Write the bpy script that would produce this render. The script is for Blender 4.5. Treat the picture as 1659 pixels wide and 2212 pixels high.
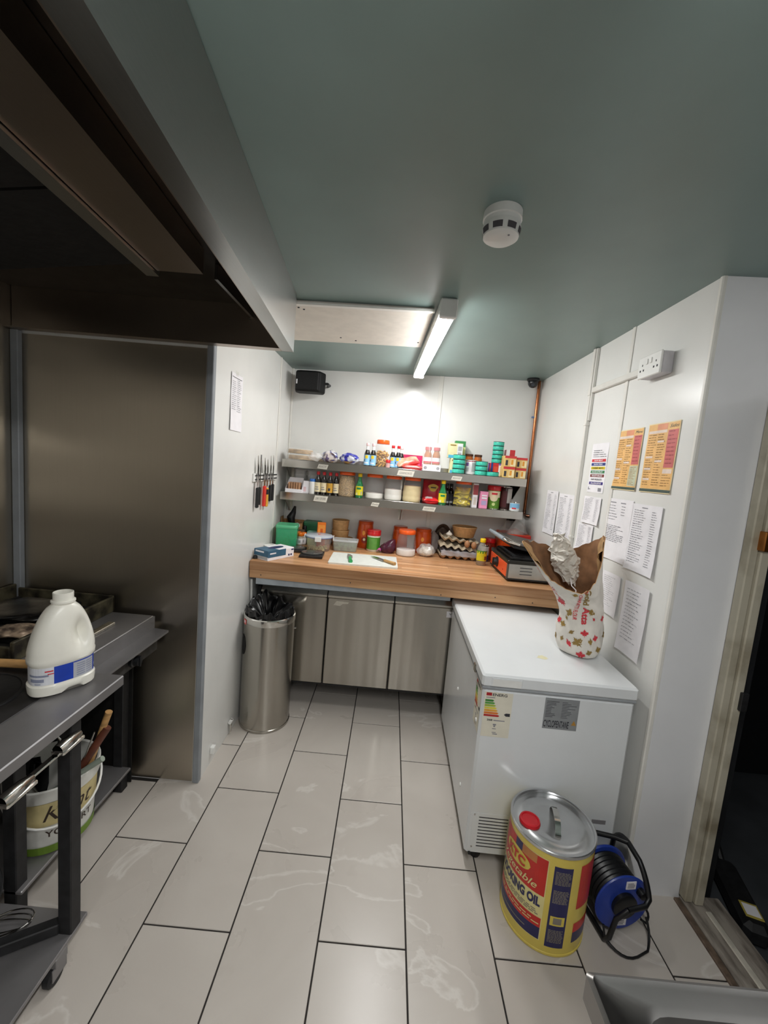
import bpy, bmesh, math, random
from mathutils import Vector, Matrix, noise

for o in list(bpy.data.objects): bpy.data.objects.remove(o)
SC = bpy.context.scene
COL = SC.collection
PI = math.pi
R = math.radians

# ------------------------------------------------------------------ camera
cam_d = bpy.data.cameras.new('camera'); cam = bpy.data.objects.new('camera', cam_d); COL.objects.link(cam)
cam_d.sensor_fit = 'VERTICAL'; cam_d.sensor_height = 24.0; cam_d.lens = 879.345 * 24.0 / 2212.0
cam_d.clip_start = 0.02; cam_d.clip_end = 50
def cam_matrix(loc, yaw, pitch, roll):
    f = Vector((math.sin(yaw)*math.cos(pitch), math.cos(yaw)*math.cos(pitch), math.sin(pitch)))
    r0 = Vector((math.cos(yaw), -math.sin(yaw), 0)); u0 = r0.cross(f)
    r = math.cos(roll)*r0 + math.sin(roll)*u0; u = -math.sin(roll)*r0 + math.cos(roll)*u0
    m = Matrix((r, u, -f)).transposed().to_4x4(); m.translation = Vector(loc)
    return m
cam.matrix_world = cam_matrix((1.3283, -0.7616, 1.6270), R(-0.6764), R(-6.2462), R(4.8529))
SC.camera = cam

# ------------------------------------------------------------------ world, exposure
w = bpy.data.worlds.new('world'); SC.world = w; w.use_nodes = True
w.node_tree.nodes['Background'].inputs[0].default_value = (0.55, 0.6, 0.68, 1)
w.node_tree.nodes['Background'].inputs[1].default_value = 0.03
SC.view_settings.view_transform = 'Standard'; SC.view_settings.look = 'None'
SC.view_settings.gamma = 1.0; SC.view_settings.use_curve_mapping = False
SC.view_settings.exposure = 1.27
LAMP_A = 33.0      # emission of the fluorescent tube in view
LAMP_B = 38.0      # emission of the tube behind the photographer and of the added fill tube

# ------------------------------------------------------------------ materials
MATS = {}
def _new(name):
    m = bpy.data.materials.new(name); m.use_nodes = True
    return m, m.node_tree.nodes, m.node_tree.links, m.node_tree.nodes['Principled BSDF']
def lin(c):
    if isinstance(c, str):
        c = tuple(int(c[i:i+2], 16)/255 for i in (0, 2, 4))
    return tuple((x/12.92 if x <= 0.04045 else ((x+0.055)/1.055)**2.4) for x in c) + (1,)
def mat(name, col, rough=0.5, metal=0.0, var=0.06, scale=18.0, bump=0.0, stretch=None, spec=0.5, alpha=1.0, rvar=0.0, col2=None, lo=0.35, hi=0.65, detail=4, coat=0.0):
    """plain procedural surface: colour varied by noise, optional stretched grain, roughness variation and bump"""
    if name in MATS: return MATS[name]
    m, N, L, P = _new(name)
    c = lin(col)
    tc = N.new('ShaderNodeTexCoord'); mp = N.new('ShaderNodeMapping'); nz = N.new('ShaderNodeTexNoise')
    L.new(tc.outputs['Object'], mp.inputs[0]); L.new(mp.outputs[0], nz.inputs['Vector'])
    if stretch: mp.inputs['Scale'].default_value = stretch
    nz.inputs['Scale'].default_value = scale; nz.inputs['Detail'].default_value = detail
    cr = N.new('ShaderNodeValToRGB'); L.new(nz.outputs[0], cr.inputs[0])
    c2 = lin(col2) if col2 else tuple(max(0, x*(1-var*2)) for x in c[:3]) + (1,)
    cr.color_ramp.elements[0].color = c2; cr.color_ramp.elements[1].color = c if col2 else tuple(min(1, x*(1+var)) for x in c[:3]) + (1,)
    cr.color_ramp.elements[0].position = lo; cr.color_ramp.elements[1].position = hi
    L.new(cr.outputs[0], P.inputs['Base Color'])
    P.inputs['Roughness'].default_value = rough; P.inputs['Metallic'].default_value = metal
    P.inputs['Specular IOR Level'].default_value = spec
    if coat: P.inputs['Coat Weight'].default_value = coat; P.inputs['Coat Roughness'].default_value = 0.08
    if rvar:
        mr = N.new('ShaderNodeMapRange'); L.new(nz.outputs[0], mr.inputs[0])
        mr.inputs[3].default_value = max(0.02, rough-rvar); mr.inputs[4].default_value = rough+rvar
        L.new(mr.outputs[0], P.inputs['Roughness'])
    if bump:
        b = N.new('ShaderNodeBump'); b.inputs['Strength'].default_value = bump; b.inputs['Distance'].default_value = 0.004
        L.new(nz.outputs[0], b.inputs['Height']); L.new(b.outputs[0], P.inputs['Normal'])
    if alpha < 1: P.inputs['Alpha'].default_value = alpha
    MATS[name] = m
    return m
def clear(name, col='f4f6f6', alpha=0.09, rough=0.06):
    """thin clear plastic: mostly see-through film with a glossy surface"""
    if name in MATS: return MATS[name]
    m, N, L, P = _new(name)
    nz = N.new('ShaderNodeTexNoise'); nz.inputs['Scale'].default_value = 30
    mr = N.new('ShaderNodeMapRange'); mr.inputs[3].default_value = alpha*0.8; mr.inputs[4].default_value = min(1, alpha*1.2)
    L.new(nz.outputs[0], mr.inputs[0]); L.new(mr.outputs[0], P.inputs['Alpha'])
    P.inputs['Base Color'].default_value = lin(col); P.inputs['Roughness'].default_value = rough
    P.inputs['Specular IOR Level'].default_value = 0.8
    MATS[name] = m
    return m
def emit(name, col, s):
    m, N, L, P = _new(name)
    P.inputs['Base Color'].default_value = lin(col); P.inputs['Emission Color'].default_value = lin(col); P.inputs['Emission Strength'].default_value = s
    return m
def steel(name, col='b9b6b0', rough=0.3, axis=2, amount=0.04, rv=0.06, wave=0.0, aniso=0.0, arot=0.25, dent=(3, 3, 3)):
    """brushed stainless: fine grain along an axis, soft large-scale dents"""
    if name in MATS: return MATS[name]
    m, N, L, P = _new(name)
    tc = N.new('ShaderNodeTexCoord'); mp = N.new('ShaderNodeMapping'); nz = N.new('ShaderNodeTexNoise')
    s = [420, 420, 420]; s[axis] = 3.0; mp.inputs['Scale'].default_value = s
    L.new(tc.outputs['Object'], mp.inputs[0]); L.new(mp.outputs[0], nz.inputs['Vector']); nz.inputs['Scale'].default_value = 1.0; nz.inputs['Detail'].default_value = 3
    c = lin(col); cr = N.new('ShaderNodeValToRGB'); L.new(nz.outputs[0], cr.inputs[0])
    cr.color_ramp.elements[0].color = tuple(x*(1-amount) for x in c[:3])+(1,); cr.color_ramp.elements[1].color = tuple(min(1, x*(1+amount)) for x in c[:3])+(1,)
    cr.color_ramp.elements[0].position = 0.3; cr.color_ramp.elements[1].position = 0.7
    L.new(cr.outputs[0], P.inputs['Base Color']); P.inputs['Metallic'].default_value = 1.0
    mr = N.new('ShaderNodeMapRange'); L.new(nz.outputs[0], mr.inputs[0]); mr.inputs[3].default_value = rough-rv*0.5; mr.inputs[4].default_value = rough+rv*0.5
    L.new(mr.outputs[0], P.inputs['Roughness'])
    n2 = N.new('ShaderNodeTexNoise'); n2.inputs['Scale'].default_value = 1.0; n2.inputs['Detail'].default_value = 1.0; md = N.new('ShaderNodeMapping'); md.inputs['Scale'].default_value = dent; L.new(tc.outputs['Object'], md.inputs[0]); L.new(md.outputs[0], n2.inputs['Vector'])
    b = N.new('ShaderNodeBump'); b.inputs['Strength'].default_value = 0.25+wave; b.inputs['Distance'].default_value = 0.01 + wave*0.05
    L.new(n2.outputs[0], b.inputs['Height'])
    b2 = N.new('ShaderNodeBump'); b2.inputs['Strength'].default_value = 0.05; b2.inputs['Distance'].default_value = 0.0003
    L.new(nz.outputs[0], b2.inputs['Height']); L.new(b.outputs[0], b2.inputs['Normal']); L.new(b2.outputs[0], P.inputs['Normal'])
    if aniso:
        P.inputs['Anisotropic'].default_value = aniso; P.inputs['Anisotropic Rotation'].default_value = arot
        tn = N.new('ShaderNodeTangent'); tn.direction_type = 'RADIAL'; tn.axis = 'Z'; L.new(tn.outputs[0], P.inputs['Tangent'])
    MATS[name] = m
    return m

def tile_mat():
    m, N, L, P = _new('floor_tile')
    tc = N.new('ShaderNodeTexCoord'); geo = N.new('ShaderNodeNewGeometry'); oi = N.new('ShaderNodeObjectInfo')
    add = N.new('ShaderNodeVectorMath'); add.operation = 'ADD'
    mul = N.new('ShaderNodeMath'); mul.operation = 'MULTIPLY'; mul.inputs[1].default_value = 37.0; L.new(oi.outputs['Random'], mul.inputs[0])
    L.new(geo.outputs['Position'], add.inputs[0]); L.new(mul.outputs[0], add.inputs[1])
    n1 = N.new('ShaderNodeTexNoise'); n1.inputs['Scale'].default_value = 2.2; n1.inputs['Detail'].default_value = 8; n1.inputs['Distortion'].default_value = 1.2
    L.new(add.outputs[0], n1.inputs['Vector'])
    cr = N.new('ShaderNodeValToRGB'); L.new(n1.outputs[0], cr.inputs[0]); e = cr.color_ramp.elements
    e[0].position = 0.2; e[0].color = lin('bfb7af'); e[1].position = 0.8; e[1].color = lin('cbc4bc')
    # pale veins: narrow band of a distorted noise
    mp = N.new('ShaderNodeMapping'); mp.inputs['Scale'].default_value = (1.0, 2.2, 1.0); L.new(add.outputs[0], mp.inputs[0])
    n2 = N.new('ShaderNodeTexNoise'); n2.inputs['Scale'].default_value = 1.7; n2.inputs['Detail'].default_value = 6; n2.inputs['Distortion'].default_value = 0.8
    L.new(mp.outputs[0], n2.inputs['Vector'])
    vr = N.new('ShaderNodeValToRGB'); L.new(n2.outputs[0], vr.inputs[0]); e = vr.color_ramp.elements
    e[0].position = 0.60; e[0].color = (0, 0, 0, 1); e[1].position = 0.615; e[1].color = (1, 1, 1, 1)
    k = vr.color_ramp.elements.new(0.64); k.color = (0, 0, 0, 1)
    mx = N.new('ShaderNodeMixRGB'); mx.blend_type = 'MIX'; f = N.new('ShaderNodeMath'); f.operation = 'MULTIPLY'; f.inputs[1].default_value = 0.45
    L.new(vr.outputs[0], f.inputs[0]); L.new(f.outputs[0], mx.inputs[0]); L.new(cr.outputs[0], mx.inputs[1]); mx.inputs[2].default_value = lin('e6e2dc')
    # grime with its own shape
    n3 = N.new('ShaderNodeTexNoise'); n3.inputs['Scale'].default_value = 9; n3.inputs['Detail'].default_value = 6; L.new(geo.outputs['Position'], n3.inputs['Vector'])
    gr = N.new('ShaderNodeValToRGB'); L.new(n3.outputs[0], gr.inputs[0]); gr.color_ramp.elements[0].position = 0.66; gr.color_ramp.elements[0].color = (0, 0, 0, 1); gr.color_ramp.elements[1].position = 0.95; gr.color_ramp.elements[1].color = (0.25, 0.25, 0.25, 1)
    m2 = N.new('ShaderNodeMixRGB'); L.new(gr.outputs[0], m2.inputs[0]); L.new(mx.outputs[0], m2.inputs[1]); m2.inputs[2].default_value = lin('8a7f74')
    L.new(m2.outputs[0], P.inputs['Base Color'])
    mr = N.new('ShaderNodeMapRange'); L.new(n1.outputs[0], mr.inputs[0]); mr.inputs[3].default_value = 0.22; mr.inputs[4].default_value = 0.36
    L.new(mr.outputs[0], P.inputs['Roughness'])
    b = N.new('ShaderNodeBump'); b.inputs['Strength'].default_value = 0.15; b.inputs['Distance'].default_value = 0.002; L.new(n1.outputs[0], b.inputs['Height']); L.new(b.outputs[0], P.inputs['Normal'])
    MATS['floor_tile'] = m
    return m
def wood_mat(name, c1, c2, c3, staves=True, rough=0.35):
    m, N, L, P = _new(name)
    tc = N.new('ShaderNodeTexCoord'); mp = N.new('ShaderNodeMapping'); L.new(tc.outputs['Object'], mp.inputs[0]); mp.inputs['Scale'].default_value = (1.4, 26, 26)
    nz = N.new('ShaderNodeTexNoise'); nz.inputs['Scale'].default_value = 1.6; nz.inputs['Detail'].default_value = 7; L.new(mp.outputs[0], nz.inputs['Vector'])
    cr = N.new('ShaderNodeValToRGB'); L.new(nz.outputs[0], cr.inputs[0]); e = cr.color_ramp.elements
    e[0].position = 0.25; e[0].color = lin(c1); e[1].position = 0.75; e[1].color = lin(c3); k = e.new(0.5); k.color = lin(c2)
    out = cr.outputs[0]
    if staves:
        br = N.new('ShaderNodeTexBrick'); L.new(tc.outputs['Object'], br.inputs['Vector'])
        br.inputs['Scale'].default_value = 1.0; br.inputs['Brick Width'].default_value = 0.62; br.inputs['Row Height'].default_value = 0.042
        br.inputs['Mortar Size'].default_value = 0.0006; br.inputs['Color1'].default_value = (0.66, 0.63, 0.60, 1); br.inputs['Color2'].default_value = (1.08, 1.04, 1.0, 1); br.inputs['Mortar'].default_value = (0.5, 0.45, 0.4, 1)
        br.inputs['Bias'].default_value = 0.1
        mx = N.new('ShaderNodeMixRGB'); mx.blend_type = 'MULTIPLY'; mx.inputs[0].default_value = 0.8; L.new(cr.outputs[0], mx.inputs[1]); L.new(br.outputs[0], mx.inputs[2]); out = mx.outputs[0]
    L.new(out, P.inputs['Base Color']); P.inputs['Roughness'].default_value = rough
    b = N.new('ShaderNodeBump'); b.inputs['Strength'].default_value = 0.12; b.inputs['Distance'].default_value = 0.001; L.new(nz.outputs[0], b.inputs['Height']); L.new(b.outputs[0], P.inputs['Normal'])
    MATS[name] = m
    return m

M_WALL = mat('white_wall_cladding', 'e4e4e1', 0.25, var=0.02, scale=3, rvar=0.05)
M_PILLAR = mat('pillar_cladding', 'e6e7ea', 0.2, var=0.02, scale=3, rvar=0.05)
M_CEIL = mat('teal_ceiling_paint', '7f938f', 0.40, var=0.04, scale=2.5)
M_TRIMW = mat('white_trim', 'e2e0da', 0.35, var=0.02)
M_GROUT = mat('dark_grout', '2c2826', 0.9, var=0.1)
M_TILE = tile_mat()
M_STEEL = steel('brushed_steel', 'aeaaa2', 0.25, 2, amount=0.02, rv=0.03, aniso=0.7, dent=(9, 9, 0.25), wave=0.15)
M_STEELH = steel('brushed_steel_horizontal', 'c2beb6', 0.28, 0)
M_PANEL = steel('wall_panel_steel', 'b3aca0', 0.32, 2, amount=0.02, rv=0.04, wave=0.35, dent=(0.7, 0.7, 2.6))
M_HOOD = steel('hood_steel', 'a9aaa8', 0.30, 1, wave=0.15)
M_HOODIN = steel('hood_inner_steel', 'a89c90', 0.34, 1, wave=0.25)
M_SINK = mat('sink_steel', '8c8a88', 0.32, 1.0, var=0.04, scale=6)
M_CHROME = mat('polished_steel', 'cfcdc8', 0.14, 1.0, var=0.03)
M_BLACK = mat('black_plastic', '16171a', 0.4, var=0.2)
M_MATT = mat('matt_black_metal', '1b1b1d', 0.6, var=0.25, scale=30)
M_SOOT_SHADE = mat('soot_and_shade_black', '0d0c0b', 0.75, var=0.4, scale=40, bump=0.3)  # burnt soot on the griddle; painted shade in holes and recesses
M_DARKST = mat('grey_bench_steel', '8a8889', 0.42, 0.55, var=0.05, scale=8)
M_WHITEP = mat('white_plastic', 'e9e9e6', 0.35, var=0.02)
M_WHITEE = mat('white_enamel', 'e3e6e8', 0.18, var=0.015, scale=4)
M_WOOD = wood_mat('beech_worktop', 'a8764c', 'cc9a6e', 'e0b890')
M_WOODE = wood_mat('beech_edge', 'a2764e', 'bb8f66', 'cba57c', staves=False, rough=0.5)
M_WOODH = mat('pale_wood', 'c79a62', 0.5, var=0.15, scale=12, stretch=(1, 1, 6))
M_DWOOD = mat('reddish_wood', '6a3826', 0.5, var=0.2, scale=12)
M_ORANGE = mat('orange_plastic', 'f2601e', 0.3, var=0.04)
M_RED = mat('red_plastic', 'cf2027', 0.32, var=0.05)
M_YELLOW = mat('yellow_plastic', 'f0c912', 0.35, var=0.04)
M_BLUE = mat('blue_plastic', '1f3c8c', 0.35, var=0.06)
M_GREEN = mat('green_plastic', '2a8a50', 0.35, var=0.06)
M_NAVY = mat('navy_print', '20235c', 0.4, var=0.05)
M_PAPER = mat('white_paper', 'eceaee', 0.7, var=0.02)
M_INK = mat('grey_ink', '8d8c94', 0.8, var=0.1)
M_INKD = mat('dark_ink', '3a3a40', 0.8, var=0.1)
M_KRAFT = mat('kraft_card', 'b58a5a', 0.75, var=0.08, scale=60)
M_CLEAR = clear('clear_plastic')
M_FILM = clear('clear_film', 'ffffff', 0.16, 0.1)
M_GREY = mat('grey_card', 'a9abad', 0.5, var=0.04)
M_GOLD = mat('gold_print', '94783a', 0.5, var=0.08)
M_REDP = mat('red_print', 'd4333f', 0.5, var=0.05)
M_YELP = mat('yellow_print', 'e8d25c', 0.4, var=0.04)
M_CREAMP = mat('cream_print', 'e6d9b4', 0.5, var=0.04)

# ------------------------------------------------------------------ mesh builder
class MB:
    def __init__(s): s.v = []; s.f = []; s.m = []; s.sm = []; s.cur = 0; s.smooth = False
    def add(s, vs, fs):
        b = len(s.v); s.v += [tuple(p) for p in vs]
        for f in fs: s.f.append(tuple(b+i for i in f)); s.m.append(s.cur); s.sm.append(s.smooth)
        return s
    def box(s, x0, y0, z0, x1, y1, z1, M=None):
        vs = [Vector((x, y, z)) for z in (z0, z1) for x, y in ((x0, y0), (x1, y0), (x1, y1), (x0, y1))]
        if M: vs = [M @ p for p in vs]
        return s.add(vs, [(3, 2, 1, 0), (4, 5, 6, 7), (0, 1, 5, 4), (1, 2, 6, 5), (2, 3, 7, 6), (3, 0, 4, 7)])
    def bbox(s, x0, y0, z0, x1, y1, z1, b=0.004, M=None):
        """box with chamfered edges"""
        b = min(b, (x1-x0)*0.45, (y1-y0)*0.45, (z1-z0)*0.45)
        vs = []
        for z, i in ((z0, b), (z0+b, 0), (z1-b, 0), (z1, b)):
            for (cx, cy, sx, sy) in ((x0, y0, 1, 1), (x1, y0, -1, 1), (x1, y1, -1, -1), (x0, y1, 1, -1)):
                a = (cx+sx*(b+i*0.4), cy+sy*i, z); c = (cx+sx*i, cy+sy*(b+i*0.4), z)
                vs += ([c, a] if (sx*sy > 0) else [a, c])
        if M: vs = [M @ Vector(p) for p in vs]
        fs = [tuple(reversed(range(8))), tuple(range(24, 32))]
        for r in range(3):
            for k in range(8):
                a = r*8+k; c = r*8+(k+1) % 8; fs.append((a, c, c+8, a+8))
        return s.add(vs, fs)
    def prism(s, pts, z0, z1, M=None):
        n = len(pts); vs = [Vector((x, y, z0)) for x, y in pts]+[Vector((x, y, z1)) for x, y in pts]
        if M: vs = [M @ p for p in vs]
        return s.add(vs, [tuple(reversed(range(n))), tuple(range(n, 2*n))]+[(i, (i+1) % n, n+(i+1) % n, n+i) for i in range(n)])
    def lathe(s, prof, n=24, c=(0, 0, 0), M=None, cap0=True, cap1=True, sx=1, sy=1):
        vs = []
        for r, z in prof:
            for k in range(n):
                a = 2*PI*k/n; vs.append(Vector((c[0]+r*math.cos(a)*sx, c[1]+r*math.sin(a)*sy, c[2]+z)))
        if M: vs = [M @ p for p in vs]
        fs = []
        for i in range(len(prof)-1):
            for k in range(n):
                a = i*n+k; b = i*n+(k+1) % n; fs.append((a, b, b+n, a+n))
        if cap0: fs.append(tuple(reversed(range(n))))
        if cap1: fs.append(tuple(range((len(prof)-1)*n, len(prof)*n)))
        return s.add(vs, fs)
    def tube(s, path, r, n=10, closed=False, caps=True, flat=1.0):
        path = [Vector(p) for p in path]; k = len(path); vs = []
        up = None
        for i, p in enumerate(path):
            if closed: t = (path[(i+1) % k]-path[i-1])
            else: t = (path[min(i+1, k-1)]-path[max(i-1, 0)])
            t.normalize()
            if up is None:
                up = Vector((0, 0, 1)) if abs(t.z) < 0.9 else Vector((0, 1, 0))
            up = (up - t*up.dot(t)); up = up.normalized() if up.length > 1e-6 else t.orthogonal().normalized()
            sd = t.cross(up)
            rr = r[i] if isinstance(r, (list, tuple)) else r
            for j in range(n):
                a = 2*PI*j/n; vs.append(p+sd*math.cos(a)*rr+up*math.sin(a)*rr*flat)
        fs = []
        for i in range(k if closed else k-1):
            for j in range(n):
                a = i*n+j; b = i*n+(j+1) % n; c = ((i+1) % k)*n
                fs.append((a, b, c+(j+1) % n, c+j))
        if caps and not closed: fs += [tuple(reversed(range(n))), tuple(range((k-1)*n, k*n))]
        return s.add(vs, fs)
    def rings(s, rings, cap0=True, cap1=True):
        n = len(rings[0]); vs = [p for r in rings for p in r]; fs = []
        for i in range(len(rings)-1):
            for k in range(n):
                a = i*n+k; b = i*n+(k+1) % n; fs.append((a, b, b+n, a+n))
        if cap0: fs.append(tuple(reversed(range(n))))
        if cap1: fs.append(tuple(range((len(rings)-1)*n, len(rings)*n)))
        return s.add(vs, fs)
    def grid(s, fn, nu, nv):
        vs = [fn(i/nu, j/nv) for j in range(nv+1) for i in range(nu+1)]
        return s.add(vs, [(j*(nu+1)+i, j*(nu+1)+i+1, (j+1)*(nu+1)+i+1, (j+1)*(nu+1)+i) for j in range(nv) for i in range(nu)])
    def quad(s, o, u, v):
        o = Vector(o); u = Vector(u); v = Vector(v); return s.add([o, o+u, o+u+v, o+v], [(0, 1, 2, 3)])
    def build(s, name, mats, parent=None, smooth=None):
        me = bpy.data.meshes.new(name); me.from_pydata(s.v, [], s.f); me.update()
        for m in (mats if isinstance(mats, (list, tuple)) else [mats]): me.materials.append(m)
        for i, p in enumerate(me.polygons): p.material_index = s.m[i]; p.use_smooth = s.sm[i] if smooth is None else smooth
        if smooth or (smooth is None and any(s.sm)):
            try: me.set_sharp_from_angle(angle=R(42))
            except Exception: pass
        o = bpy.data.objects.new(name, me); COL.objects.link(o)
        if parent: o.parent = parent
        return o

def tag(o, label=None, cat=None, group=None, kind=None):
    if label: o['label'] = label
    if cat: o['category'] = cat
    if group: o['group'] = group
    if kind: o['kind'] = kind
    return o
def thing(name, label, cat, loc=(0, 0, 0), rz=0.0, group=None):
    o = bpy.data.objects.new(name, None); COL.objects.link(o); o.location = loc; o.rotation_euler = (0, 0, rz); o.empty_display_size = 0.05
    return tag(o, label, cat, group)
def copy_tree(o, parent=None):
    c = o.copy(); COL.objects.link(c); c.parent = parent
    for ch in [x for x in list(bpy.data.objects) if x.parent == o]: copy_tree(ch, c)
    return c
def struct(name, mb, m, parent=None, **k):
    o = mb.build(name, m, parent, **k)
    if not parent: o['kind'] = 'structure'
    return o
def soften(o, w=0.003, seg=2):
    b = o.modifiers.new('bevel', 'BEVEL'); b.width = w; b.segments = seg; b.limit_method = 'ANGLE'; b.angle_limit = R(35)
    return o
TXT = {}
def text_verts(s, shear=0.0, bold=0.0, space=1.0):
    """letter outlines as a flat mesh, unit cap height about 0.7: returns verts, faces, width"""
    key = (s, shear, bold, space)
    if key in TXT: return TXT[key]
    cu = bpy.data.curves.new('t', 'FONT'); cu.body = s; cu.shear = shear; cu.offset = bold; cu.space_character = space; cu.resolution_u = 3; cu.fill_mode = 'FRONT'
    ob = bpy.data.objects.new('t', cu); COL.objects.link(ob)
    dg = bpy.context.evaluated_depsgraph_get(); me = bpy.data.meshes.new_from_object(ob.evaluated_get(dg))
    vs = [v.co.copy() for v in me.vertices]; fs = [tuple(p.vertices) for p in me.polygons]
    bpy.data.objects.remove(ob); bpy.data.curves.remove(cu); bpy.data.meshes.remove(me)
    if not vs: vs = [Vector((0, 0, 0))]*3; fs = [(0, 1, 2)]
    x0 = min(v.x for v in vs); x1 = max(v.x for v in vs); y0 = min(v.y for v in vs); y1 = max(v.y for v in vs)
    TXT[key] = (vs, fs, (x0, x1, y0, y1))
    return TXT[key]
def ell(mb, fn, cu, cv, ru, rv, n=16):
    mb.grid(lambda a, b: fn(cu+ru*(2*a-1), cv+rv*math.sqrt(max(0.0, 1-(2*a-1)**2))*(2*b-1)), n, 4)
def put_text(mb, s, w, h, fn, shear=0.0, bold=0.0, space=1.0):
    """fit the word s into a w x h patch centred on 0,0 and map it to 3D with fn(u, v)"""
    vs, fs, (x0, x1, y0, y1) = text_verts(s, shear, bold, space)
    sx = w/max(1e-6, x1-x0); sy = h/max(1e-6, y1-y0)
    mb.add([fn((p.x-(x0+x1)/2)*sx, (p.y-(y0+y1)/2)*sy) for p in vs], fs)
def plane_fn(o, u, v):
    o = Vector(o); u = Vector(u).normalized(); v = Vector(v).normalized()
    return lambda a, b: o+u*a+v*b
def patch(mb, fn, u0, v0, u1, v1, nu=1, nv=1):
    mb.grid(lambda a, b: fn(u0+(u1-u0)*a, v0+(v1-v0)*b), nu, nv)

# ================================================================== THE SETTING
XL, XR, YB, YP, XD = 0.50, 2.405, 2.45, 0.74, 2.64      # left wall, right wall, back wall, pillar face, door wall
XK, YK = -0.39, 1.085                                    # cooking-side wall and the steel-clad return
YREAR = -4.2
def zc(x): return 2.318 + 0.03*(x-0.5)                   # the ceiling drops a little to the left

# floor: grout bed with one object per tile
fl = struct('floor', MB().box(XK, YREAR, -0.05, XD, YB, -0.003), M_GROUT)
TW, TL, G = 0.303, 0.603, 0.0055
_tm = {}
def tile(x0, x1, y0, y1):
    k = (round(x1-x0, 4), round(y1-y0, 4))
    if k not in _tm:
        o = MB().bbox(-k[0]/2, -k[1]/2, -0.008, k[0]/2, k[1]/2, 0, 0.0012).build('tile', M_TILE, fl); _tm[k] = o.data
    else:
        o = bpy.data.objects.new('tile', _tm[k]); COL.objects.link(o); o.parent = fl
    o.location = ((x0+x1)/2, (y0+y1)/2, 0)
for i in range(-2, 9):
    off = 0.463 if i % 2 == 0 else 0.765
    for n in range(-10, 5):
        x0, x1 = i*TW+G/2, (i+1)*TW-G/2; y0 = off+(n-1)*TL+G/2; y1 = y0+TL-G
        x0 = max(x0, XK); x1 = min(x1, XD); y0 = max(y0, YREAR); y1 = min(y1, YB)
        if y0 >= YK-0.1: x0 = max(x0, XL)
        if y0 >= YP-0.05: x1 = min(x1, XR)
        if x1 < XL: y1 = min(y1, YK)
        if x0 > XR: y1 = min(y1, YP)
        if x1-x0 > 0.03 and y1-y0 > 0.03: tile(x0, x1, y0, y1)

# ceiling (slightly sloping slab)
c = MB(); xa, xb = XK-0.1, XD+0.1
c.add([(xa, YREAR-.1, zc(xa)), (xb, YREAR-.1, zc(xb)), (xb, YB+.1, zc(xb)), (xa, YB+.1, zc(xa)), (xa, YREAR-.1, 2.6), (xb, YREAR-.1, 2.6), (xb, YB+.1, 2.6), (xa, YB+.1, 2.6)],
      [(0, 3, 2, 1)[::-1][::-1], (4, 5, 6, 7), (0, 1, 5, 4), (1, 2, 6, 5), (2, 3, 7, 6), (3, 0, 4, 7)])
ceiling = struct('ceiling', c, M_CEIL)
# white board let into the ceiling
b = MB(); z = lambda x: zc(x)-0.001
pts = [(0.60, 1.115), (1.452, 1.135), (1.430, 1.690), (0.60, 1.665)]
b.add([(x, y, z(x)-0.012) for x, y in pts]+[(x, y, z(x)) for x, y in pts], [(3, 2, 1, 0), (4, 5, 6, 7), (0, 1, 5, 4), (1, 2, 6, 5), (2, 3, 7, 6), (3, 0, 4, 7)])
board = b.build('access_board', mat('board_white', 'd8d2c8', 0.55, var=0.03), ceiling)
lip = MB(); lip.add([(x, y, z(x)-h) for h in (0.022, 0.012) for x, y in ((0.60, 1.10), (1.455, 1.118), (1.455, 1.140), (0.60, 1.122))], [(3, 2, 1, 0), (4, 5, 6, 7), (0, 1, 5, 4), (1, 2, 6, 5), (2, 3, 7, 6), (3, 0, 4, 7)])
lip.build('board_batten', M_TRIMW, ceiling)
for x, y in ((0.84, 1.17), (0.86, 1.19), (0.98, 1.58), (1.06, 1.62), (1.41, 1.60)):
    MB().lathe([(0.005, 0), (0.005, 0.003)], 8, (x, y, z(x)-0.0145)).build('screw_hole', M_INKD, ceiling)

struct('wall_back', MB().box(XL-.1, YB, -0.05, XR+.3, YB+0.1, 2.6), M_WALL)
wl = struct('wall_left', MB().box(XL-0.1, YK, -0.05, XL, YB, 2.6), M_WALL)
wr = struct('wall_right', MB().box(XR, YP, -0.05, XD, YB, 2.6), M_WALL)
# the pillar end of the right-hand wall has its own sheet of cladding
MB().box(XR+0.004, YP-0.004, 0, XD-0.01, YP, 2.40).build('cladding_sheet', M_PILLAR, wr)
ret = struct('wall_return', MB().box(XK-0.1, YK, -0.05, XL-0.1, YK+0.1, 2.6), M_WALL)
pan = MB(); pan.smooth = True
def pfn(u, v):
    x = XK+0.03+u*(XL-0.030-XK-0.03); zz = 0.005+v*2.075
    return (x, YK-0.004-0.0035*math.sin(5*v+2.5*u)*math.sin(PI*u)*math.sin(PI*v), zz)
pan.grid(pfn, 16, 30)
pan.build('steel_panel', M_PANEL, ret)
wc = struct('wall_cooking', MB().box(XK-0.1, YREAR, -0.05, XK, YK, 2.6), M_PANEL)
struct('wall_rear', MB().box(XK-0.1, YREAR-0.1, -0.05, XD+0.1, YREAR, 2.6), mat('rear_wall', 'a8a49c', 0.5, var=0.03))
dw = MB(); dw.box(XD, YREAR, -0.05, XD+0.14, -0.35, 2.6); dw.box(XD, -0.35, 1.97, XD+0.14, YP, 2.6); dw.box(XD, YP, -0.05, XD+0.05, 2.6, 2.6)
struct('wall_door', dw, M_PILLAR)

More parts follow.
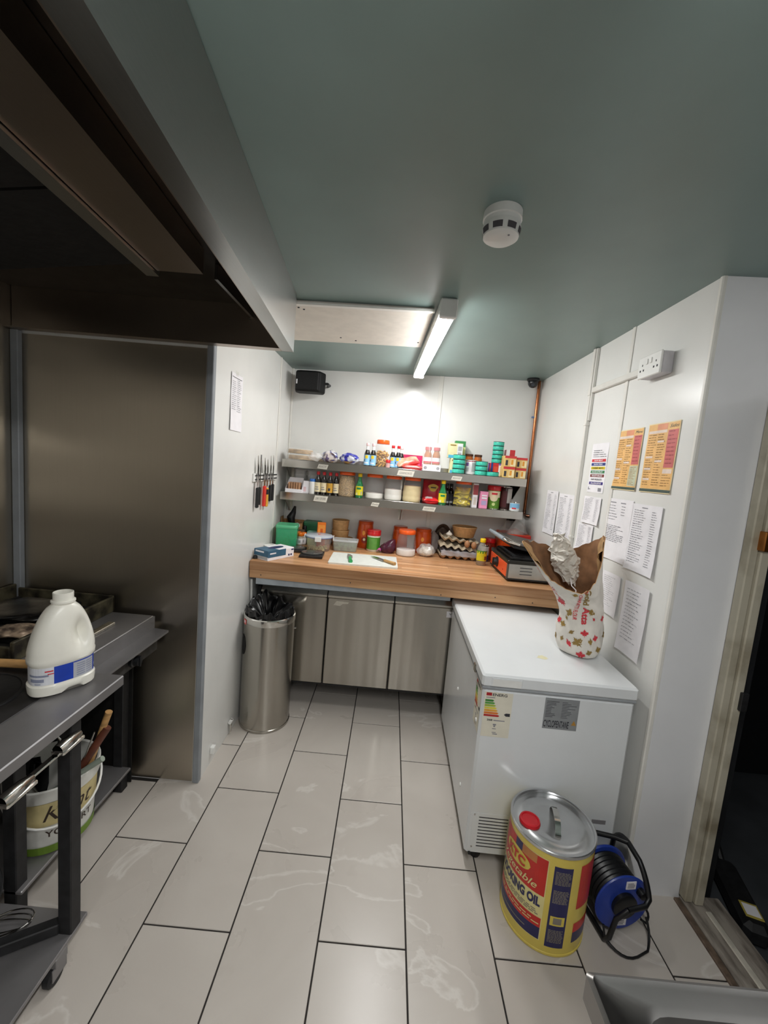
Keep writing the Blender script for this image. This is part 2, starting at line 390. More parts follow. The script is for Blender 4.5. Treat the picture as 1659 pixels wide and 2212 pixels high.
# trims
M_TRIMG = mat('grey_blue_trim', '8c9196', 0.45, var=0.06, scale=9)
struct('trim_1', MB().bbox(XL-0.026, YK-0.010, 0, XL+0.004, YK+0.02, 2.34, 0.003), M_TRIMG)          # edge of the steel panel
struct('trim_2', MB().bbox(XK, YK-0.03, 0, XK+0.035, YK-0.004, 2.09, 0.003), M_TRIMG)
struct('trim_3', MB().bbox(1.630, YB-0.006, 0.99, 1.662, YB, 2.36, 0.002), M_TRIMW)
struct('trim_4', MB().bbox(XL, 2.12, 0.9, XL+0.005, 2.145, 2.34, 0.002), M_TRIMW)
struct('trim_5', MB().bbox(XR-0.005, 1.238, 0.1, XR, 1.262, 2.38, 0.002), M_TRIMW)
struct('trim_6', MB().bbox(XL, YB-0.014, 0.99, XL+0.014, YB, 2.33, 0.003), M_TRIMW)
struct('trim_7', MB().bbox(XR-0.004, YP-0.006, 0, XR+0.014, YP+0.012, 2.39, 0.004), M_TRIMW)

# door opening on the right: jamb, stop, head, threshold
M_JAMB = mat('old_cream_paint', 'b9b3a2', 0.5, var=0.12, scale=7, col2='8f8672', lo=0.3, hi=0.55)
dr = bpy.data.objects.new('door_1', None); COL.objects.link(dr); dr.location = (0, 0, 0); dr['kind'] = 'structure'
MB().bbox(XD-0.012, YP-0.040, 0.02, XD+0.020, YP-0.004, 1.97, 0.004).build('jamb', M_JAMB, dr)
MB().bbox(XD+0.022, YP-0.050, 0.02, XD+0.056, YP-0.004, 1.97, 0.004).build('door_stop', M_JAMB, dr)
MB().bbox(XD-0.012, -0.35, 1.95, XD+0.10, YP-0.045, 1.99, 0.004).build('door_head', M_JAMB, dr)
k = MB(); k.bbox(XD+0.012, YP-0.066, 1.445, XD+0.046, YP-0.036, 1.515, 0.003); k.build('latch_keeper', mat('brass', 'b5793e', 0.3, 0.9, var=0.1), dr)
MB().bbox(XD+0.040, YP-0.062, 0.845, XD+0.066, YP-0.046, 0.915, 0.002).build('hinge', M_MATT, dr)
M_SILL = mat('worn_stone', '9c948a', 0.6, col2='5e564e', scale=11, bump=0.4, lo=0.35, hi=0.6, stretch=(3, 0.7, 1))
th = struct('trim_8', MB().bbox(XD-0.01, -0.35, -0.03, XD+0.15, YP-0.004, 0.018, 0.006), M_SILL)
MB().bbox(XD+0.045, -0.35, 0.0175, XD+0.068, YP-0.07, 0.026, 0.003).build('weather_bar', mat('pale_bar', 'c9c3b6', 0.4, var=0.1), th)
MB().bbox(XD-0.034, -0.35, -0.004, XD-0.010, YP-0.01, 0.010, 0.003).build('edge_batten', mat('brown_batten', '6b5a4c', 0.6, var=0.2, scale=30), th)
struct('floor_outside', MB().box(XD+0.14, YREAR, -0.12, 4.2, 2.6, -0.06), mat('dark_paving', '3d4044', 0.7, var=0.1, scale=6))
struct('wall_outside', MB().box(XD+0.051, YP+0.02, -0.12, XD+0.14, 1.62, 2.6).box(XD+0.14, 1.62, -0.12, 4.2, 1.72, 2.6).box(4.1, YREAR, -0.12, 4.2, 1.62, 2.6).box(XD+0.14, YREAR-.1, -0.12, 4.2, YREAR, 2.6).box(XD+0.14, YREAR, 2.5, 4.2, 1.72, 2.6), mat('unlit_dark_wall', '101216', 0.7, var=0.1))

# ================================================================== LAMPS
def batten(name, label, p0, p1, zf, strength):
    p0 = Vector(p0); p1 = Vector(p1); d = p1-p0; ln = d.length; rz = math.atan2(d.y, d.x)
    t = thing(name, label, 'light', (p0.x, p0.y, zf), rz)
    h = zc((p0.x+p1.x)/2)-zf
    MB().bbox(0, -0.035, 0.020, ln, 0.035, h, 0.003).build('housing', M_WHITEP, t)
    MB().bbox(-0.006, -0.036, 0.0, 0.022, 0.036, h-0.004, 0.004).build('end_cap', M_WHITEP, t)
    MB().bbox(ln-0.022, -0.036, 0.0, ln+0.006, 0.036, h-0.004, 0.004).build('end_cap', M_WHITEP, t)
    df = MB(); df.smooth = True
    n = 14; prof = [(0.033*math.cos(PI+PI*k/n), 0.021+0.019*math.sin(PI+PI*k/n)) for k in range(n+1)]
    df.grid(lambda a, b_: (0.022+a*(ln-0.044), prof[round(b_*n)][0], prof[round(b_*n)][1]), 1, n)
    df.build('diffuser', emit(name+'_glow', 'fefdfb', strength), t)
    return t
batten('batten_light', 'long glowing white tube light on the teal ceiling', (1.505, 1.02), (1.455, 2.205), 2.268, LAMP_A)
batten('batten_light', 'second white tube light further along the ceiling, nearer the viewer', (1.60, -1.55), (1.571, -0.21), 2.270, LAMP_B)

batten('batten_light', 'unseen third tube light added as fill behind the viewer', (1.64, -3.75), (1.615, -2.45), 2.270, LAMP_B)  # unseen fill light, added to lift the shadows

# ================================================================== EXTRACTOR HOOD
def hx(y): return 0.855+(1.07-y)*0.0775                  # right-hand skin runs slightly askew
hood = thing('extractor_hood', 'large stainless steel extractor hood hanging over the cooking range', 'extractor hood', (0, 0, 2.09))
def slab(mb, y0, y1, fa, fb, z0, z1):
    """bar following the hood's skewed edge between x=fa(y) and fb(y)"""
    mb.add([(fa(y0), y0, z0), (fb(y0), y0, z0), (fb(y1), y1, z0), (fa(y1), y1, z0), (fa(y0), y0, z1), (fb(y0), y0, z1), (fb(y1), y1, z1), (fa(y1), y1, z1)],
           [(3, 2, 1, 0), (4, 5, 6, 7), (0, 1, 5, 4), (1, 2, 6, 5), (2, 3, 7, 6), (3, 0, 4, 7)])
    return mb
YN, YF = -2.0, 1.068
O = 2.09
slab(MB(), YN, YF, lambda y: hx(y)-0.003, hx, 0.0, 0.239).build('side_skin', M_HOOD, hood)
slab(MB(), YN, YF, lambda y: hx(y)-0.050, lambda y: hx(y)-0.003, 0.0, 0.003).build('bottom_flange', M_HOOD, hood)
slab(MB(), YN, YF, lambda y: hx(y)-0.053, lambda y: hx(y)-0.050, 0.0, 0.035).build('grease_gutter', M_HOODIN, hood)
e = MB(); e.box(XK+0.002, YF-0.003, 0.0, hx(YF)-0.003, YF, 0.235); e.build('end_skin', M_HOODIN, hood)
MB().box(XK+0.002, YF-0.045, 0.0, hx(YF)-0.050, YF-0.003, 0.003).build('end_flange', M_HOODIN, hood)
slab(MB(), YN, YF-0.004, lambda y: XK+0.002, lambda y: hx(y)-0.003, 0.182, 0.192).build('roof_sheet', mat('shade_dark_steel', '3a3734', 0.35, 0.9, var=0.15), hood)  # dark colour holds the shade of the unlit hood interior
# sloping filter bank with its front channel
slab(MB(), YN, 0.615, lambda y: hx(y)-0.375, lambda y: hx(y)-0.225, 0.105, 0.180).build('filter_channel', M_HOODIN, hood)
slab(MB(), YN, 0.635, lambda y: hx(y)-0.420, lambda y: hx(y)-0.378, 0.095, 0.140).build('channel_lip', M_HOOD, hood)
for k in range(7):
    y1 = 0.62-k*0.37; y0 = y1-0.36
    fb = MB()
    fb.add([(XK+0.02, y0, 0.03), (hx(y0)-0.43, y0, 0.125), (hx(y1)-0.43, y1, 0.125), (XK+0.02, y1, 0.03), (XK+0.02, y0, 0.05), (hx(y0)-0.43, y0, 0.145), (hx(y1)-0.43, y1, 0.145), (XK+0.02, y1, 0.05)],
           [(3, 2, 1, 0), (4, 5, 6, 7), (0, 1, 5, 4), (1, 2, 6, 5), (2, 3, 7, 6), (3, 0, 4, 7)])
    fb.build('baffle_filter', M_SOOT_SHADE, hood)  # black colour carries the shade inside the hood
MB().box(0.66, YF-0.36, 0.13, 0.672, YF-0.003, 0.180).build('bracket_plate', M_HOOD, hood)
MB().lathe([(0.007, 0), (0.004, 0.005)], 10, (0, 0, 0), Matrix.Translation((0.66, YF-0.004, 0.12)) @ Matrix.Rotation(R(90), 4, 'X')).build('bolt', M_CHROME, hood)

# ================================================================== FRIDGE COUNTER, WORKTOP
fc = thing('fridge_counter', 'three-door stainless steel under-counter fridge below the wooden worktop', 'fridge', (0.522, 1.790, 0))
M_GREYST = mat('pale_grey_edge', 'b3bcc4', 0.4, 0.3, var=0.05)
MB().box(0.01, 0.045, 0.15, 1.84, 0.63, 0.80).build('cabinet_body', mat('dark_fridge_body', '2b2b2b', 0.6, var=0.1), fc)
MB().bbox(0.020, -0.105, 0.842, 1.232, 0.63, 0.885, 0.003).build('top_rail', M_GREYST, fc)
for k in range(4):
    x = (0.06, 0.44, 0.86, 1.28)[k]
    MB().lathe([(0.025, 0), (0.02, 0.02), (0.016, 0.15)], 12, (x, 0.50, 0)).build('foot', M_MATT, fc)
MB().bbox(0.0, 0.0, 0.17, 0.024, 0.05, 0.80, 0.003).build('side_post', M_MATT, fc)
for k in range(3):
    x0 = 0.030+k*0.434; x1 = x0+0.426
    d = MB().bbox(x0, 0.0, 0.172, x1, 0.042, 0.762, 0.005).build('door', M_STEEL, fc)
    h = MB(); h.smooth = True
    pr = [(0.0, 0.764), (-0.010, 0.767), (-0.010, 0.780), (0.012, 0.804), (0.040, 0.804), (0.040, 0.764)]
    h.add([(x0, y, zz) for y, zz in pr]+[(x1, y, zz) for y, zz in pr], [tuple(range(6))[::-1], tuple(range(6, 12))]+[(i, (i+1) % 6, 6+(i+1) % 6, 6+i) for i in range(6)])
    h.build('handle_lip', M_STEELH, d, smooth=False)
    MB().box(x0, 0.004, 0.164, x1, 0.038, 0.171).build('gasket', M_MATT, d)
tp = MB(); tp.add([(0.50+u, -0.0008, 0.715+v) for u, v in ((0, 0), (0.02, 0.03), (0.10, 0.028), (0.095, 0.015), (0.06, 0.012), (0.045, -0.002))], [tuple(range(6))])
tp.build('torn_tape', mat('masking_tape', 'c9c2b4', 0.7, var=0.05), fc)
nt = MB(); nt.quad((1.235, -0.001, 0.70), (0.085, 0, 0), (0, 0, 0.04)); nt.cur = 1
put_text(nt, 'Veg', 0.05, 0.016, plane_fn((1.277, -0.0016, 0.721), (1, 0, 0), (0, 0, 1)), shear=0.2)
nt.build('paper_note', [M_PAPER, M_INKD], fc)

wk = thing('worktop', 'thick oiled beech block worktop running across the back wall', 'worktop', (0.503, 1.668, 0.886), R(-2.6))
# front edge runs a touch askew to the room
def board_mb(z0, z1, yf):
    m = MB(); bk = lambda x: 0.78+x*0.0454
    m.add([(0.002, yf, z0), (1.896, yf, z0), (1.896, bk(1.896)-0.006, z0), (0.035, bk(0)-0.006, z0), (0.002, yf, z1), (1.896, yf, z1), (1.896, bk(1.896)-0.006, z1), (0.035, bk(0)-0.006, z1)],
          [(3, 2, 1, 0), (4, 5, 6, 7), (0, 1, 5, 4), (1, 2, 6, 5), (2, 3, 7, 6), (3, 0, 4, 7)])
    return m
soften(board_mb(0.052, 0.109, 0.0).build('upper_board', M_WOOD, wk), 0.003)
soften(board_mb(0.0, 0.0515, 0.003).build('lower_board', M_WOODE, wk), 0.003)
for x, zz in ((0.075, 0.022), (0.63, 0.030), (1.18, 0.012), (1.5, 0.03), (1.72, 0.02)):
    MB().lathe([(0.0035, 0), (0.0035, 0.002)], 8, (0, 0, 0), Matrix.Translation((x, 0.0035, zz)) @ Matrix.Rotation(R(90), 4, 'X')).build('screw_hole', M_INKD, wk)
ZW = 0.995

# ================================================================== CHEST FREEZER
fz = thing('chest_freezer', 'white chest freezer with flat lid against the right wall', 'freezer', (1.764, 0.787, 0), R(-1.1))
FW, FD = 0.600, 0.955
MB().bbox(0, 0, 0.055, FW, FD, 0.785, 0.010).build('cabinet', M_WHITEE, fz)
MB().bbox(-0.004, -0.004, 0.786, FW+0.002, FD, 0.797, 0.003).build('lid_seal', mat('grey_seal', '9b9fa3', 0.6), fz)
ld = MB().bbox(-0.008, -0.008, 0.797, FW+0.004, FD, 0.850, 0.008).build('lid', M_WHITEE, fz)
hd = MB(); hd.bbox(0.028, -0.010, 0.803, 0.150, -0.006, 0.840, 0.003); hd.cur = 1; hd.box(0.034, -0.0105, 0.806, 0.146, -0.0095, 0.834)
hd.build('lid_handle', [M_WHITEE, M_WHITEP], ld)
MB().bbox(-0.014, 0.115, 0.790, -0.006, 0.145, 0.825, 0.002).build('lock', M_CHROME, fz)
st = MB(); st.smooth = False
random.seed(4)
st.add([(0.295+0.03*math.cos(a)*random.uniform(.5, 1.2), 0.20+0.02*math.sin(a)*random.uniform(.6, 1.2), 0.8504) for a in [2*PI*i/14 for i in range(14)]], [tuple(range(14))])
st.build('food_stain', mat('pale_stain', 'e6e0bb', 0.5), ld)
vp = MB().box(0.018, -0.0012, 0.085, 0.190, 0.0, 0.245).build('vent_panel', M_WHITEE, fz)
for k in range(10):
    MB().box(0.045, -0.0022, 0.095+k*0.0145, 0.165, -0.0006, 0.0985+k*0.0145).build('vent_slot', M_INKD, fz)
for k in range(5):
    MB().box(0.44, -0.0014, 0.12+k*0.016, 0.485, 0.0, 0.1235+k*0.016).build('vent_slot', M_INKD, fz)
for x, zz in ((0.026, 0.238), (0.026, 0.092), (0.52, 0.18)):
    MB().lathe([(0.004, 0), (0.003, 0.003)], 8, (0, 0, 0), Matrix.Translation((x, -0.0005, zz)) @ Matrix.Rotation(R(90), 4, 'X')).build('screw', M_CHROME, fz)
bdg = MB(); bdg.box(0.50, -0.0015, 0.255, 0.556, 0, 0.272); bdg.build('badge', mat('badge_grey', '8d8a8c', 0.4), fz)
MB().lathe([(0.006, 0), (0.006, 0.006)], 10, (0, 0, 0), Matrix.Translation((0.02, -0.001, 0.063)) @ Matrix.Rotation(R(90), 4, 'X')).build('drain_plug', M_MATT, fz)
for x, y in ((0.06, 0.06), (0.54, 0.06), (0.06, 0.88), (0.54, 0.88)):
    MB().lathe([(0.022, 0), (0.025, 0.01), (0.025, 0.04), (0.015, 0.056)], 12, (x, y, 0)).build('foot', M_MATT, fz)
for zz, y in ((0.50, 0.50), (0.20, 0.20), (0.62, 0.05)):
    MB().lathe([(0.010, 0), (0.007, 0.004)], 10, (0, 0, 0), Matrix.Translation((0, y, zz)) @ Matrix.Rotation(R(-90), 4, 'Y')).build('side_clip', M_WHITEP, fz)
# energy label
EM = [mat('label_cream', 'e4dfce', 0.6, var=0.02), M_INKD, M_INK, mat('union_flag_red', 'b5232c', 0.5), mat('en1', '3f8a3c', .5), mat('en2', '5fa84a', .5), mat('en3', 'a9c24a', .5), mat('en4', 'ead94e', .5), mat('en5', 'e9a83c', .5), mat('en6', 'dd7a32', .5), mat('en7', 'b7282a', .5)]
def energy(fn, name='energy_label'):
    m = MB(); f = lambda d: (lambda a, b_: fn(a, b_, d))
    patch(m, f(0.0006), 0, 0, 0.112, 0.190)
    m.cur = 3; put_text(m, 'GB', 0.022, 0.012, f(0.0012), bold=0.02) if 0 else patch(m, f(0.0010), 0.006, 0.174, 0.028, 0.187)
    m.cur = 1; put_text(m, 'ENERG', 0.058, 0.012, lambda a, b_: fn(a+0.060, b_+0.1795, 0.0012), bold=0.02)
    m.cur = 2; patch(m, f(0.0010), 0.006, 0.165, 0.042, 0.168)
    for k in range(7):
        m.cur = 4+k; ww = 0.030+k*0.0045; z1 = 0.158-k*0.0105
        m.add([fn(0.004, z1-0.0085, 0.001), fn(0.004+ww, z1-0.0085, 0.001), fn(0.004+ww+0.006, z1-0.004, 0.001), fn(0.004+ww, z1, 0.001), fn(0.004, z1, 0.001)], [(0, 1, 2, 3, 4)])
    m.cur = 1; m.add([fn(a, b_, 0.001) for a, b_ in ((0.084, 0.099), (0.092, 0.105), (0.108, 0.105), (0.108, 0.092), (0.092, 0.092))], [(0, 1, 2, 3, 4)])
    put_text(m, '268', 0.022, 0.008, lambda a, b_: fn(a+0.030, b_+0.072, 0.0012), bold=0.03)
    m.cur = 2; patch(m, f(0.001), 0.045, 0.069, 0.090, 0.073)
    for a0, b0, a1, b1 in ((0.045, 0.05, 0.058, 0.056), (0.048, 0.043, 0.055, 0.049), (0.044, 0.034, 0.059, 0.037), (0.044, 0.018, 0.060, 0.021), (0.047, 0.011, 0.066, 0.015)): patch(m, f(0.001), a0, b0, a1, b1)
    return m.build(name, EM, fz)
energy(lambda a, b_, d: Vector((0.010+a, -d, 0.585+b_)))
# folded twin of the label on the side face
energy(lambda a, b_, d: Vector((-d, 0.012+(0.112-a)*0.9, 0.585+b_)))
cl = MB(); patch(cl, lambda a, b_: Vector((a, -0.0008, b_)), 0.250, 0.645, 0.385, 0.775); cl.cur = 1
put_text(cl, 'CYCLOPENTANE', 0.100, 0.030, plane_fn((0.303, -0.0014, 0.667), (1, 0, 0), (0, 0, 1)), bold=0.02)
random.seed(7)
for k in range(11):
    zz = 0.695+k*0.0065; patch(cl, lambda a, b_: Vector((a, -0.0012, b_)), 0.256, zz, 0.256+random.uniform(.02, .05), zz+0.002)
    patch(cl, lambda a, b_: Vector((a, -0.0012, b_)), 0.318, zz, 0.318+random.uniform(.02, .06), zz+0.0016)
cl.cur = 2; cl.add([(0.362, -0.0014, 0.668), (0.382, -0.0014, 0.668), (0.372, -0.0014, 0.688)], [(0, 1, 2)])
cl.build('rating_plate', [mat('plate_silver', '9fa3a6', 0.4, 0.3, var=0.04), M_INKD, mat('warning_orange', 'b98a3e', .5)], fz)

# ================================================================== PEDAL BIN
bn = thing('waste_bin', 'tall round brushed steel waste bin lined with a black bag', 'bin', (0.660, 1.627, 0))
bb = MB(); bb.smooth = True
RB = 0.150
bb.lathe([(RB-0.004, 0.0), (RB+0.003, 0.003), (RB+0.003, 0.014), (RB, 0.016), (RB, 0.655)], 48, cap1=False)
bb.lathe([(RB-0.003, 0.655), (RB-0.003, 0.10)], 48, cap0=False, cap1=False)
bb.build('body', M_STEEL, bn)
rm = MB(); rm.smooth = True; rm.lathe([(RB+0.001, 0.653), (RB+0.004, 0.658), (RB+0.003, 0.690), (RB-0.004, 0.694), (RB-0.010, 0.688), (RB-0.010, 0.653)], 48, cap0=False, cap1=False)
rm.build('rim', M_CHROME, bn)
# oval hand hole and sticker facing the left
hh = MB(); n = 20
def onbin(a, zz, r=RB+0.0012): return Vector((r*math.cos(a), r*math.sin(a), zz))
A0 = R(212)
ell(hh, lambda u, v: onbin(A0+u, v), 0, 0.515, 0.26, 0.062)
hh.build('hand_hole', M_SOOT_SHADE, bn)  # black patch on the skin stands for shade in the hole
sk = MB(); sk.grid(lambda a, b_: onbin(R(215)+0.22*a, 0.648+0.030*b_, RB+0.0048), 4, 1); sk.cur = 1
for k in range(3): sk.grid(lambda a, b_: onbin(R(217.5)+0.045*k+0.03*a, 0.655+0.016*b_, RB+0.0054), 1, 1)
sk.build('red_sticker', [mat('sticker_red', 'd85a55', .5), M_PAPER], bn)
lg = MB(); lg.smooth = True
def bagf(u, v):
    a = 2*PI*u; r = (RB-0.012)*(1-0.15*v**2) if v < 0.5 else (RB-0.012)*(1-0.0375-(v-0.5)*1.75)
    zz = 0.670+0.055*math.sin(PI*min(1, v*1.1))-0.09*max(0, v-0.45)+0.012*math.sin(9*a+3*v)+0.010*math.sin(17*a-5*v)+(0.055*math.exp(-((a-2.2)/0.7)**2)*math.sin(PI*v))
    return (max(0.004, r+0.006*math.sin(13*a))*math.cos(a), max(0.004, r+0.006*math.sin(13*a))*math.sin(a), zz)
lg.grid(bagf, 96, 18); lg.build('bin_liner', mat('black_bin_bag', '0e0e10', 0.25, var=0.2), bn)
MB().lathe([(0.006, 0), (0.005, 0.01)], 10, (0, 0, 0), Matrix.Translation((RB, 0.02, 0.60)) @ Matrix.Rotation(R(90), 4, 'Y')).build('hinge_stud', M_CHROME, bn)

# ================================================================== OIL DRUM
DR, DH = 0.146, 0.385
dm = thing('oil_drum', 'large yellow and red tin drum of vegetable cooking oil on the floor', 'drum', (2.032, 0.630, 0), R(0))
b_ = MB(); b_.smooth = True
b_.lathe([(DR-0.006, 0), (DR+0.002, 0.002), (DR+0.002, 0.009), (DR, 0.011), (DR, DH-0.012)], 64, cap1=False)
b_.build('body', mat('drum_yellow', 'e6cf63', 0.3, var=0.02), dm)
t = MB(); t.smooth = True
t.lathe([(DR, DH-0.012), (DR+0.003, DH-0.010), (DR+0.003, DH-0.001), (DR, DH+0.001), (DR-0.005, DH), (DR-0.007, DH-0.009), (DR-0.03, DH-0.009), (DR-0.034, DH-0.006), (DR-0.075, DH-0.006), (DR-0.079, DH-0.008), (0.001, DH-0.008)], 64, cap0=False)
t.build('lid', mat('tinplate', 'c9cacb', 0.22, 0.85, var=0.03), dm)
cp = MB(); cp.smooth = True; cp.lathe([(0.036, 0), (0.038, 0.004), (0.035, 0.012), (0.030, 0.013), (0.028, 0.009)], 28, (-0.088, -0.010, DH-0.008)); cp.build('pouring_cap', mat('cap_red', 'd0202b', 0.3), dm)
hl = MB(); hl.smooth = True
hp = [(0.0, -0.062, 0.0), (0.0, -0.055, 0.003), (0.0, -0.045, 0.020), (0.0, -0.02, 0.030), (0.0, 0.02, 0.030), (0.0, 0.045, 0.020), (0.0, 0.055, 0.003), (0.0, 0.062, 0.0)]
Mh = Matrix.Translation((0.01, 0.0, DH-0.007)) @ Matrix.Rotation(R(-12), 4, 'Z')
vs = []
for p in hp:
    for dx, dz in ((-0.010, 0), (0.010, 0), (0.010, 0.002), (-0.010, 0.002)): vs.append(Mh @ Vector((p[0]+dx, p[1], p[2]+dz)))
hl.add(vs, [(i*4+j, i*4+(j+1) % 4, i*4+4+(j+1) % 4, i*4+4+j) for i in range(len(hp)-1) for j in range(4)]); hl.build('carry_handle', M_CHROME, dm)
MB().lathe([(0.010, 0), (0.010, 0.001)], 10, (0, 0, 0), Mh @ Matrix.Translation((0, -0.058, 0.0))).build('handle_lug', M_CHROME, dm)
# printed label. angle: 270 deg faces the viewer's side; front panel centred to the left
def cyl(a0, r):                                           # u metres to the right of angle a0, v height
    return lambda u, v: Vector((r*math.cos(a0+u/DR), r*math.sin(a0+u/DR), v))
LM = [mat('drum_red', 'cf2a22', 0.32, var=0.03), mat('drum_navy', '27265a', 0.32, var=0.05), M_YELP, mat('drum_cream', 'eadf9c', 0.4, var=0.03), mat('drum_grey_text', '8f887c', 0.5), mat('drum_orange', 'c9824a', .4)]
AF = R(205); W2 = 0.148/2+0.03
f = cyl(AF, DR+0.0006); f2 = cyl(AF, DR+0.0012); f3 = cyl(AF, DR+0.0018)
lb = MB()
lb.cur = 3; patch(lb, f, -W2-.003, 0.045, W2+.003, 0.352, 16, 1)
lb.cur = 0; patch(lb, f2, -W2, 0.212, W2, 0.349, 16, 1)
lb.cur = 1; patch(lb, f3, -0.02, 0.318, 0.012, 0.349, 3, 1)
lb.cur = 5; patch(lb, f3, 0.012, 0.318, 0.068, 0.349, 4, 1)
lb.cur = 2; el = [(0.062*math.cos(2*PI*i/28)-0.012, 0.288+0.030*math.sin(2*PI*i/28)) for i in range(28)]
ell(lb, f3, -0.012, 0.288, 0.062, 0.030, 20)
lb.cur = 0; put_text(lb, 'KTC', 0.085, 0.034, lambda u, v: cyl(AF, DR+0.0040)(u-0.012, v+0.288), bold=0.04)
lb.cur = 3; put_text(lb, 'Vegetable', 0.165, 0.036, lambda u, v: cyl(AF, DR+0.0020)(u-0.005, v+0.236), shear=0.35, bold=0.01)
lb.cur = 1; put_text(lb, 'COOKING OIL', 0.190, 0.036, lambda u, v: cyl(AF, DR+0.0016)(u, v+0.185), bold=0.05)
lb.cur = 4
random.seed(2)
for k in range(3):
    u = -W2+0.01
    while u < W2-0.02:
        ww = random.uniform(.008, .022); patch(lb, f2, u, 0.150-k*0.007, min(u+ww, W2-0.006), 0.1535-k*0.007, 2, 1); u += ww+0.004
def curve_band(z0, z1, cur):
    lb.cur = cur; lb.grid(lambda a, c_: f2(-W2+2*W2*a, z0+(z1-z0)*c_), 16, 1)
curve_band(0.092, 0.128, 0); curve_band(0.048, 0.092, 1)
lb.cur = 3
for z0 in (0.113, 0.103):
    u = -W2+0.02
    while u < W2-0.03:
        ww = random.uniform(.01, .03); patch(lb, f3, u, z0, u+ww, z0+0.004, 2, 1); u += ww+0.005
lb.cur = 4; patch(lb, f3, -0.06, 0.066, 0.055, 0.070, 8, 1)
AS = R(266); g = cyl(AS, DR+0.0008); g2 = cyl(AS, DR+0.0014)
lb.cur = 1; patch(lb, g, -0.031, 0.035, 0.031, 0.340, 6, 1)
lb.cur = 4
for z0, z1 in ((0.275, 0.325), (0.205, 0.255), (0.055, 0.105)):
    zz = z0
    while zz < z1:
        u = -0.025
        while u < 0.02: ww = random.uniform(.004, .012); patch(lb, g2, u, zz, min(.026, u+ww), zz+0.003); u += ww+0.002
        zz += 0.005
lb.cur = 2; patch(lb, g2, -0.024, 0.120, 0.024, 0.155, 4, 1)
lb.cur = 4; patch(lb, cyl(AS, DR+0.0019), -0.014, 0.126, 0.014, 0.150, 3, 1)
AB = R(322); h2 = cyl(AB, DR+0.0008); lb.cur = 0; patch(lb, h2, -0.08, 0.18, 0.06, 0.345, 10, 1); patch(lb, h2, -0.08, 0.09, 0.06, 0.125, 10, 1); lb.cur = 1; patch(lb, h2, -0.08, 0.05, 0.06, 0.09, 10, 1)
lb.build('printed_label', LM, dm)

# ================================================================== CABLE REEL
cr_ = thing('cable_reel', 'blue and black extension cable reel with tubular carrying frame behind the drum', 'cable reel', (2.292, 0.645, 0), R(8)); cr_.scale = (0.85, 0.72, 0.86)
M_RB = mat('reel_blue', '26409c', 0.35, var=0.06)
fr = MB(); fr.smooth = True
def arc(p0, p1, p2, n=6):
    p0, p1, p2 = map(Vector, (p0, p1, p2)); return [(1-t)**2*p0+2*t*(1-t)*p1+t*t*p2 for t in [i/n for i in range(n+1)]]
# frame: inverted U at the rear rising over the drum, foot at the front
pth = [(0.085, 0.155, 0.012), (0.085, 0.150, 0.16)]+arc((0.085, 0.14, 0.25), (0.085, 0.12, 0.315), (0.085, 0.04, 0.315))+arc((0.085, -0.045, 0.30), (0.09, -0.10, 0.26), (0.085, -0.135, 0.20))+[(0.06, -0.15, 0.185), (-0.02, -0.155, 0.175)]
fr.tube(pth, 0.0115, 10)
fr.tube([(-0.085, 0.155, 0.012), (-0.085, 0.150, 0.16)]+arc((-0.085, 0.14, 0.25), (-0.085, 0.12, 0.315), (-0.05, 0.11, 0.315))+[(0.04, 0.075, 0.315), (0.085, 0.04, 0.315)], 0.0115, 10)
fr.tube([(-0.085, 0.155, 0.012), (-0.088, 0.02, 0.012), (-0.085, -0.125, 0.014), (-0.085, -0.15, 0.05), (-0.07, -0.155, 0.14), (-0.02, -0.155, 0.175)], 0.0115, 10)
fr.tube([(0.085, 0.155, 0.012), (0.0, 0.160, 0.012), (-0.085, 0.155, 0.012)], 0.0115, 10)
fr.build('carry_frame', M_BLACK, cr_)
MX = Matrix.Translation((0.0, 0.0, 0.145)) @ Matrix.Rotation(R(90), 4, 'X')
fl1 = MB(); fl1.smooth = True; fl1.lathe([(0.105, 0), (0.122, 0.004), (0.125, 0.010), (0.122, 0.016), (0.06, 0.02)], 36, (0, 0, 0.075), MX); fl1.build('front_flange', M_RB, cr_)
fl3 = MB(); fl3.smooth = True; fl3.lathe([(0.122, 0), (0.125, 0.006), (0.120, 0.014)], 36, (0, 0, -0.09), MX); fl3.build('rear_flange', M_RB, cr_)
cw = MB(); cw.smooth = True
pr = [(0.05, -0.075)]
for k in range(13): pr += [(0.103+0.006*(k % 2), -0.075+k*0.0118)]
pr += [(0.05, 0.077)]
cw.lathe(pr, 32, (0, 0, 0), MX); cw.build('wound_cable', M_BLACK, cr_)
hb = MB(); hb.smooth = True; hb.lathe([(0.055, 0), (0.055, 0.018), (0.048, 0.022)], 28, (0, 0, 0.095), MX); hb.build('socket_hub', M_BLACK, cr_)
kb = MB(); kb.smooth = True; kb.lathe([(0.018, 0), (0.016, 0.03)], 14, (0.07, 0.055, 0.093), MX); kb.build('winding_knob', M_BLACK, cr_)
sta = MB(); sta.box(-0.035, -0.0975, 0.045, 0.025, -0.0945, 0.085); sta.cur = 1; stc = MB(); stc.box(0.0, -0.0975, 0.215, 0.045, -0.0945, 0.250); stc.cur = 1
random.seed(5)
for k in range(4): sta.box(-0.031, -0.0985, 0.051+k*0.008, -0.031+random.uniform(.03, .05), -0.0972, 0.054+k*0.008); stc.box(0.006, -0.0985, 0.222+k*0.006, 0.006+random.uniform(.02, .034), -0.0972, 0.225+k*0.006)
stc.build('white_sticker', [M_PAPER, M_INK], cr_); sta.build('white_sticker', [M_PAPER, M_INK], cr_)
cb = MB(); cb.smooth = True
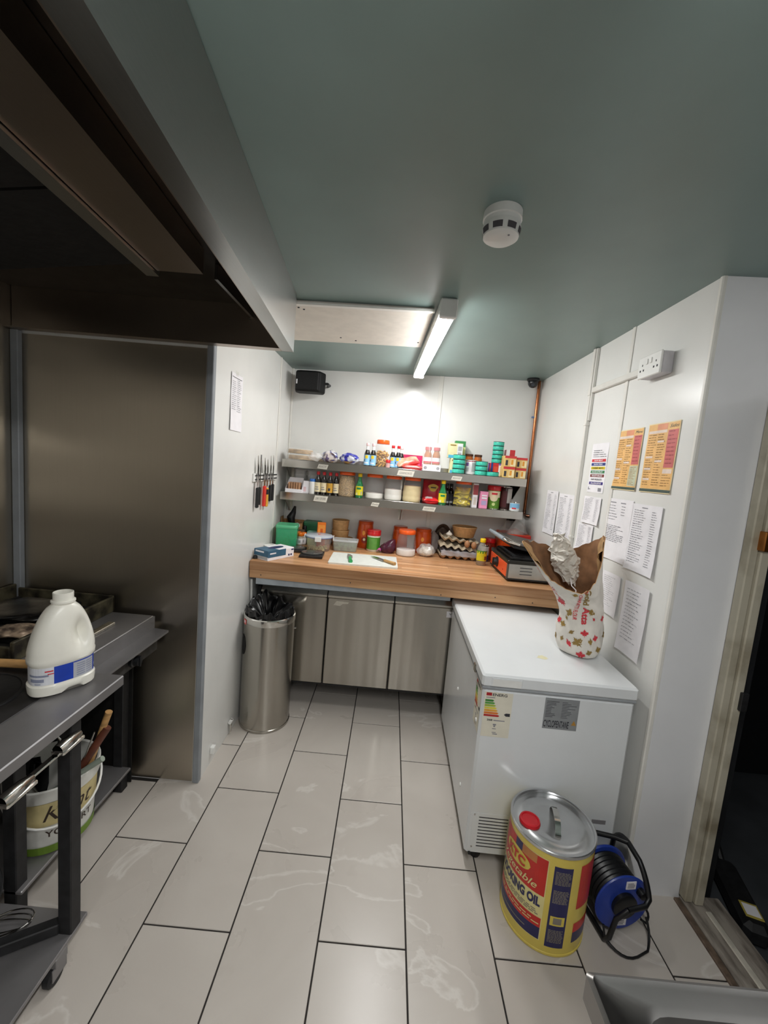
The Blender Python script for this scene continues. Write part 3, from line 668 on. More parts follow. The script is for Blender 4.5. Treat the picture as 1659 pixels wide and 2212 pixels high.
cb.tube([(0.11+0.0, -0.02, 0.10)]+arc((0.115, -0.05, 0.10), (0.155, -0.09, 0.085), (0.120, -0.10, 0.05))+[(0.10, -0.09, 0.06)], 0.005, 8)
cb.tube([(-0.09, -0.11, 0.07)]+arc((-0.09, -0.13, 0.03), (-0.06, -0.22, 0.006), (0.02, -0.20, 0.006))+arc((0.08, -0.18, 0.006), (0.13, -0.13, 0.02), (0.115, -0.10, 0.08)), 0.005, 8)
cb.build('loose_cable', M_BLACK, cr_)

# ================================================================== COOKING LINE (left)
tb = thing('steel_bench', 'grey steel cooking bench on castors with round wok opening', 'bench', (0, 0, 0))
top = MB(); top.bbox(XK+0.004, -1.25, 0.825, 0.487, 0.525, 0.860, 0.003); top.build('bench_top', M_DARKST, tb)
hobp = MB(); hobp.bbox(XK+0.02, -0.95, 0.8602, 0.345, 0.515, 0.8625, 0.001); hobp.build('hob_plate', mat('dark_hob_plate', '3c3b3c', 0.5, 0.6, var=0.15), tb)
rg = MB(); rg.smooth = True; rg.lathe([(0.124, 0), (0.124, 0.004), (0.132, 0.004), (0.134, 0)], 40, (0.145, 0.335, 0.8622), cap0=False, cap1=False); rg.build('wok_ring', M_MATT, tb)
MB().lathe([(0.124, 0), (0.124, 0.0012)], 40, (0.145, 0.335, 0.8624)).build('wok_opening', M_SOOT_SHADE, tb)  # black disc painted for the shade down the opening
for x, y in ((0.44, 0.35), (-0.33, 0.35), (0.44, -1.15), (-0.33, -1.15)):
    MB().bbox(x-0.021, y-0.021, 0.10, x+0.021, y+0.021, 0.825, 0.003).build('leg', M_MATT, tb)
MB().bbox(-0.88, -0.016, 0.115, -0.024, 0.016, 0.150, 0.003, Matrix.Translation((0.44, 0.35, 0)) @ Matrix.Rotation(R(30), 4, 'Z')).build('cross_rail', M_MATT, tb)
MB().bbox(-0.309, 0.335, 0.775, 0.419, 0.365, 0.815, 0.003).build('cross_rail', M_MATT, tb)
MB().bbox(-0.35, -1.2, 0.098, 0.462, 0.398, 0.112, 0.002).build('lower_shelf', M_DARKST, tb)
def caster(x, y, parent, rz=0.3):
    k = MB(); k.bbox(x-0.022, y-0.022, 0.066, x+0.022, y+0.022, 0.098, 0.002); k.box(x-0.018, y-0.03, 0.03, x-0.015, y+0.022, 0.07); k.box(x+0.015, y-0.03, 0.03, x+0.018, y+0.022, 0.07)
    c_ = k.build('castor', M_DARKST, parent)
    wv = MB(); wv.smooth = True; wv.lathe([(0.026, -0.013), (0.031, -0.008), (0.031, 0.008), (0.026, 0.013)], 20, (0, 0, 0), Matrix.Translation((x, y-0.008, 0.031)) @ Matrix.Rotation(R(90), 4, 'Y'))
    wv.build('wheel', M_MATT, c_)
caster(0.44, 0.295, tb); caster(-0.31, 0.295, tb); caster(0.44, -1.13, tb)

rn = thing('cooking_range', 'greasy steel gas range with raised griddle tray beside the steel panel', 'cooker', (0, 0, 0))
MB().bbox(XK+0.036, 0.532, 0.80, 0.280, 1.050, 0.853, 0.003).build('deck', M_DARKST, rn)
lp = MB(); lp.add([(x, y, zz) for y in (0.532, 1.050) for x, zz in ((0.281, 0.793), (0.350, 0.788), (0.350, 0.778), (0.281, 0.778))], [(0, 1, 2, 3), (7, 6, 5, 4), (0, 4, 5, 1), (1, 5, 6, 2), (2, 6, 7, 3), (3, 7, 4, 0)])
lp.build('front_ledge', M_DARKST, rn)
MB().box(0.281, 0.532, 0.793, 0.284, 1.050, 0.85).build('front_face', M_DARKST, rn)
MB().bbox(0.262, 0.535, 0.690, 0.300, 1.048, 0.777, 0.003).build('control_fascia', mat('grimy_fascia', '4a4846', 0.5, 0.5, var=0.2), rn)
for y in (0.86, 0.62):
    k = MB(); k.smooth = True; Mk = Matrix.Translation((0.300, y, 0.728)) @ Matrix.Rotation(R(90), 4, 'Y')
    k.lathe([(0.026, 0), (0.026, 0.012), (0.021, 0.016), (0.019, 0.034)], 20, (0, 0, 0), Mk); k.box(-0.022, -0.005, 0.02, 0.022, 0.005, 0.038, Mk); k.build('control_knob', M_BLACK, rn)
tray = MB()
tray.box(-0.372, 0.56, 0.853, 0.085, 1.045, 0.862)
tray_o = tray.build('griddle_base', M_SOOT_SHADE, rn)
M_RUST = mat('burnt_tray_steel', '6b6550', 0.55, 0.6, var=0.3, scale=14, col2='2a2620', lo=0.35, hi=0.6)
MB().bbox(0.072, 0.548, 0.853, 0.087, 1.056, 0.925, 0.003).build('tray_wall', M_RUST, rn)
MB().bbox(-0.36, 1.046, 0.853, 0.087, 1.058, 0.930, 0.003).build('tray_wall', M_RUST, rn)
MB().bbox(-0.384, 0.548, 0.853, -0.372, 1.056, 0.945, 0.003).build('tray_wall', M_RUST, rn)
MB().bbox(-0.372, 0.548, 0.853, 0.072, 0.560, 0.905, 0.003).build('tray_wall', M_RUST, rn)
for k in range(9):
    y = 0.60+k*0.05
    MB().bbox(-0.365, y, 0.868, 0.068, y+0.016, 0.884, 0.003).build('grate_bar', M_SOOT_SHADE, rn)
for x in (-0.34, -0.20, -0.06, 0.045):
    MB().bbox(x, 0.58, 0.884, x+0.014, 1.03, 0.898, 0.003).build('grate_bar', M_SOOT_SHADE, rn)
MB().bbox(0.160, 0.66, 0.853, 0.190, 0.915, 0.866, 0.002).build('drip_rail', M_STEELH, rn)
for x, y in ((0.185, 0.44), (0.165, 1.00), (-0.34, 0.44), (-0.34, 1.00)):
    MB().bbox(x-0.022, y-0.022, 0.0, x+0.022, y+0.022, 0.80 if y > 0.5 else 0.82, 0.003).build('leg', M_MATT, rn)
MB().bbox(-0.36, 0.418, 0.118, 0.225, 0.985, 0.132, 0.003).build('lower_shelf', M_DARKST, rn)
MB().box(-0.36, 0.70, 0.14, -0.35, 1.04, 0.78).build('back_sheet', M_SOOT_SHADE, rn)  # black colour stands for the shaded interior under the range
MB().box(-0.34, 1.024, 0.02, 0.200, 1.030, 0.70).build('end_sheet', M_SOOT_SHADE, rn)  # sheet added to paint the space under the range black with shade

# burnt foil lumps in the tray
def lump(name, label, cat, loc, rad, seed, m, flat=0.5, sub=3, amp=0.35, fr=9.0, parts=None, rz=0.0, group=None):
    bm = bmesh.new(); bmesh.ops.create_icosphere(bm, subdivisions=sub, radius=1)
    for v in bm.verts:
        p = v.co.copy(); d = 1+amp*noise.noise(p*1.7+Vector((seed, 0, 0)))+amp*0.45*noise.noise(p*fr*0.5+Vector((0, seed, 0)))
        v.co = Vector((p.x*rad[0], p.y*rad[1], p.z*rad[2]))*d
    zmin = min(v.co.z for v in bm.verts)
    for v in bm.verts:
        v.co.z -= zmin
        if v.co.z < rad[2]*0.18: v.co.z *= 0.15
    me = bpy.data.meshes.new(name); bm.to_mesh(me); bm.free(); me.materials.append(m)
    for p in me.polygons: p.use_smooth = True
    o = bpy.data.objects.new(name, me); COL.objects.link(o); o.location = loc; o.rotation_euler = (0, 0, rz)
    return tag(o, label, cat, group)
M_FOIL = mat('scorched_foil', 'b09a84', 0.45, 0.4, var=0.3, scale=26, col2='4a3d36', lo=0.4, hi=0.6, bump=0.5)
lump('crumpled_foil', 'scorched crumpled foil lump at the near side of the griddle tray', 'foil', (0.0, 0.65, 0.899), (0.075, 0.05, 0.018), 1.3, M_FOIL)
lump('burnt_pan_liner', 'black burnt crumpled liner at the middle of the griddle tray', 'liner', (-0.14, 0.84, 0.899), (0.16, 0.12, 0.018), 4.1, mat('burnt_black', '141211', 0.35, var=0.4, scale=30, bump=0.4))
sp = MB(); sp.smooth = True
sp.tube([(0.24, 0.500, 0.882), (0.18, 0.500, 0.882), (0.02, 0.490, 0.8795), (-0.12, 0.482, 0.877)], [0.0125, 0.014, 0.013, 0.0125], 14)
sp = sp.build('rolling_pin', M_WOODH); tag(sp, 'pale wooden handle lying across the bench beside the milk bottle', 'rolling pin')

# milk bottle
mk = thing('milk_bottle', 'white plastic milk bottle with blue label and no cap on the steel bench', 'bottle', (0.352, 0.430, 0.8626), R(57))
def sup(rx, ry, zz, ox=0.0, e=2.6, n=48):
    out = []
    for k in range(n):
        a = 2*PI*k/n; cx, sx = math.cos(a), math.sin(a)
        out.append(Vector((ox+rx*math.copysign(abs(cx)**(2/e), cx), ry*math.copysign(abs(sx)**(2/e), sx), zz)))
    return out
lv = [(0.070, 0.044, 0.0, 0), (0.083, 0.054, 0.006, 0), (0.085, 0.056, 0.022, 0), (0.085, 0.056, 0.034, 0), (0.080, 0.0525, 0.038, 0), (0.080, 0.0525, 0.094, 0), (0.085, 0.056, 0.099, 0), (0.086, 0.057, 0.112, 0), (0.084, 0.0565, 0.118, 0)]
for k in range(1, 15):
    t = k/14; zz = 0.118+0.150*t; s_ = (1-(t*0.98)**1.5)**0.62
    lv.append((0.023+0.062*s_, 0.022+0.035*s_, zz, 0.004*t))
lv += [(0.0285, 0.0285, 0.272, 0.004), (0.0315, 0.0315, 0.274, 0.004), (0.0315, 0.0315, 0.279, 0.004), (0.0265, 0.0265, 0.281, 0.004), (0.0265, 0.0265, 0.303, 0.004), (0.0245, 0.0245, 0.304, 0.004), (0.0245, 0.0245, 0.270, 0.004)]
rgs = []
for rx, ry, zz, ox in lv:
    ring = sup(rx, ry, zz, ox, 2.0 if zz > 0.262 else 2.6)
    if 0.11 < zz < 0.262:        # pinched recess behind the moulded handle
        w_ = math.exp(-((zz-0.178)/0.042)**2)
        for p in ring:
            g_ = math.exp(-((p.x-0.038)/0.020)**2)*w_
            p.y *= 1-0.92*g_
    if zz < 0.03:
        for p in ring:
            if zz < 0.02 and abs(p.x-0.015) < 0.022 and abs(p.y) > 0.02: p.z += 0.010
    rgs.append(ring)
mbk = MB(); mbk.smooth = True; mbk.rings(rgs, True, False); mbk.build('bottle_body', mat('milky_plastic', 'eceae0', 0.32, var=0.015), mk)
lbl = MB()
def mlab(u, v, d=0.0008):         # u in angle, v height on the label recess
    a = u; cx, sx = math.cos(a), math.sin(a); e = 2.6
    return Vector(((0.080+d)*math.copysign(abs(cx)**(2/e), cx), (0.0525+d)*math.copysign(abs(sx)**(2/e), sx), v))
def mp_(u0, u1, v0, v1, d=0.0008, n=10): lbl.grid(lambda a, b_: mlab(u0+(u1-u0)*a, v0+(v1-v0)*b_, d), n, 1)
lbl.cur = 1; mp_(R(170), R(250), 0.040, 0.093)
lbl.cur = 0; mp_(R(250), R(275), 0.040, 0.093)
lbl.cur = 2; mp_(R(275), R(325), 0.040, 0.093)
lbl.cur = 0; mp_(R(325), R(352), 0.040, 0.093); mp_(R(352), R(530), 0.040, 0.093, n=24); mp_(R(275), R(325), 0.090, 0.0934, 0.0012)
lbl.cur = 3
for k in range(6):
    mp_(R(280), R(297), 0.046+k*0.007, 0.049+k*0.007, 0.0013, 3); mp_(R(300), R(321), 0.046+k*0.007, 0.0485+k*0.007, 0.0013, 3)
lbl.cur = 4; mp_(R(232), R(249), 0.080, 0.084, 0.0014, 3); mp_(R(238), R(250), 0.072, 0.075, 0.0014, 3)
lbl.cur = 3; mp_(R(185), R(240), 0.066, 0.072, 0.0013, 6); mp_(R(190), R(230), 0.050, 0.060, 0.0013, 6); mp_(R(205), R(222), 0.043, 0.046, 0.0013, 3)
lbl.cur = 1; mp_(R(333), R(345), 0.052, 0.062, 0.0014, 3)
lbl.build('label', [mat('milk_blue', '2143b4', 0.35), mat('milk_white', 'dfe1e8', 0.4), mat('milk_grey', 'b9bcc4', 0.4), mat('milk_grey_text', '8d93ab', 0.5), M_REDP], mk)

# steel tongs hung under the bench edge
tg = thing('kitchen_tongs', 'polished steel tongs hanging below the bench edge', 'tongs', (0.47, 0.1, 0.72))
k = MB(); k.smooth = True
def scoop(y0, y1, zc_):
    def fn(u, v):
        a = PI*v; t = u; w_ = 0.020*(0.55+0.45*math.sin(PI*min(1, 0.25+t*0.75)))
        return (0.004+w_*math.cos(a)*0.9, y0+(y1-y0)*t, zc_+w_*1.1*math.sin(a)-0.01)
    k.grid(fn, 10, 8); k.grid(lambda u, v: fn(1-u, v), 10, 8) if 0 else None
scoop(0.165, 0.245, 0.062); k.bbox(-0.016, 0.165, 0.040, 0.022, 0.245, 0.053, 0.003); k.build('tong_scoop', M_CHROME, tg)
k = MB(); k.smooth = True; scoop(0.0, 0.085, 0.050); k.bbox(-0.016, 0.0, 0.028, 0.022, 0.085, 0.041, 0.003); k.build('tong_scoop', M_CHROME, tg)
MB().bbox(-0.008, 0.075, 0.040, 0.010, 0.175, 0.047, 0.002).build('tong_arm', M_CHROME, tg)
MB().tube([(-0.010, 0.20, 0.055), (-0.030, 0.20, 0.08), (-0.030, 0.20, 0.103)], 0.003, 8).build('hook', M_CHROME, tg)

# bucket of utensils
bk = thing('yogurt_bucket', 'white yogurt bucket holding utensils on the lower shelf of the range', 'bucket', (0.135, 0.655, 0.133))
B = MB(); B.smooth = True
B.lathe([(0.118, 0.0), (0.124, 0.004), (0.138, 0.215), (0.147, 0.218), (0.149, 0.262), (0.145, 0.266), (0.138, 0.262), (0.133, 0.210), (0.121, 0.05), (0.112, 0.012)], 44, cap1=True); B.build('pail', mat('pail_white', 'dcdcd6', 0.4), bk)
def bkf(d): return lambda u, v: Vector(((0.124+0.014*v/0.215+d)*math.cos(R(318)+u/0.135), (0.124+0.014*v/0.215+d)*math.sin(R(318)+u/0.135), v))
L_ = MB(); patch(L_, bkf(0.0026), -0.22, 0.118, 0.16, 0.212, 24, 1); L_.cur = 1; patch(L_, bkf(0.0026), -0.25, 0.004, 0.25, 0.035, 30, 1); L_.cur = 2
put_text(L_, 'Kent', 0.16, 0.06, lambda u, v: bkf(0.0036)(u+0.03, v+0.168), shear=0.4); put_text(L_, 'YOGURT', 0.16, 0.026, lambda u, v: bkf(0.0030)(u+0.035, v+0.085), bold=0.01)
L_.build('label', [mat('pail_label', 'cfc08c', 0.5), mat('pail_green', '6f8f2e', 0.5), mat('pail_text', '3a2c22', 0.5)], bk)
hnd = MB(); hnd.smooth = True
hnd.tube([Vector((0.151*math.cos(a), 0.151*math.sin(a), 0.205-0.085*math.sin((a-R(230))/R(175)*PI))) for a in [R(230+175*i/20) for i in range(21)]], 0.004, 8); hnd.build('wire_handle', M_WHITEP, bk)
def stick(name, label, cat, p0, p1, r0, r1, m, extra=None):
    o = MB(); o.smooth = True; o.tube([p0, p1], [r0, r1], 10)
    if extra: extra(o)
    return tag(o.build(name, m), label, cat)
stick('wooden_spoon', 'pale wooden handle standing tallest in the utensil bucket', 'spoon', (0.19, 0.69, 0.20), (0.315, 0.70, 0.60), 0.008, 0.013, M_WOODH)
stick('rolling_stick', 'dark red wooden handle leaning in the utensil bucket', 'utensil', (0.15, 0.62, 0.22), (0.31, 0.70, 0.535), 0.012, 0.015, M_DWOOD)
stick('spatula_handle', 'pale grey-green handle leaning out over the rim of the bucket', 'spatula', (0.13, 0.60, 0.30), (0.335, 0.64, 0.452), 0.007, 0.011, mat('grey_green', '9aa598', 0.5))
stick('steel_skimmer', 'thin steel rod of a skimmer standing in the utensil bucket', 'skimmer', (0.17, 0.68, 0.22), (0.292, 0.655, 0.545), 0.003, 0.003, M_CHROME,
      lambda o: o.tube([Vector((0.235+0.045*math.cos(a)*0.5, 0.63+0.0*a, 0.43+0.065*math.sin(a))) for a in [2*PI*i/24 for i in range(24)]], 0.002, 6, closed=True))
stick('black_ladle', 'black plastic ladle leaning at the left in the utensil bucket', 'ladle', (0.10, 0.62, 0.24), (0.05, 0.60, 0.47), 0.008, 0.010, M_BLACK,
      lambda o: o.lathe([(0.01, -0.02), (0.035, -0.01), (0.04, 0.012), (0.034, 0.012), (0.01, -0.006)], 16, (0.05, 0.60, 0.47)))
def turner(lab, x, y, z, rz, tilt):
    t = thing('slotted_turner', lab, 'turner', (x, y, z), rz); t.rotation_euler = (R(tilt), R(-8), rz)
    q = MB(); q.smooth = True; q.tube([(0, 0, 0), (0, 0, 0.15)], 0.007, 8); q.build('handle', M_BLACK, t)
    q = MB(); q.prism([(-0.030, 0.150), (0.030, 0.150), (0.046, 0.20), (0.046, 0.265), (-0.046, 0.265), (-0.046, 0.20)], -0.002, 0.002, Matrix.Rotation(R(90), 4, 'X')); q.build('blade', M_BLACK, t)
    return t
turner('black slotted turner nearest the front of the utensil bucket', 0.125, 0.600, 0.150, R(-20), -6)
turner('black slotted turner behind the front one in the utensil bucket', 0.075, 0.640, 0.150, R(15), -4)
turner('black turner leaning at the left side of the utensil bucket', 0.060, 0.600, 0.150, R(-35), -8)
stick('steel_whisk', 'steel utensil with an orange band low in the utensil bucket', 'utensil', (0.16, 0.60, 0.25), (0.10, 0.56, 0.42), 0.011, 0.013, M_CHROME)
# things on the bench's own lower shelf
wh = thing('wire_whisk', 'steel wire whisk lying on the lower shelf of the bench', 'whisk', (0.250, 0.345, 0.113), R(14))
q = MB(); q.smooth = True
for k in range(3):
    wv = 0.020+0.012*k
    q.tube([(-0.12, -0.03+0.0*k, 0.012)]+[Vector((0.09*math.sin(PI*i/14)*1.0-0.02+0.02*k*0.2, -0.02+0.03*0+wv*math.cos(PI*i/14), 0.012+0.010*k*math.sin(PI*i/14))) for i in range(15)]+[(-0.12, -0.03, 0.012)], 0.0022, 6)
q.build('wires', M_CHROME, wh)
q = MB(); q.smooth = True; q.tube([(-0.12, -0.03, 0.012), (-0.24, -0.06, 0.012)], [0.008, 0.011], 10); q.build('handle', M_CHROME, wh)
pn = thing('frying_pan', 'black pan standing on edge under the bench', 'pan', (0.135, 0.315, 0.113))
q = MB(); q.smooth = True; q.lathe([(0.078, -0.02), (0.100, 0.02), (0.097, 0.02), (0.076, -0.016)], 36, (0, 0, 0), Matrix.Translation((0.0, 0.0, 0.105)) @ Matrix.Rotation(R(55), 4, 'Y')); q.build('pan_body', M_MATT, pn)
q = MB(); q.bbox(-0.012, -0.24, 0.0, 0.012, -0.10, 0.02, 0.004); q.build('pan_handle', M_BLACK, pn)

# ================================================================== SINK (front right)
sk = thing('steel_sink', 'stainless steel sink bench at the near right corner', 'sink', (1.682, -0.22, 0))
def rr(x0, y0, x1, y1, r, zz, n=6):
    out = []
    for cx, cy, a0 in ((x1-r, y1-r, 0), (x0+r, y1-r, 90), (x0+r, y0+r, 180), (x1-r, y0+r, 270)):
        for k in range(n+1): a = R(a0+90*k/n); out.append(Vector((cx+r*math.cos(a), cy+r*math.sin(a), zz)))
    return out
X1, Y0 = 0.94, -0.75
s_ = MB(); s_.smooth = True
s_.rings([rr(0, Y0, X1, 0, 0.006, 0.86), rr(0, Y0, X1, 0, 0.006, 0.900), rr(0.006, Y0+0.006, X1-0.006, -0.006, 0.008, 0.904), rr(0.012, Y0+0.012, X1-0.012, -0.012, 0.010, 0.900),
          rr(0.045, Y0+0.035, X1-0.045, -0.030, 0.045, 0.896), rr(0.052, Y0+0.042, X1-0.052, -0.037, 0.05, 0.890), rr(0.062, Y0+0.052, X1-0.062, -0.047, 0.055, 0.66), rr(0.12, Y0+0.11, X1-0.12, -0.10, 0.05, 0.64)], False, True)
s_.build('bowl_and_rim', M_SINK, sk)
for x, y in ((0.05, -0.05), (0.88, -0.05), (0.05, -0.70), (0.88, -0.70)): MB().bbox(x-0.02, y-0.02, 0, x+0.02, y+0.02, 0.86, 0.003).build('leg', M_STEEL, sk)

# ================================================================== THINGS ON WALLS AND CEILING
sd = thing('smoke_detector', 'round white smoke detector on the teal ceiling', 'smoke detector', (1.572, 0.45, zc(1.572)))
q = MB(); q.smooth = True; q.lathe([(0.052, 0), (0.053, -0.022), (0.050, -0.024), (0.050, -0.034)], 36); q.build('base', M_WHITEP, sd)
q = MB(); q.smooth = True; q.lathe([(0.050, -0.034), (0.052, -0.044), (0.048, -0.066), (0.039, -0.072), (0.001, -0.072)], 36, cap0=False); q.build('cover', M_WHITEP, sd)
for k in range(8):
    a0 = 2*PI*k/8+0.1
    q = MB(); q.grid(lambda u, v: Vector(((0.0524-0.0028*v)*math.cos(a0+0.52*u), (0.0524-0.0028*v)*math.sin(a0+0.52*u), -0.047-0.015*v)), 4, 1); q.build('smoke_slot', mat('slot_grey', '4a474c', 0.6), sd)
MB().lathe([(0.003, -0.0725), (0.003, -0.0735)], 8, (0.015, -0.030, 0)).build('indicator', M_INK, sd)

spk = thing('wall_speaker', 'black box loudspeaker on a bracket in the back left ceiling corner', 'speaker', (0.668, 2.335, 2.125), R(-6))
q = MB(); q.prism([(-0.100, 0.04), (-0.115, 0.0), (-0.09, -0.075), (-0.06, -0.085), (0.06, -0.085), (0.095, -0.070), (0.115, 0.0), (0.095, 0.045)], 0.0, 0.15); soften(q.build('cabinet', mat('speaker_black', '0a0a0b', 0.6, var=0.1, spec=0.25), spk), 0.014, 3)
MB().bbox(-0.085, -0.0915, 0.012, 0.085, -0.082, 0.138, 0.008).build('grille', mat('speaker_grille', '0b0b0d', 0.7, var=0.3, scale=120, bump=0.4), spk)
MB().box(-0.078, -0.0935, 0.050, -0.070, -0.091, 0.082).build('maker_badge', M_PAPER, spk)
MB().tube([(0.112, 0.0, 0.075), (0.130, 0.0, 0.075), (0.130, 0.06, 0.075), (0.10, 0.110, 0.075)], 0.010, 8).build('bracket', M_BLACK, spk)

cc = thing('dome_camera', 'small black dome camera on the ceiling above the copper pipe', 'camera', (2.315, 2.375, zc(2.315)))
q = MB(); q.smooth = True; q.lathe([(0.044, 0), (0.046, -0.012), (0.040, -0.020)], 28); q.build('base', M_BLACK, cc)
q = MB(); q.smooth = True; q.lathe([(0.036, -0.018), (0.037, -0.03), (0.034, -0.045), (0.024, -0.060), (0.010, -0.067), (0.001, -0.068)], 28, cap0=False); q.build('dome', mat('black_gloss', '121317', 0.2), cc)
q = MB(); q.smooth = True; q.lathe([(0.014, 0), (0.014, 0.006), (0.009, 0.008)], 18, (0, 0, 0), Matrix.Translation((-0.008, -0.026, -0.048)) @ Matrix.Rotation(R(120), 4, 'X')); q.build('lens', mat('lens_grey', '3a3d44', 0.15), cc)

cpn = thing('copper_pipe', 'copper gas pipe running down the back right corner', 'pipe', (2.384, 2.425, 1.35))
M_COPPER = mat('copper', 'b0714c', 0.25, 1.0, var=0.15, scale=10)
q = MB(); q.smooth = True; q.tube([(-0.004, 0.005, 1.022), (0, 0, 0.30), (0.0, 0.0, 0.04)], 0.0115, 12); q.build('riser', M_COPPER, cpn)
q = MB(); q.smooth = True; q.tube([(0, 0, 0.04), (0, 0, 0.012), (0.0, -0.010, 0.003), (0.0, -0.03, 0.0), (0.003, -0.07, 0.0), (0.018, -0.075, 0.0)], 0.0125, 12); q.build('elbow', mat('dark_copper', '8a6250', 0.3, 1.0, var=0.2), cpn)
MB().bbox(-0.032, -0.004, 0.745, -0.008, 0.01, 0.757, 0.002).build('pipe_clip', mat('clip_blue', '6d86b0', 0.5), cpn)

tk = thing('cable_trunking', 'white plastic cable trunking down the right wall with a branch to the socket', 'trunking', (XR, 1.59, 1.2))
M_TRK = mat('trunking_white', 'dedcd6', 0.35, var=0.02)
MB().bbox(-0.020, -0.010, -0.33, -0.0005, 0.010, 0.925, 0.002).build('upright', M_TRK, tk)
MB().bbox(-0.016, -0.022, 0.78, -0.0005, -0.0115, 1.172, 0.002).build('upper_cable', M_TRK, tk)
MB().bbox(-0.022, -0.0100, 0.927, -0.0005, 0.013, 1.172, 0.002).build('upright_cover', M_TRK, tk)
MB().bbox(-0.020, -0.512, 0.930, -0.0005, -0.023, 0.958, 0.002).build('branch', M_TRK, tk)
for zz in (0.925, 0.76, 0.12): MB().bbox(-0.023, -0.014, zz-0.006, -0.0005, 0.014, zz+0.006, 0.001).build('clip', M_TRK, tk)

so = thing('wall_socket', 'white double power socket mounted on the right wall', 'socket', (XR, 1.005, 2.095))
MB().bbox(-0.045, -0.072, 0, -0.0005, 0.072, 0.086, 0.003).build('back_box', mat('socket_box', 'c9c6cb', 0.4), so)
MB().bbox(-0.054, -0.075, -0.002, -0.045, 0.075, 0.088, 0.003).build('face_plate', M_WHITEP, so)
for y in (-0.012, 0.014): MB().bbox(-0.058, y-0.007, 0.050, -0.053, y+0.007, 0.072, 0.002).build('rocker_switch', M_WHITEP, so)
for y in (-0.045, 0.045):
    for dy, zz, w_ in ((0, 0.052, 0.0025), (-0.011, 0.030, 0.004), (0.011, 0.030, 0.004)):
        MB().box(-0.0546, y+dy-w_, zz-0.004, -0.0538, y+dy+w_, zz+0.004).build('pin_hole', M_INKD, so)

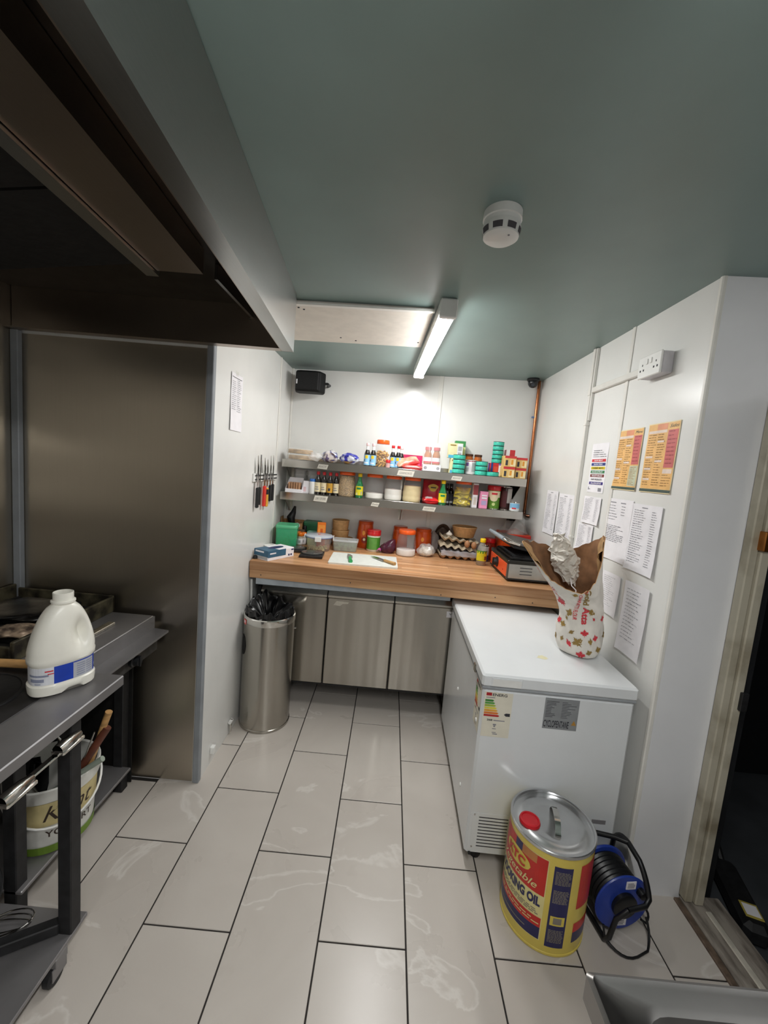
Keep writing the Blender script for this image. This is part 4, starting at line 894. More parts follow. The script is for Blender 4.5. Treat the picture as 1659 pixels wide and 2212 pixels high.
# papers: thin sheets with their writing, taped to the right wall (facing -x) or the left wall (facing +x)
def sheet(label, y0, y1, z0, z1, kind, seed, side='R', name='paper_sheet', curl=0.0, tilt=0.0, group=None):
    rnd = random.Random(seed)
    w_, h_ = abs(y1-y0), z1-z0; sg = -1 if side == 'R' else 1; X = XR if side == 'R' else XL
    t = thing(name, label, 'paper' if name == 'paper_sheet' else 'poster', (X, (y0+y1)/2, (z0+z1)/2), 0.0, group)
    t.rotation_euler = (R(tilt), 0, 0)
    def fn(u, v, d):             # u along the reading direction 0..1, v up 0..1
        y = (0.5-u)*w_ if side == 'R' else (u-0.5)*w_
        bow = 0.0012+curl*((2*u-1)**4*0.6+(1-v)**3*0.7)+0.0007*math.sin(7*u+9*v+seed)
        return Vector((sg*(bow+d), y, (v-0.5)*h_))
    s_ = MB(); s_.smooth = True; s_.grid(lambda a, b_: fn(a, b_, 0.0), 16, 16); s_.build('sheet', {'menu1': mat('menu_cream', 'efdcae', 0.45, var=0.02), 'menu2': mat('menu_cream', 'efdcae', 0.45, var=0.02)}.get(kind, M_PAPER), t)
    p = MB()
    def rect(u0, v0, u1, v1, d=0.0007, n=2): p.grid(lambda a, b_: fn(u0+(u1-u0)*a, v0+(v1-v0)*b_, d), max(n, int((u1-u0)*12)), max(1, int((v1-v0)*14)))
    def lines(u0, u1, v0, v1, step, th, d=0.0012, words=(0.05, 0.2)):
        v = v1
        while v > v0:
            u = u0; end = u0+(u1-u0)*rnd.uniform(0.55, 1.0)
            while u < end:
                ww = rnd.uniform(*words)*(u1-u0); rect(u, v-th*rnd.uniform(.6, 1.1), min(end, u+ww), v, d); u += ww+0.03*(u1-u0)+0.006
            v -= step
    mats = [M_INK, M_INKD]
    if kind == 'hand':
        rect(0.3, 0.945, 0.5, 0.957); lines(0.06, 0.5, 0.12, 0.91, 0.034, 0.010); lines(0.66, 0.85, 0.12, 0.91, 0.034, 0.009, words=(.2, .6))
    elif kind == 'hand2':
        rect(0.08, 0.93, 0.3, 0.945); rect(0.5, 0.93, 0.7, 0.945); lines(0.05, 0.42, 0.62, 0.89, 0.045, 0.011); lines(0.55, 0.78, 0.72, 0.89, 0.045, 0.010, words=(.2, .6)); lines(0.05, 0.78, 0.30, 0.56, 0.028, 0.011)
    elif kind == 'faint':
        p.cur = 0; lines(0.1, 0.8, 0.15, 0.9, 0.05, 0.007)
    elif kind == 'left':
        p.cur = 1; rect(0.08, 0.925, 0.92, 0.935); p.cur = 0; lines(0.1, 0.48, 0.35, 0.86, 0.034, 0.010); lines(0.55, 0.92, 0.35, 0.9, 0.034, 0.010)
    elif kind == 'board':        # colour-coded chopping-board chart
        cols = ['d2303a', '2c3f86', 'e5cf1c', '3b8b58', '7d3330', 'ffffff', '3c2f80']
        words = ['RAW MEAT', 'RAW FISH', 'COOKED MEATS', 'SALAD & FRUIT', 'VEGETABLES', 'DAIRY PRODUCTS', 'ALLERGENS']
        mats = [M_INK, M_INKD, M_PAPER]+[mat('chart_'+c_, c_, 0.45) for c_ in cols]
        p.cur = 1
        for k in range(4): lines(0.12, 0.95, 0.86-k*0.042, 0.861-k*0.042, 0.1, 0.010, words=(0.3, 0.5))
        for k in range(7):
            v = 0.625-k*0.077; p.cur = 3+k
            if k != 5: rect(0.08, v, 0.93, v+0.056)
            p.cur = 1 if k in (2, 5) else 2
            put_text(p, words[k], w_*(0.5 if k in (0, 1) else 0.66), h_*0.032, lambda a, b_: fn(0.5+a/w_, v+0.028+b_/h_, 0.0013), bold=0.02)
        p.cur = 0; rect(0.06, 0.05, 0.10, 0.11); rect(0.10, 0.06, 0.2, 0.075); rect(0.68, 0.03, 0.88, 0.10)
    elif kind in ('menu1', 'menu2'):
        mats = [mat('menu_brown_text', 'a87b3e', 0.5), mat('menu_orange', 'eebb74', 0.4, var=0.05), mat('menu_salmon', 'e79a72', 0.45), mat('menu_pink', 'cf6a68', 0.45, var=0.05), mat('menu_dark', '44564f', 0.45), mat('menu_pale', 'ecd9cc', 0.5), mat('menu_green', 'c6cbb0', 0.5), mat('menu_deep', 'a8474a', 0.5)]
        p.cur = 1; rect(0.02, 0.055, 0.98, 0.985, 0.0005, 10)
        p.cur = 4; rect(0.0, 0.012, 1.0, 0.052, 0.0006, 6)
        p.cur = 2; rect(0.30, 0.90, 0.62, 0.985, 0.0008)
        p.cur = 4; put_text(p, 'Menu' if kind == 'menu1' else 'Sides', w_*0.28, h_*0.045, lambda a, b_: fn(0.82+a/w_, 0.94+b_/h_, 0.0011), shear=0.4)
        p.cur = 5; rect(0.04, 0.855, 0.62, 0.895, 0.0008)
        pv = 0.42 if kind == 'menu1' else 0.36
        p.cur = 3; rect(0.66, pv, 0.97, 0.885, 0.0008, 3)
        if kind == 'menu1': p.cur = 6; rect(0.64, 0.075, 0.97, 0.40, 0.0008, 3)
        else: p.cur = 5; rect(0.66, 0.28, 0.95, 0.34, 0.0008)
        p.cur = 7; lines(0.69, 0.95, pv+0.03, 0.87, 0.055, 0.016, 0.0012, words=(.3, .5))
        p.cur = 0; lines(0.05, 0.32, 0.09, 0.84, 0.036, 0.014, 0.001, words=(.2, .5)); lines(0.36, 0.62, 0.09, 0.84, 0.036, 0.014, 0.001, words=(.2, .5))
        if kind == 'menu2': lines(0.66, 0.95, 0.09, 0.26, 0.036, 0.014, 0.001, words=(.2, .5))
        else: lines(0.67, 0.94, 0.09, 0.38, 0.02, 0.007, 0.0012, words=(.3, .5))
        p.cur = 5
        for u, v in ((0.36, 0.72), (0.05, 0.5), (0.36, 0.44), (0.05, 0.33), (0.05, 0.18)): rect(u, v, u+0.22, v+0.028, 0.0014)
    p.build('print' if 'menu' in kind or kind == 'board' else 'handwriting', mats, t)
    if kind == 'left': tpm = MB(); tpm.quad(fn(0.38, 0.97, 0.0016), fn(0.62, 0.97, 0.0016)-fn(0.38, 0.97, 0.0016), Vector((0, 0, 0.022))); tpm.build('tape', clear('tape_film', 'e8e6df', 0.35, 0.2), t)
    return t
sheet('colour-coded chopping board chart taped beside the cable trunking', 1.50, 1.33, 1.588, 1.847, 'board', 1, name='wall_chart')
sheet('narrower orange menu sheet, the one nearer the trunking', 1.247, 1.056, 1.616, 1.895, 'menu1', 2, name='menu_poster', curl=0.004)
sheet('wider orange menu sheet nearest the pillar edge', 1.024, 0.830, 1.616, 1.901, 'menu2', 3, name='menu_poster', curl=0.003)
sheet('handwritten list nearest the back corner of the right wall', 2.05, 1.862, 1.279, 1.568, 'hand', 4, curl=0.006)
sheet('handwritten list just left of the cable trunking', 1.842, 1.625, 1.275, 1.558, 'hand', 5, curl=0.006)
sheet('handwritten note below the chopping board chart', 1.505, 1.325, 1.42, 1.565, 'hand', 6, curl=0.008)
sheet('lower handwritten note with a turned-up corner beside the trunking', 1.535, 1.365, 1.262, 1.415, 'hand', 7, curl=0.010)
sheet('long handwritten list below the narrower menu', 1.252, 1.050, 1.282, 1.572, 'hand2', 8, curl=0.006)
sheet('long handwritten list below the wider menu, nearest the pillar', 1.046, 0.850, 1.275, 1.563, 'hand', 9, curl=0.009)
sheet('faint crumpled sheet low on the wall behind the flour bag', 1.215, 1.055, 1.03, 1.222, 'faint', 10, curl=0.010)
sheet('large faint sheet lowest on the right wall above the freezer', 1.015, 0.845, 0.915, 1.225, 'faint', 11, curl=0.012)
sheet('narrow printed notice on the left wall above the knife rack', 1.280, 1.430, 1.748, 2.032, 'left', 12, side='L', curl=0.004)

# knife rack on the left wall
kr = thing('knife_rack', 'white magnetic knife rack with two black bars on the left wall', 'knife rack', (XL, 1.90, 1.475))
MB().bbox(0.0005, -0.245, 0, 0.012, 0.225, 0.05, 0.002).build('backing', M_WHITEP, kr)
for zz in (0.010, 0.034): MB().bbox(0.012, -0.23, zz, 0.017, 0.22, zz+0.007, 0.001).build('magnet_bar', M_BLACK, kr)
def knife(label, y, ztop, zmid, zbot, w_, m, m2=None, name='kitchen_knife', point=True):
    t = thing(name, label, 'knife', (XL+0.018, y, zbot))
    bl = MB(); h1, h0 = ztop-zbot, zmid-zbot
    pts = [(-w_/2, h0), (w_/2, h0), (w_/2*0.95, h0+(h1-h0)*0.6), (-w_*0.35, h1), (-w_/2, h1-0.005)]
    bl.add([(0.0, a, b_) for a, b_ in pts]+[(0.0025, a, b_) for a, b_ in pts], [(4, 3, 2, 1, 0), (5, 6, 7, 8, 9)]+[(i, (i+1) % 5, 5+(i+1) % 5, 5+i) for i in range(5)])
    bl.build('blade', M_CHROME, t)
    h = MB(); h.bbox(-0.006, -w_*0.45, 0.0, 0.012, w_*0.45, h0, 0.005); h.build('handle', m, t)
    if m2: MB().bbox(-0.007, -w_*0.48, h0*0.62, 0.0125, w_*0.48, h0*0.96, 0.005).build('handle_collar', m2, t)
    return t
knife('black-handled knife at the near end of the knife rack', 1.700, 1.635, 1.44, 1.315, 0.030, M_BLACK)
knife('red-handled knife on the knife rack', 1.835, 1.625, 1.445, 1.312, 0.036, mat('handle_red', 'd93427', 0.35))
knife('yellow and black handled knife on the knife rack', 1.888, 1.615, 1.43, 1.305, 0.030, mat('handle_yellow', 'e0a93a', 0.35), M_BLACK)
knife('black-handled knife second from the far end of the knife rack', 1.955, 1.64, 1.445, 1.335, 0.026, M_BLACK)
knife('black-handled knife at the far end of the knife rack', 2.012, 1.645, 1.45, 1.335, 0.026, M_BLACK)
st_ = thing('sharpening_steel', 'slim sharpening steel beside the first knife on the rack', 'sharpening steel', (XL+0.018, 1.745, 1.33))
MB().tube([(0, 0, 0.11), (0, 0, 0.31)], 0.005, 10).build('rod', M_CHROME, st_); MB().tube([(0, 0, 0), (0, 0, 0.11)], [0.009, 0.008], 10).build('handle', M_BLACK, st_)

tp_ = thing('gas_tap', 'small brass and steel pipe fitting at the foot of the left wall behind the bin', 'pipe fitting', (XL+0.012, 1.455, 0.02))
MB().tube([(0, 0, 0.0), (0, 0, 0.05), (0.0, 0.01, 0.07)], 0.008, 10).build('pipe_stub', M_CHROME, tp_); MB().tube([(0, -0.016, 0.06), (0, 0.016, 0.06)], 0.010, 10).build('valve', M_WHITEP, tp_)
sw = MB().bbox(XL+0.0005, 1.205, 0.058, XL+0.022, 1.232, 0.098, 0.003).build('door_stop', M_WHITEP); tag(sw, 'small white plastic stop low on the left wall near the steel panel', 'door stop')
ps = MB(); ps.smooth = True; ps.tube([(0.516, 1.770, 0.0), (0.512, 1.745, 0.45), (0.511, 1.700, 0.868)], 0.007, 8); tag(ps.build('mop_pole', M_WHITEP), 'thin white pole leaning between the left wall and the fridge', 'pole')

# thing lying in the yard beyond the threshold
yb = thing('yard_tool', 'dark elongated tool with a pale label lying beyond the door threshold', 'tool', (2.905, 0.77, -0.06), R(-18))
q = MB(); q.bbox(-0.045, -0.16, 0.0, 0.045, 0.16, 0.085, 0.02); q.build('tool_body', M_MATT, yb)
q = MB(); q.bbox(-0.030, -0.12, 0.085, 0.030, -0.055, 0.088, 0.001); q.cur = 1; q.bbox(-0.024, -0.112, 0.0885, 0.024, -0.064, 0.0895, 0.0005); q.build('pale_label', [mat('label_yellow', 'b0a04a', .5), M_PAPER], yb)
q = MB(); q.smooth = True; q.tube([(0, 0.15, 0.05), (-0.03, 0.30, 0.20), (-0.03, 0.36, 0.36)], 0.016, 8); q.build('handle_stub', M_MATT, yb)

# ================================================================== WALL SHELVES
ZU, ZL = 1.628, 1.392            # top faces of the two shelves
SX0, SX1, SYF = 0.535, 2.287, 2.160
M_SHELF = steel('shelf_steel', 'bfbcb6', 0.2, 0, amount=0.02, rv=0.03, dent=(4, 4, 4))
def shelf(label, z, signs):
    t = thing('wall_shelf', label, 'shelf', (0, 0, z))
    MB().bbox(SX0, SYF, -0.003, SX1, YB-0.001, 0.0, 0.001).build('shelf_sheet', M_SHELF, t)
    MB().bbox(SX0, SYF, -0.056, SX1, SYF+0.003, -0.0005, 0.001).build('front_lip', M_SHELF, t)
    MB().box(SX0, YB-0.004, 0.0, SX1, YB-0.001, 0.03).build('rear_upstand', M_SHELF, t)
    for x in (SX0+0.008, 1.42, SX1-0.012):
        b_ = MB(); pts = [(SYF+0.02, -0.004), (YB-0.001, -0.004), (YB-0.001, -0.165), (YB-0.03, -0.165)]
        b_.add([(xx, y, zz) for xx in (x, x+0.004) for y, zz in pts], [(0, 1, 2, 3), (7, 6, 5, 4)]+[(i, 4+i, 4+(i+1) % 4, (i+1) % 4) for i in range(4)])
        b_.box(x-0.016, YB-0.004, -0.165, x+0.016, YB-0.001, -0.004); b_.build('bracket', M_STEEL, t)
    for x, w_, h_, s, cl_ in signs:
        q = MB(); y = SYF-0.0008
        q.add([(x-w_/2, y, -0.048), (x+w_/2-0.01, y, -0.052), (x+w_/2, y, -0.048+h_), (x-w_/2+0.01, y, -0.047+h_)], [(0, 1, 2, 3)]); q.cur = 1
        put_text(q, s, w_*0.72, h_*0.42, plane_fn((x, y-0.0005, -0.048+h_/2), (1, 0, 0.02), (0, 0, 1)), shear=0.25)
        q.build('tape_label', [mat('label_tape', 'd9d5c9', 0.6, var=0.03) if cl_ else mat('label_tape_thin', 'b5b2a8', 0.5, var=0.03), mat('faded_pen', '77736e', 0.7)], t)
    return t
shelf('upper steel wall shelf of the two on the back wall', ZU, [(0.83, 0.08, 0.030, 'RICE', 0), (1.425, 0.125, 0.036, 'COOKING SAUCE', 1), (1.79, 0.08, 0.026, 'BREAKFAST', 1)])
lowsh = shelf('lower steel wall shelf of the two on the back wall', ZL, [(0.83, 0.105, 0.040, 'DRY STORE', 1), (1.225, 0.062, 0.026, 'Pasta', 1), (1.615, 0.098, 0.028, 'INDIAN SPICES', 1)])

# ------------------------------------------------------------------ builders for groceries
def jar(label, X, Y, Z, w, h, fill, mfill, lid='orange', name='storage_jar', group=None, lumpy=0.0, straight=False, glass=None):
    t = thing(name, label, 'jar', (X, Y, Z), 0, group); r = w/2
    if straight: P = [(0.92, 0), (1, 0.03), (1, 0.30), (0.985, 0.32), (1, 0.34), (1, 0.70), (0.97, 0.78), (0.90, 0.83)]
    else: P = [(0.90, 0), (0.98, 0.03), (1, 0.08), (1, 0.20), (0.975, 0.22), (1, 0.24), (1, 0.40), (0.97, 0.42), (0.985, 0.44), (0.95, 0.58), (0.88, 0.75), (0.82, 0.84), (0.80, 0.88)]
    s_ = MB(); s_.smooth = True; s_.lathe([(r*a, h*b_) for a, b_ in P], 32, cap1=False); s_.build('jar_body', glass or M_CLEAR, t)
    if fill > 0:
        pf = []
        for i in range(13):
            zz = 0.012+fill*i/12
            a = next((P[k][0]+(P[k+1][0]-P[k][0])*(zz-P[k][1])/(P[k+1][1]-P[k][1]) for k in range(len(P)-1) if P[k][1] <= zz <= P[k+1][1]), 0.8)
            pf.append((r*a*0.955, h*zz))
        c_ = MB(); c_.smooth = True; c_.lathe(pf+[(0.002, h*(0.012+fill)+0.006)], 32); c_.build('contents', mfill, t)
    lr = r*(0.90 if straight else 0.86)
    l_ = MB(); l_.smooth = True; l_.lathe([(lr*0.98, h*0.85), (lr, h*0.86), (lr, h*0.955), (lr*0.97, h*0.975), (lr*0.95, h), (lr*0.80, h), (lr*0.78, h*0.985)], 32); l_.build('lid', {'orange': M_ORANGE, 'red': M_RED, 'brown': mat('brown_lid', '4a2a1c', 0.35)}[lid], t)
    return t
def lath(name, mat_, prof, parent, n=24, **k):
    m = MB(); m.smooth = True; m.lathe(prof, n, **k); return m.build(name, mat_, parent)
def bottle(label, X, Y, Z, w, h, mbody, cap, mlabel, z0, z1, style='soy', name='sauce_bottle', group=None, deco=None, arc_=(180, 360)):
    t = thing(name, label, 'bottle', (X, Y, Z), 0, group); r = w/2
    if style == 'soy': P = [(0.9, 0), (1, 0.02), (1, 0.58), (0.92, 0.66), (0.55, 0.76), (0.45, 0.80), (0.45, 0.88)]
    elif style == 'lemon': P = [(0.9, 0), (1, 0.02), (1, 0.45), (0.97, 0.50), (0.78, 0.60), (0.5, 0.72), (0.42, 0.80), (0.42, 0.88)]
    elif style == 'oil': P = [(0.93, 0), (1, 0.02), (1, 0.55), (0.9, 0.66), (0.6, 0.78), (0.45, 0.84), (0.45, 0.90)]
    else: P = [(0.92, 0), (1, 0.02), (1, 0.50), (0.88, 0.58), (0.55, 0.70), (0.45, 0.74), (0.42, 0.92)]
    lath('bottle_body', mbody, [(r*a, h*b_) for a, b_ in P], t, 24)
    cz = 0.86 if style != 'worc' else 0.88
    lath('cap', cap, [(r*0.55, h*cz), (r*0.57, h*(cz+0.01)), (r*0.57, h*0.985), (r*0.5, h)], t, 20)
    if style == 'worc': lath('neck_band', M_WHITEP, [(r*0.58, h*0.66), (r*0.50, h*0.74), (r*0.47, h*0.875)], t, 20, cap0=False, cap1=False)
    f_ = lambda d: (lambda a, b_: Vector(((r+d)*math.cos(a), (r+d)*math.sin(a), b_)))
    q = MB(); q.smooth = False; q.grid(lambda a, b_: f_(0.0008)(R(arc_[0])+R(arc_[1]-arc_[0])*a, h*(z0+(z1-z0)*b_)), 14, 1)
    ms = [mlabel]
    if deco:
        for k, (a0, a1, b0, b1, m_) in enumerate(deco):
            q.cur = k+1; ms.append(m_); q.grid(lambda a, b_: f_(0.0016)(R(a0)+R(a1-a0)*a, h*(b0+(b1-b0)*b_)), 6, 1)
    q.build('label', ms, t)
    return t
def tin(label, X, Y, Z, w, h, m, name='food_tin', group=None, ends=None, n=28):
    t = thing(name, label, 'tin', (X, Y, Z), 0, group); r = w/2
    lath('can', m, [(r*0.97, 0.002), (r, 0.005), (r, h-0.005), (r*0.97, h-0.002)], t, n)
    lath('rim', ends or M_CHROME, [(r*0.95, h-0.003), (r*1.01, h-0.003), (r*1.01, h), (r*0.97, h), (r*0.95, h-0.002), (0.001, h-0.002)], t, n, cap0=False)
    lath('base_rim', ends or M_CHROME, [(r*0.95, 0), (r*1.01, 0), (r*1.01, 0.003), (r*0.95, 0.003)], t, n)
    return t
def carton(label, X, Y, Z, w, d, h, mbody, pats=(), rz=0.0, name='carton', cat='box', group=None, words=()):
    """box with printed panels on its front face: pats are (u0, v0, u1, v1, material) fractions of the front"""
    t = thing(name, label, cat, (X, Y, Z), rz, group)
    MB().bbox(-w/2, -d/2, 0, w/2, d/2, h, 0.0015).build('box_body', mbody, t)
    q = MB(); ms = []
    for u0, v0, u1, v1, m_ in pats:
        if m_ not in ms: ms.append(m_)
        q.cur = ms.index(m_); y = -d/2-0.0006-0.0002*len(q.f)
        q.quad((-w/2+u0*w, y, v0*h), ((u1-u0)*w, 0, 0), (0, 0, (v1-v0)*h))
    for s, u, v, ww, hh, m_ in words:
        if m_ not in ms: ms.append(m_)
        q.cur = ms.index(m_); put_text(q, s, ww*w, hh*h, plane_fn((-w/2+u*w, -d/2-0.0032, v*h), (1, 0, 0), (0, 0, 1)), bold=0.02)
    if ms: q.build('print', ms, t)
    return t
def packet(label, X, Y, Z, w, d, h, m, rz=0.0, tilt=(0, 0), name='packet', cat='packet', seed=1, deco=None, m2=None):
    """pillow-shaped sealed bag lying or leaning, with crimped ends"""
    t = thing(name, label, cat, (X, Y, Z), rz); t.rotation_euler = (R(tilt[0]), R(tilt[1]), rz)
    b_ = MB(); b_.smooth = True
    def side(sg):
        def fn(u, v):
            e = (1-abs(2*u-1)**3)*(1-abs(2*v-1)**4); n_ = noise.noise(Vector((u*5+seed, v*5, sg)))
            return ((u-0.5)*w, (v-0.5)*d*(1-0.06*math.sin(PI*u)), h*0.5+sg*(0.0015+(h*0.5-0.0015)*max(0, e)**0.6*(1+0.22*n_)))
        return fn
    f1 = side(1); f0 = side(-1); b_.grid(f1, 22, 14); b_.grid(lambda u, v: f0(1-u, v), 22, 14); b_.build('bag', m, t)
    if deco:
        q = MB(); q.smooth = True
        u0, v0, u1, v1 = deco; q.grid(lambda a, c_: Vector(f1(u0+(u1-u0)*a, v0+(v1-v0)*c_))+Vector((0, 0, 0.0012)), 8, 8); q.build('print', m2, t)
    return t
def tub(label, X, Y, Z, w, d, h, mbody, mlid, content=None, fill=0.5, rz=0.0, name='food_tub', taper=0.88, lidh=0.012, clips=False):
    t = thing(name, label, 'container', (X, Y, Z), rz)
    def ring(k, zz, i=0.0): return rr(-w/2*k+i, -d/2*k+i, w/2*k-i, d/2*k-i, min(w, d)*0.12, zz, 5)
    b_ = MB(); b_.smooth = True; b_.rings([ring(taper, 0), ring(taper+0.02, 0.004), ring(1, h-lidh), ring(0.985, h-lidh), ring(taper, 0.005)], True, False); b_.build('tub_body', mbody, t)
    if content:
        k2 = taper+(1-taper)*fill; c_ = MB(); c_.smooth = True
        c_.rings([ring(taper*0.96, 0.004), ring(k2*0.96, 0.004+(h-lidh)*fill*0.95), ring(k2*0.5, 0.004+(h-lidh)*fill)], True, True); c_.build('contents', content, t)
    l_ = MB(); l_.smooth = True; l_.rings([ring(1.02, h-lidh), ring(1.03, h-lidh+0.002), ring(1.03, h-0.003), ring(1.0, h), ring(0.90, h), ring(0.88, h-0.003)], True, True); l_.build('lid', mlid, t)
    if clips:
        for sx in (-1, 1): MB().bbox(sx*w/2*1.02-0.004, -0.02, h-0.03, sx*w/2*1.02+0.004, 0.02, h-0.002, 0.002).build('clip', M_WHITEP, t)
    return t

M_DARKL = mat('dark_sauce', '120d0c', 0.12, var=0.1, coat=0.5)
M_SKY = mat('label_sky', '8fc4ea', 0.45, var=0.04)
M_TEAL = mat('turquoise_label', '3fc0a8', 0.4, var=0.10, scale=120)
M_PINKCAP = mat('pink_cap', 'eec7c8', 0.4)
M_BREAD = mat('golden_bread', 'c79a5c', 0.7, var=0.15, scale=30)
M_TORT = mat('flour_wrap', 'd2b48c', 0.5, var=0.12, scale=25)

# ---- upper shelf, left to right
for k, (x, z, w_, lab) in enumerate(((0.655, ZU, 0.215, 'lower pack of flour wraps at the left end of the upper shelf'), (0.640, ZU+0.043, 0.195, 'upper pack of flour wraps at the left end of the upper shelf'))):
    t = thing('wrap_pack', lab, 'bread', (x, 2.27, z), R(3-6*k))
    q = MB(); q.smooth = True
    for j in range(4): q.lathe([(w_*0.44, 0.004+j*0.0075), (w_*0.47, 0.0055+j*0.0075), (w_*0.47, 0.0095+j*0.0075), (w_*0.44, 0.011+j*0.0075)], 28, (0, 0, 0), sy=0.8)
    q.build('flour_wraps', M_TORT, t)
    q = MB(); q.smooth = True; q.rings([sup(w_*0.47, w_*0.40, 0.001, 0, 3), sup(w_*0.51, w_*0.43, 0.010, 0, 3), sup(w_*0.51, w_*0.43, 0.028, 0, 3), sup(w_*0.46, w_*0.40, 0.040, 0, 3)]); q.build('clear_wrapper', M_FILM, t)
def film_bag(label, X, Y, Z, rad, seed, m=None, inner=None, name='plastic_bag', cat='bag', irad=0.8, extra=None):
    """crumpled clear bag with what it holds inside"""
    t = thing(name, label, cat, (X, Y, Z))
    def crum(nm, rr_, mm, amp, fr, sub=4):
        bm = bmesh.new(); bmesh.ops.create_icosphere(bm, subdivisions=sub, radius=1)
        for v in bm.verts:
            p = v.co.copy(); d_ = 1+amp*noise.noise(p*1.6+Vector((seed, 0, 0)))+amp*0.6*abs(noise.noise(p*fr+Vector((0, seed, 0))))
            v.co = Vector((p.x*rr_[0], p.y*rr_[1], p.z*rr_[2]))*d_
        zm = min(v.co.z for v in bm.verts)
        for v in bm.verts: v.co.z = max(0.0, v.co.z-zm-rr_[2]*0.12)
        me = bpy.data.meshes.new(nm); bm.to_mesh(me); bm.free(); me.materials.append(mm)
        for p in me.polygons: p.use_smooth = True
        o = bpy.data.objects.new(nm, me); COL.objects.link(o); o.parent = t; return o
    if inner: crum('contents', tuple(a*irad for a in rad), inner, 0.12, 2.0, 3)
    o = crum('film', rad, m or M_FILM, 0.3, 3.2)
    return t
film_bag('empty crumpled clear bag beside the flour wraps on the upper shelf', 0.765, 2.20, ZU, (0.045, 0.03, 0.03), 2.0, clear('film_white', 'f6f4f2', 0.35, 0.12))
def loaf(label, X, Y, w, d, h, seed, mw, mp2):
    t = film_bag(label, X, Y, ZU, (w/2, d/2, h/2), seed, mw, M_BREAD, 'bread_bag', 'bread', 0.9)
    q = MB(); q.smooth = True
    for s0 in ((0.1, 1.3), (1.9, 2.7), (3.3, 4.3), (4.9, 5.6)):
        q.grid(lambda u, v: Vector((w*0.53*math.cos(s0[0]+(s0[1]-s0[0])*u)*math.cos(-0.2+0.9*v), -d*0.52*abs(math.sin(0.7+0.5*v)), h*0.5+h*0.40*math.sin(s0[0]+(s0[1]-s0[0])*u)*math.cos(0.3*v))), 6, 6)
    q.build('printed_wrapper', mp2, t); return t
M_WRAPB = mat('wrapper_navy', '3a3f86', 0.25, var=0.5, scale=22, col2='d9dbe6', lo=0.42, hi=0.55)
loaf('golden loaf in a clear and navy wrapper on the upper shelf', 0.862, 2.25, 0.118, 0.12, 0.085, 3.1, mat('bread_wrap_a', 'e3dfe0', 0.2, scale=26, col2='4a4f92', lo=0.46, hi=0.52, alpha=0.62), M_WRAPB)
loaf('twisted blue and silver bread wrapper on the upper shelf', 1.004, 2.25, 0.126, 0.12, 0.075, 7.4, mat('bread_wrap_b', 'cfd2de', 0.2, scale=20, col2='2d31a0', lo=0.47, hi=0.54, alpha=0.9), mat('wrapper_blue', '2b2fa0', 0.22, var=0.5, scale=18, col2='c4c8d6', lo=0.44, hi=0.54))
dec = lambda: [(235, 290, 0.32, 0.46, mat('emblem_yellow', 'f0d02c', 0.4)), (215, 232, 0.20, 0.28, M_INKD), (225, 300, 0.10, 0.15, M_PAPER)]
for k, x in enumerate((1.137, 1.180)):
    bottle(('left' if k == 0 else 'right')+' of the two dark sauce bottles with pale pink caps beside the pasta jar', x, 2.222, ZU, 0.043, 0.163, M_DARKL, M_PINKCAP, M_SKY, 0.03, 0.48, 'worc', group='dark sauce bottles on the upper shelf', deco=dec(), arc_=(180, 360))
M_PASTA = mat('penne', 'd9a850', 0.45, var=0.1)
pj = jar('tall clear jar of penne pasta with an orange lid on the upper shelf', 1.245, 2.275, ZU, 0.104, 0.196, 0.0, M_PASTA, 'orange', straight=True)
random.seed(11); qp = MB(); qp.smooth = True
for k in range(170):
    a = random.uniform(0, 2*PI); rad = 0.040*math.sqrt(random.random()); zz = random.uniform(0.008, 0.115)
    c0 = Vector((rad*math.cos(a), rad*math.sin(a), zz)); dv = Vector((random.uniform(-1, 1), random.uniform(-1, 1), random.uniform(-0.8, 0.8))).normalized()*0.014
    qp.tube([c0-dv, c0+dv], 0.0042, 6, caps=True)
pp_ = qp.build('penne', M_PASTA, pj); pp_['kind'] = 'stuff'
t = thing('spice_pot', 'tiny red-capped pot in front of the pasta jar', 'pot', (1.292, 2.195, ZU)); lath('pot', mat('pot_pale', 'd9a9a4', 0.3), [(0.015, 0), (0.016, 0.003), (0.015, 0.036)], t, 18); lath('cap', M_RED, [(0.0175, 0.034), (0.0175, 0.052), (0.016, 0.054)], t, 18)
for k, x in enumerate((1.322, 1.362)):
    bottle(('left' if k == 0 else 'right')+' of the two dark sauce bottles with red caps beside the snack packets', x, 2.222, ZU, 0.042, 0.161, M_DARKL, M_RED, M_SKY, 0.03, 0.48, 'worc', group='dark sauce bottles on the upper shelf', deco=dec())
bottle('third dark sauce bottle half hidden behind the red-capped pair', 1.385, 2.275, ZU, 0.042, 0.158, M_DARKL, M_PINKCAP, M_SKY, 0.03, 0.48, 'worc', group='dark sauce bottles on the upper shelf')
M_MAG = mat('magenta_foil', 'c9265f', 0.25, var=0.15, scale=12)
carton('magenta packet standing behind the red snack bags', 1.468, 2.34, ZU, 0.155, 0.03, 0.108, M_MAG, [(0.1, 0.2, 0.9, 0.5, mat('mag2', 'e0568a', .3))], name='foil_packet', cat='packet')
packet('pink and gold snack bag leaning over the red one on the upper shelf', 1.435, 2.235, ZU+0.034, 0.165, 0.10, 0.045, mat('snack_red', 'e23a3c', 0.3, var=0.3, scale=9, col2='d99a7c', lo=0.42, hi=0.6), R(12), (28, -14), seed=3)
packet('red snack bag lying flat at the front of the upper shelf', 1.470, 2.200, ZU, 0.145, 0.075, 0.034, mat('snack_red2', 'e8453f', 0.3, var=0.1), R(-4), (6, 0), seed=5)
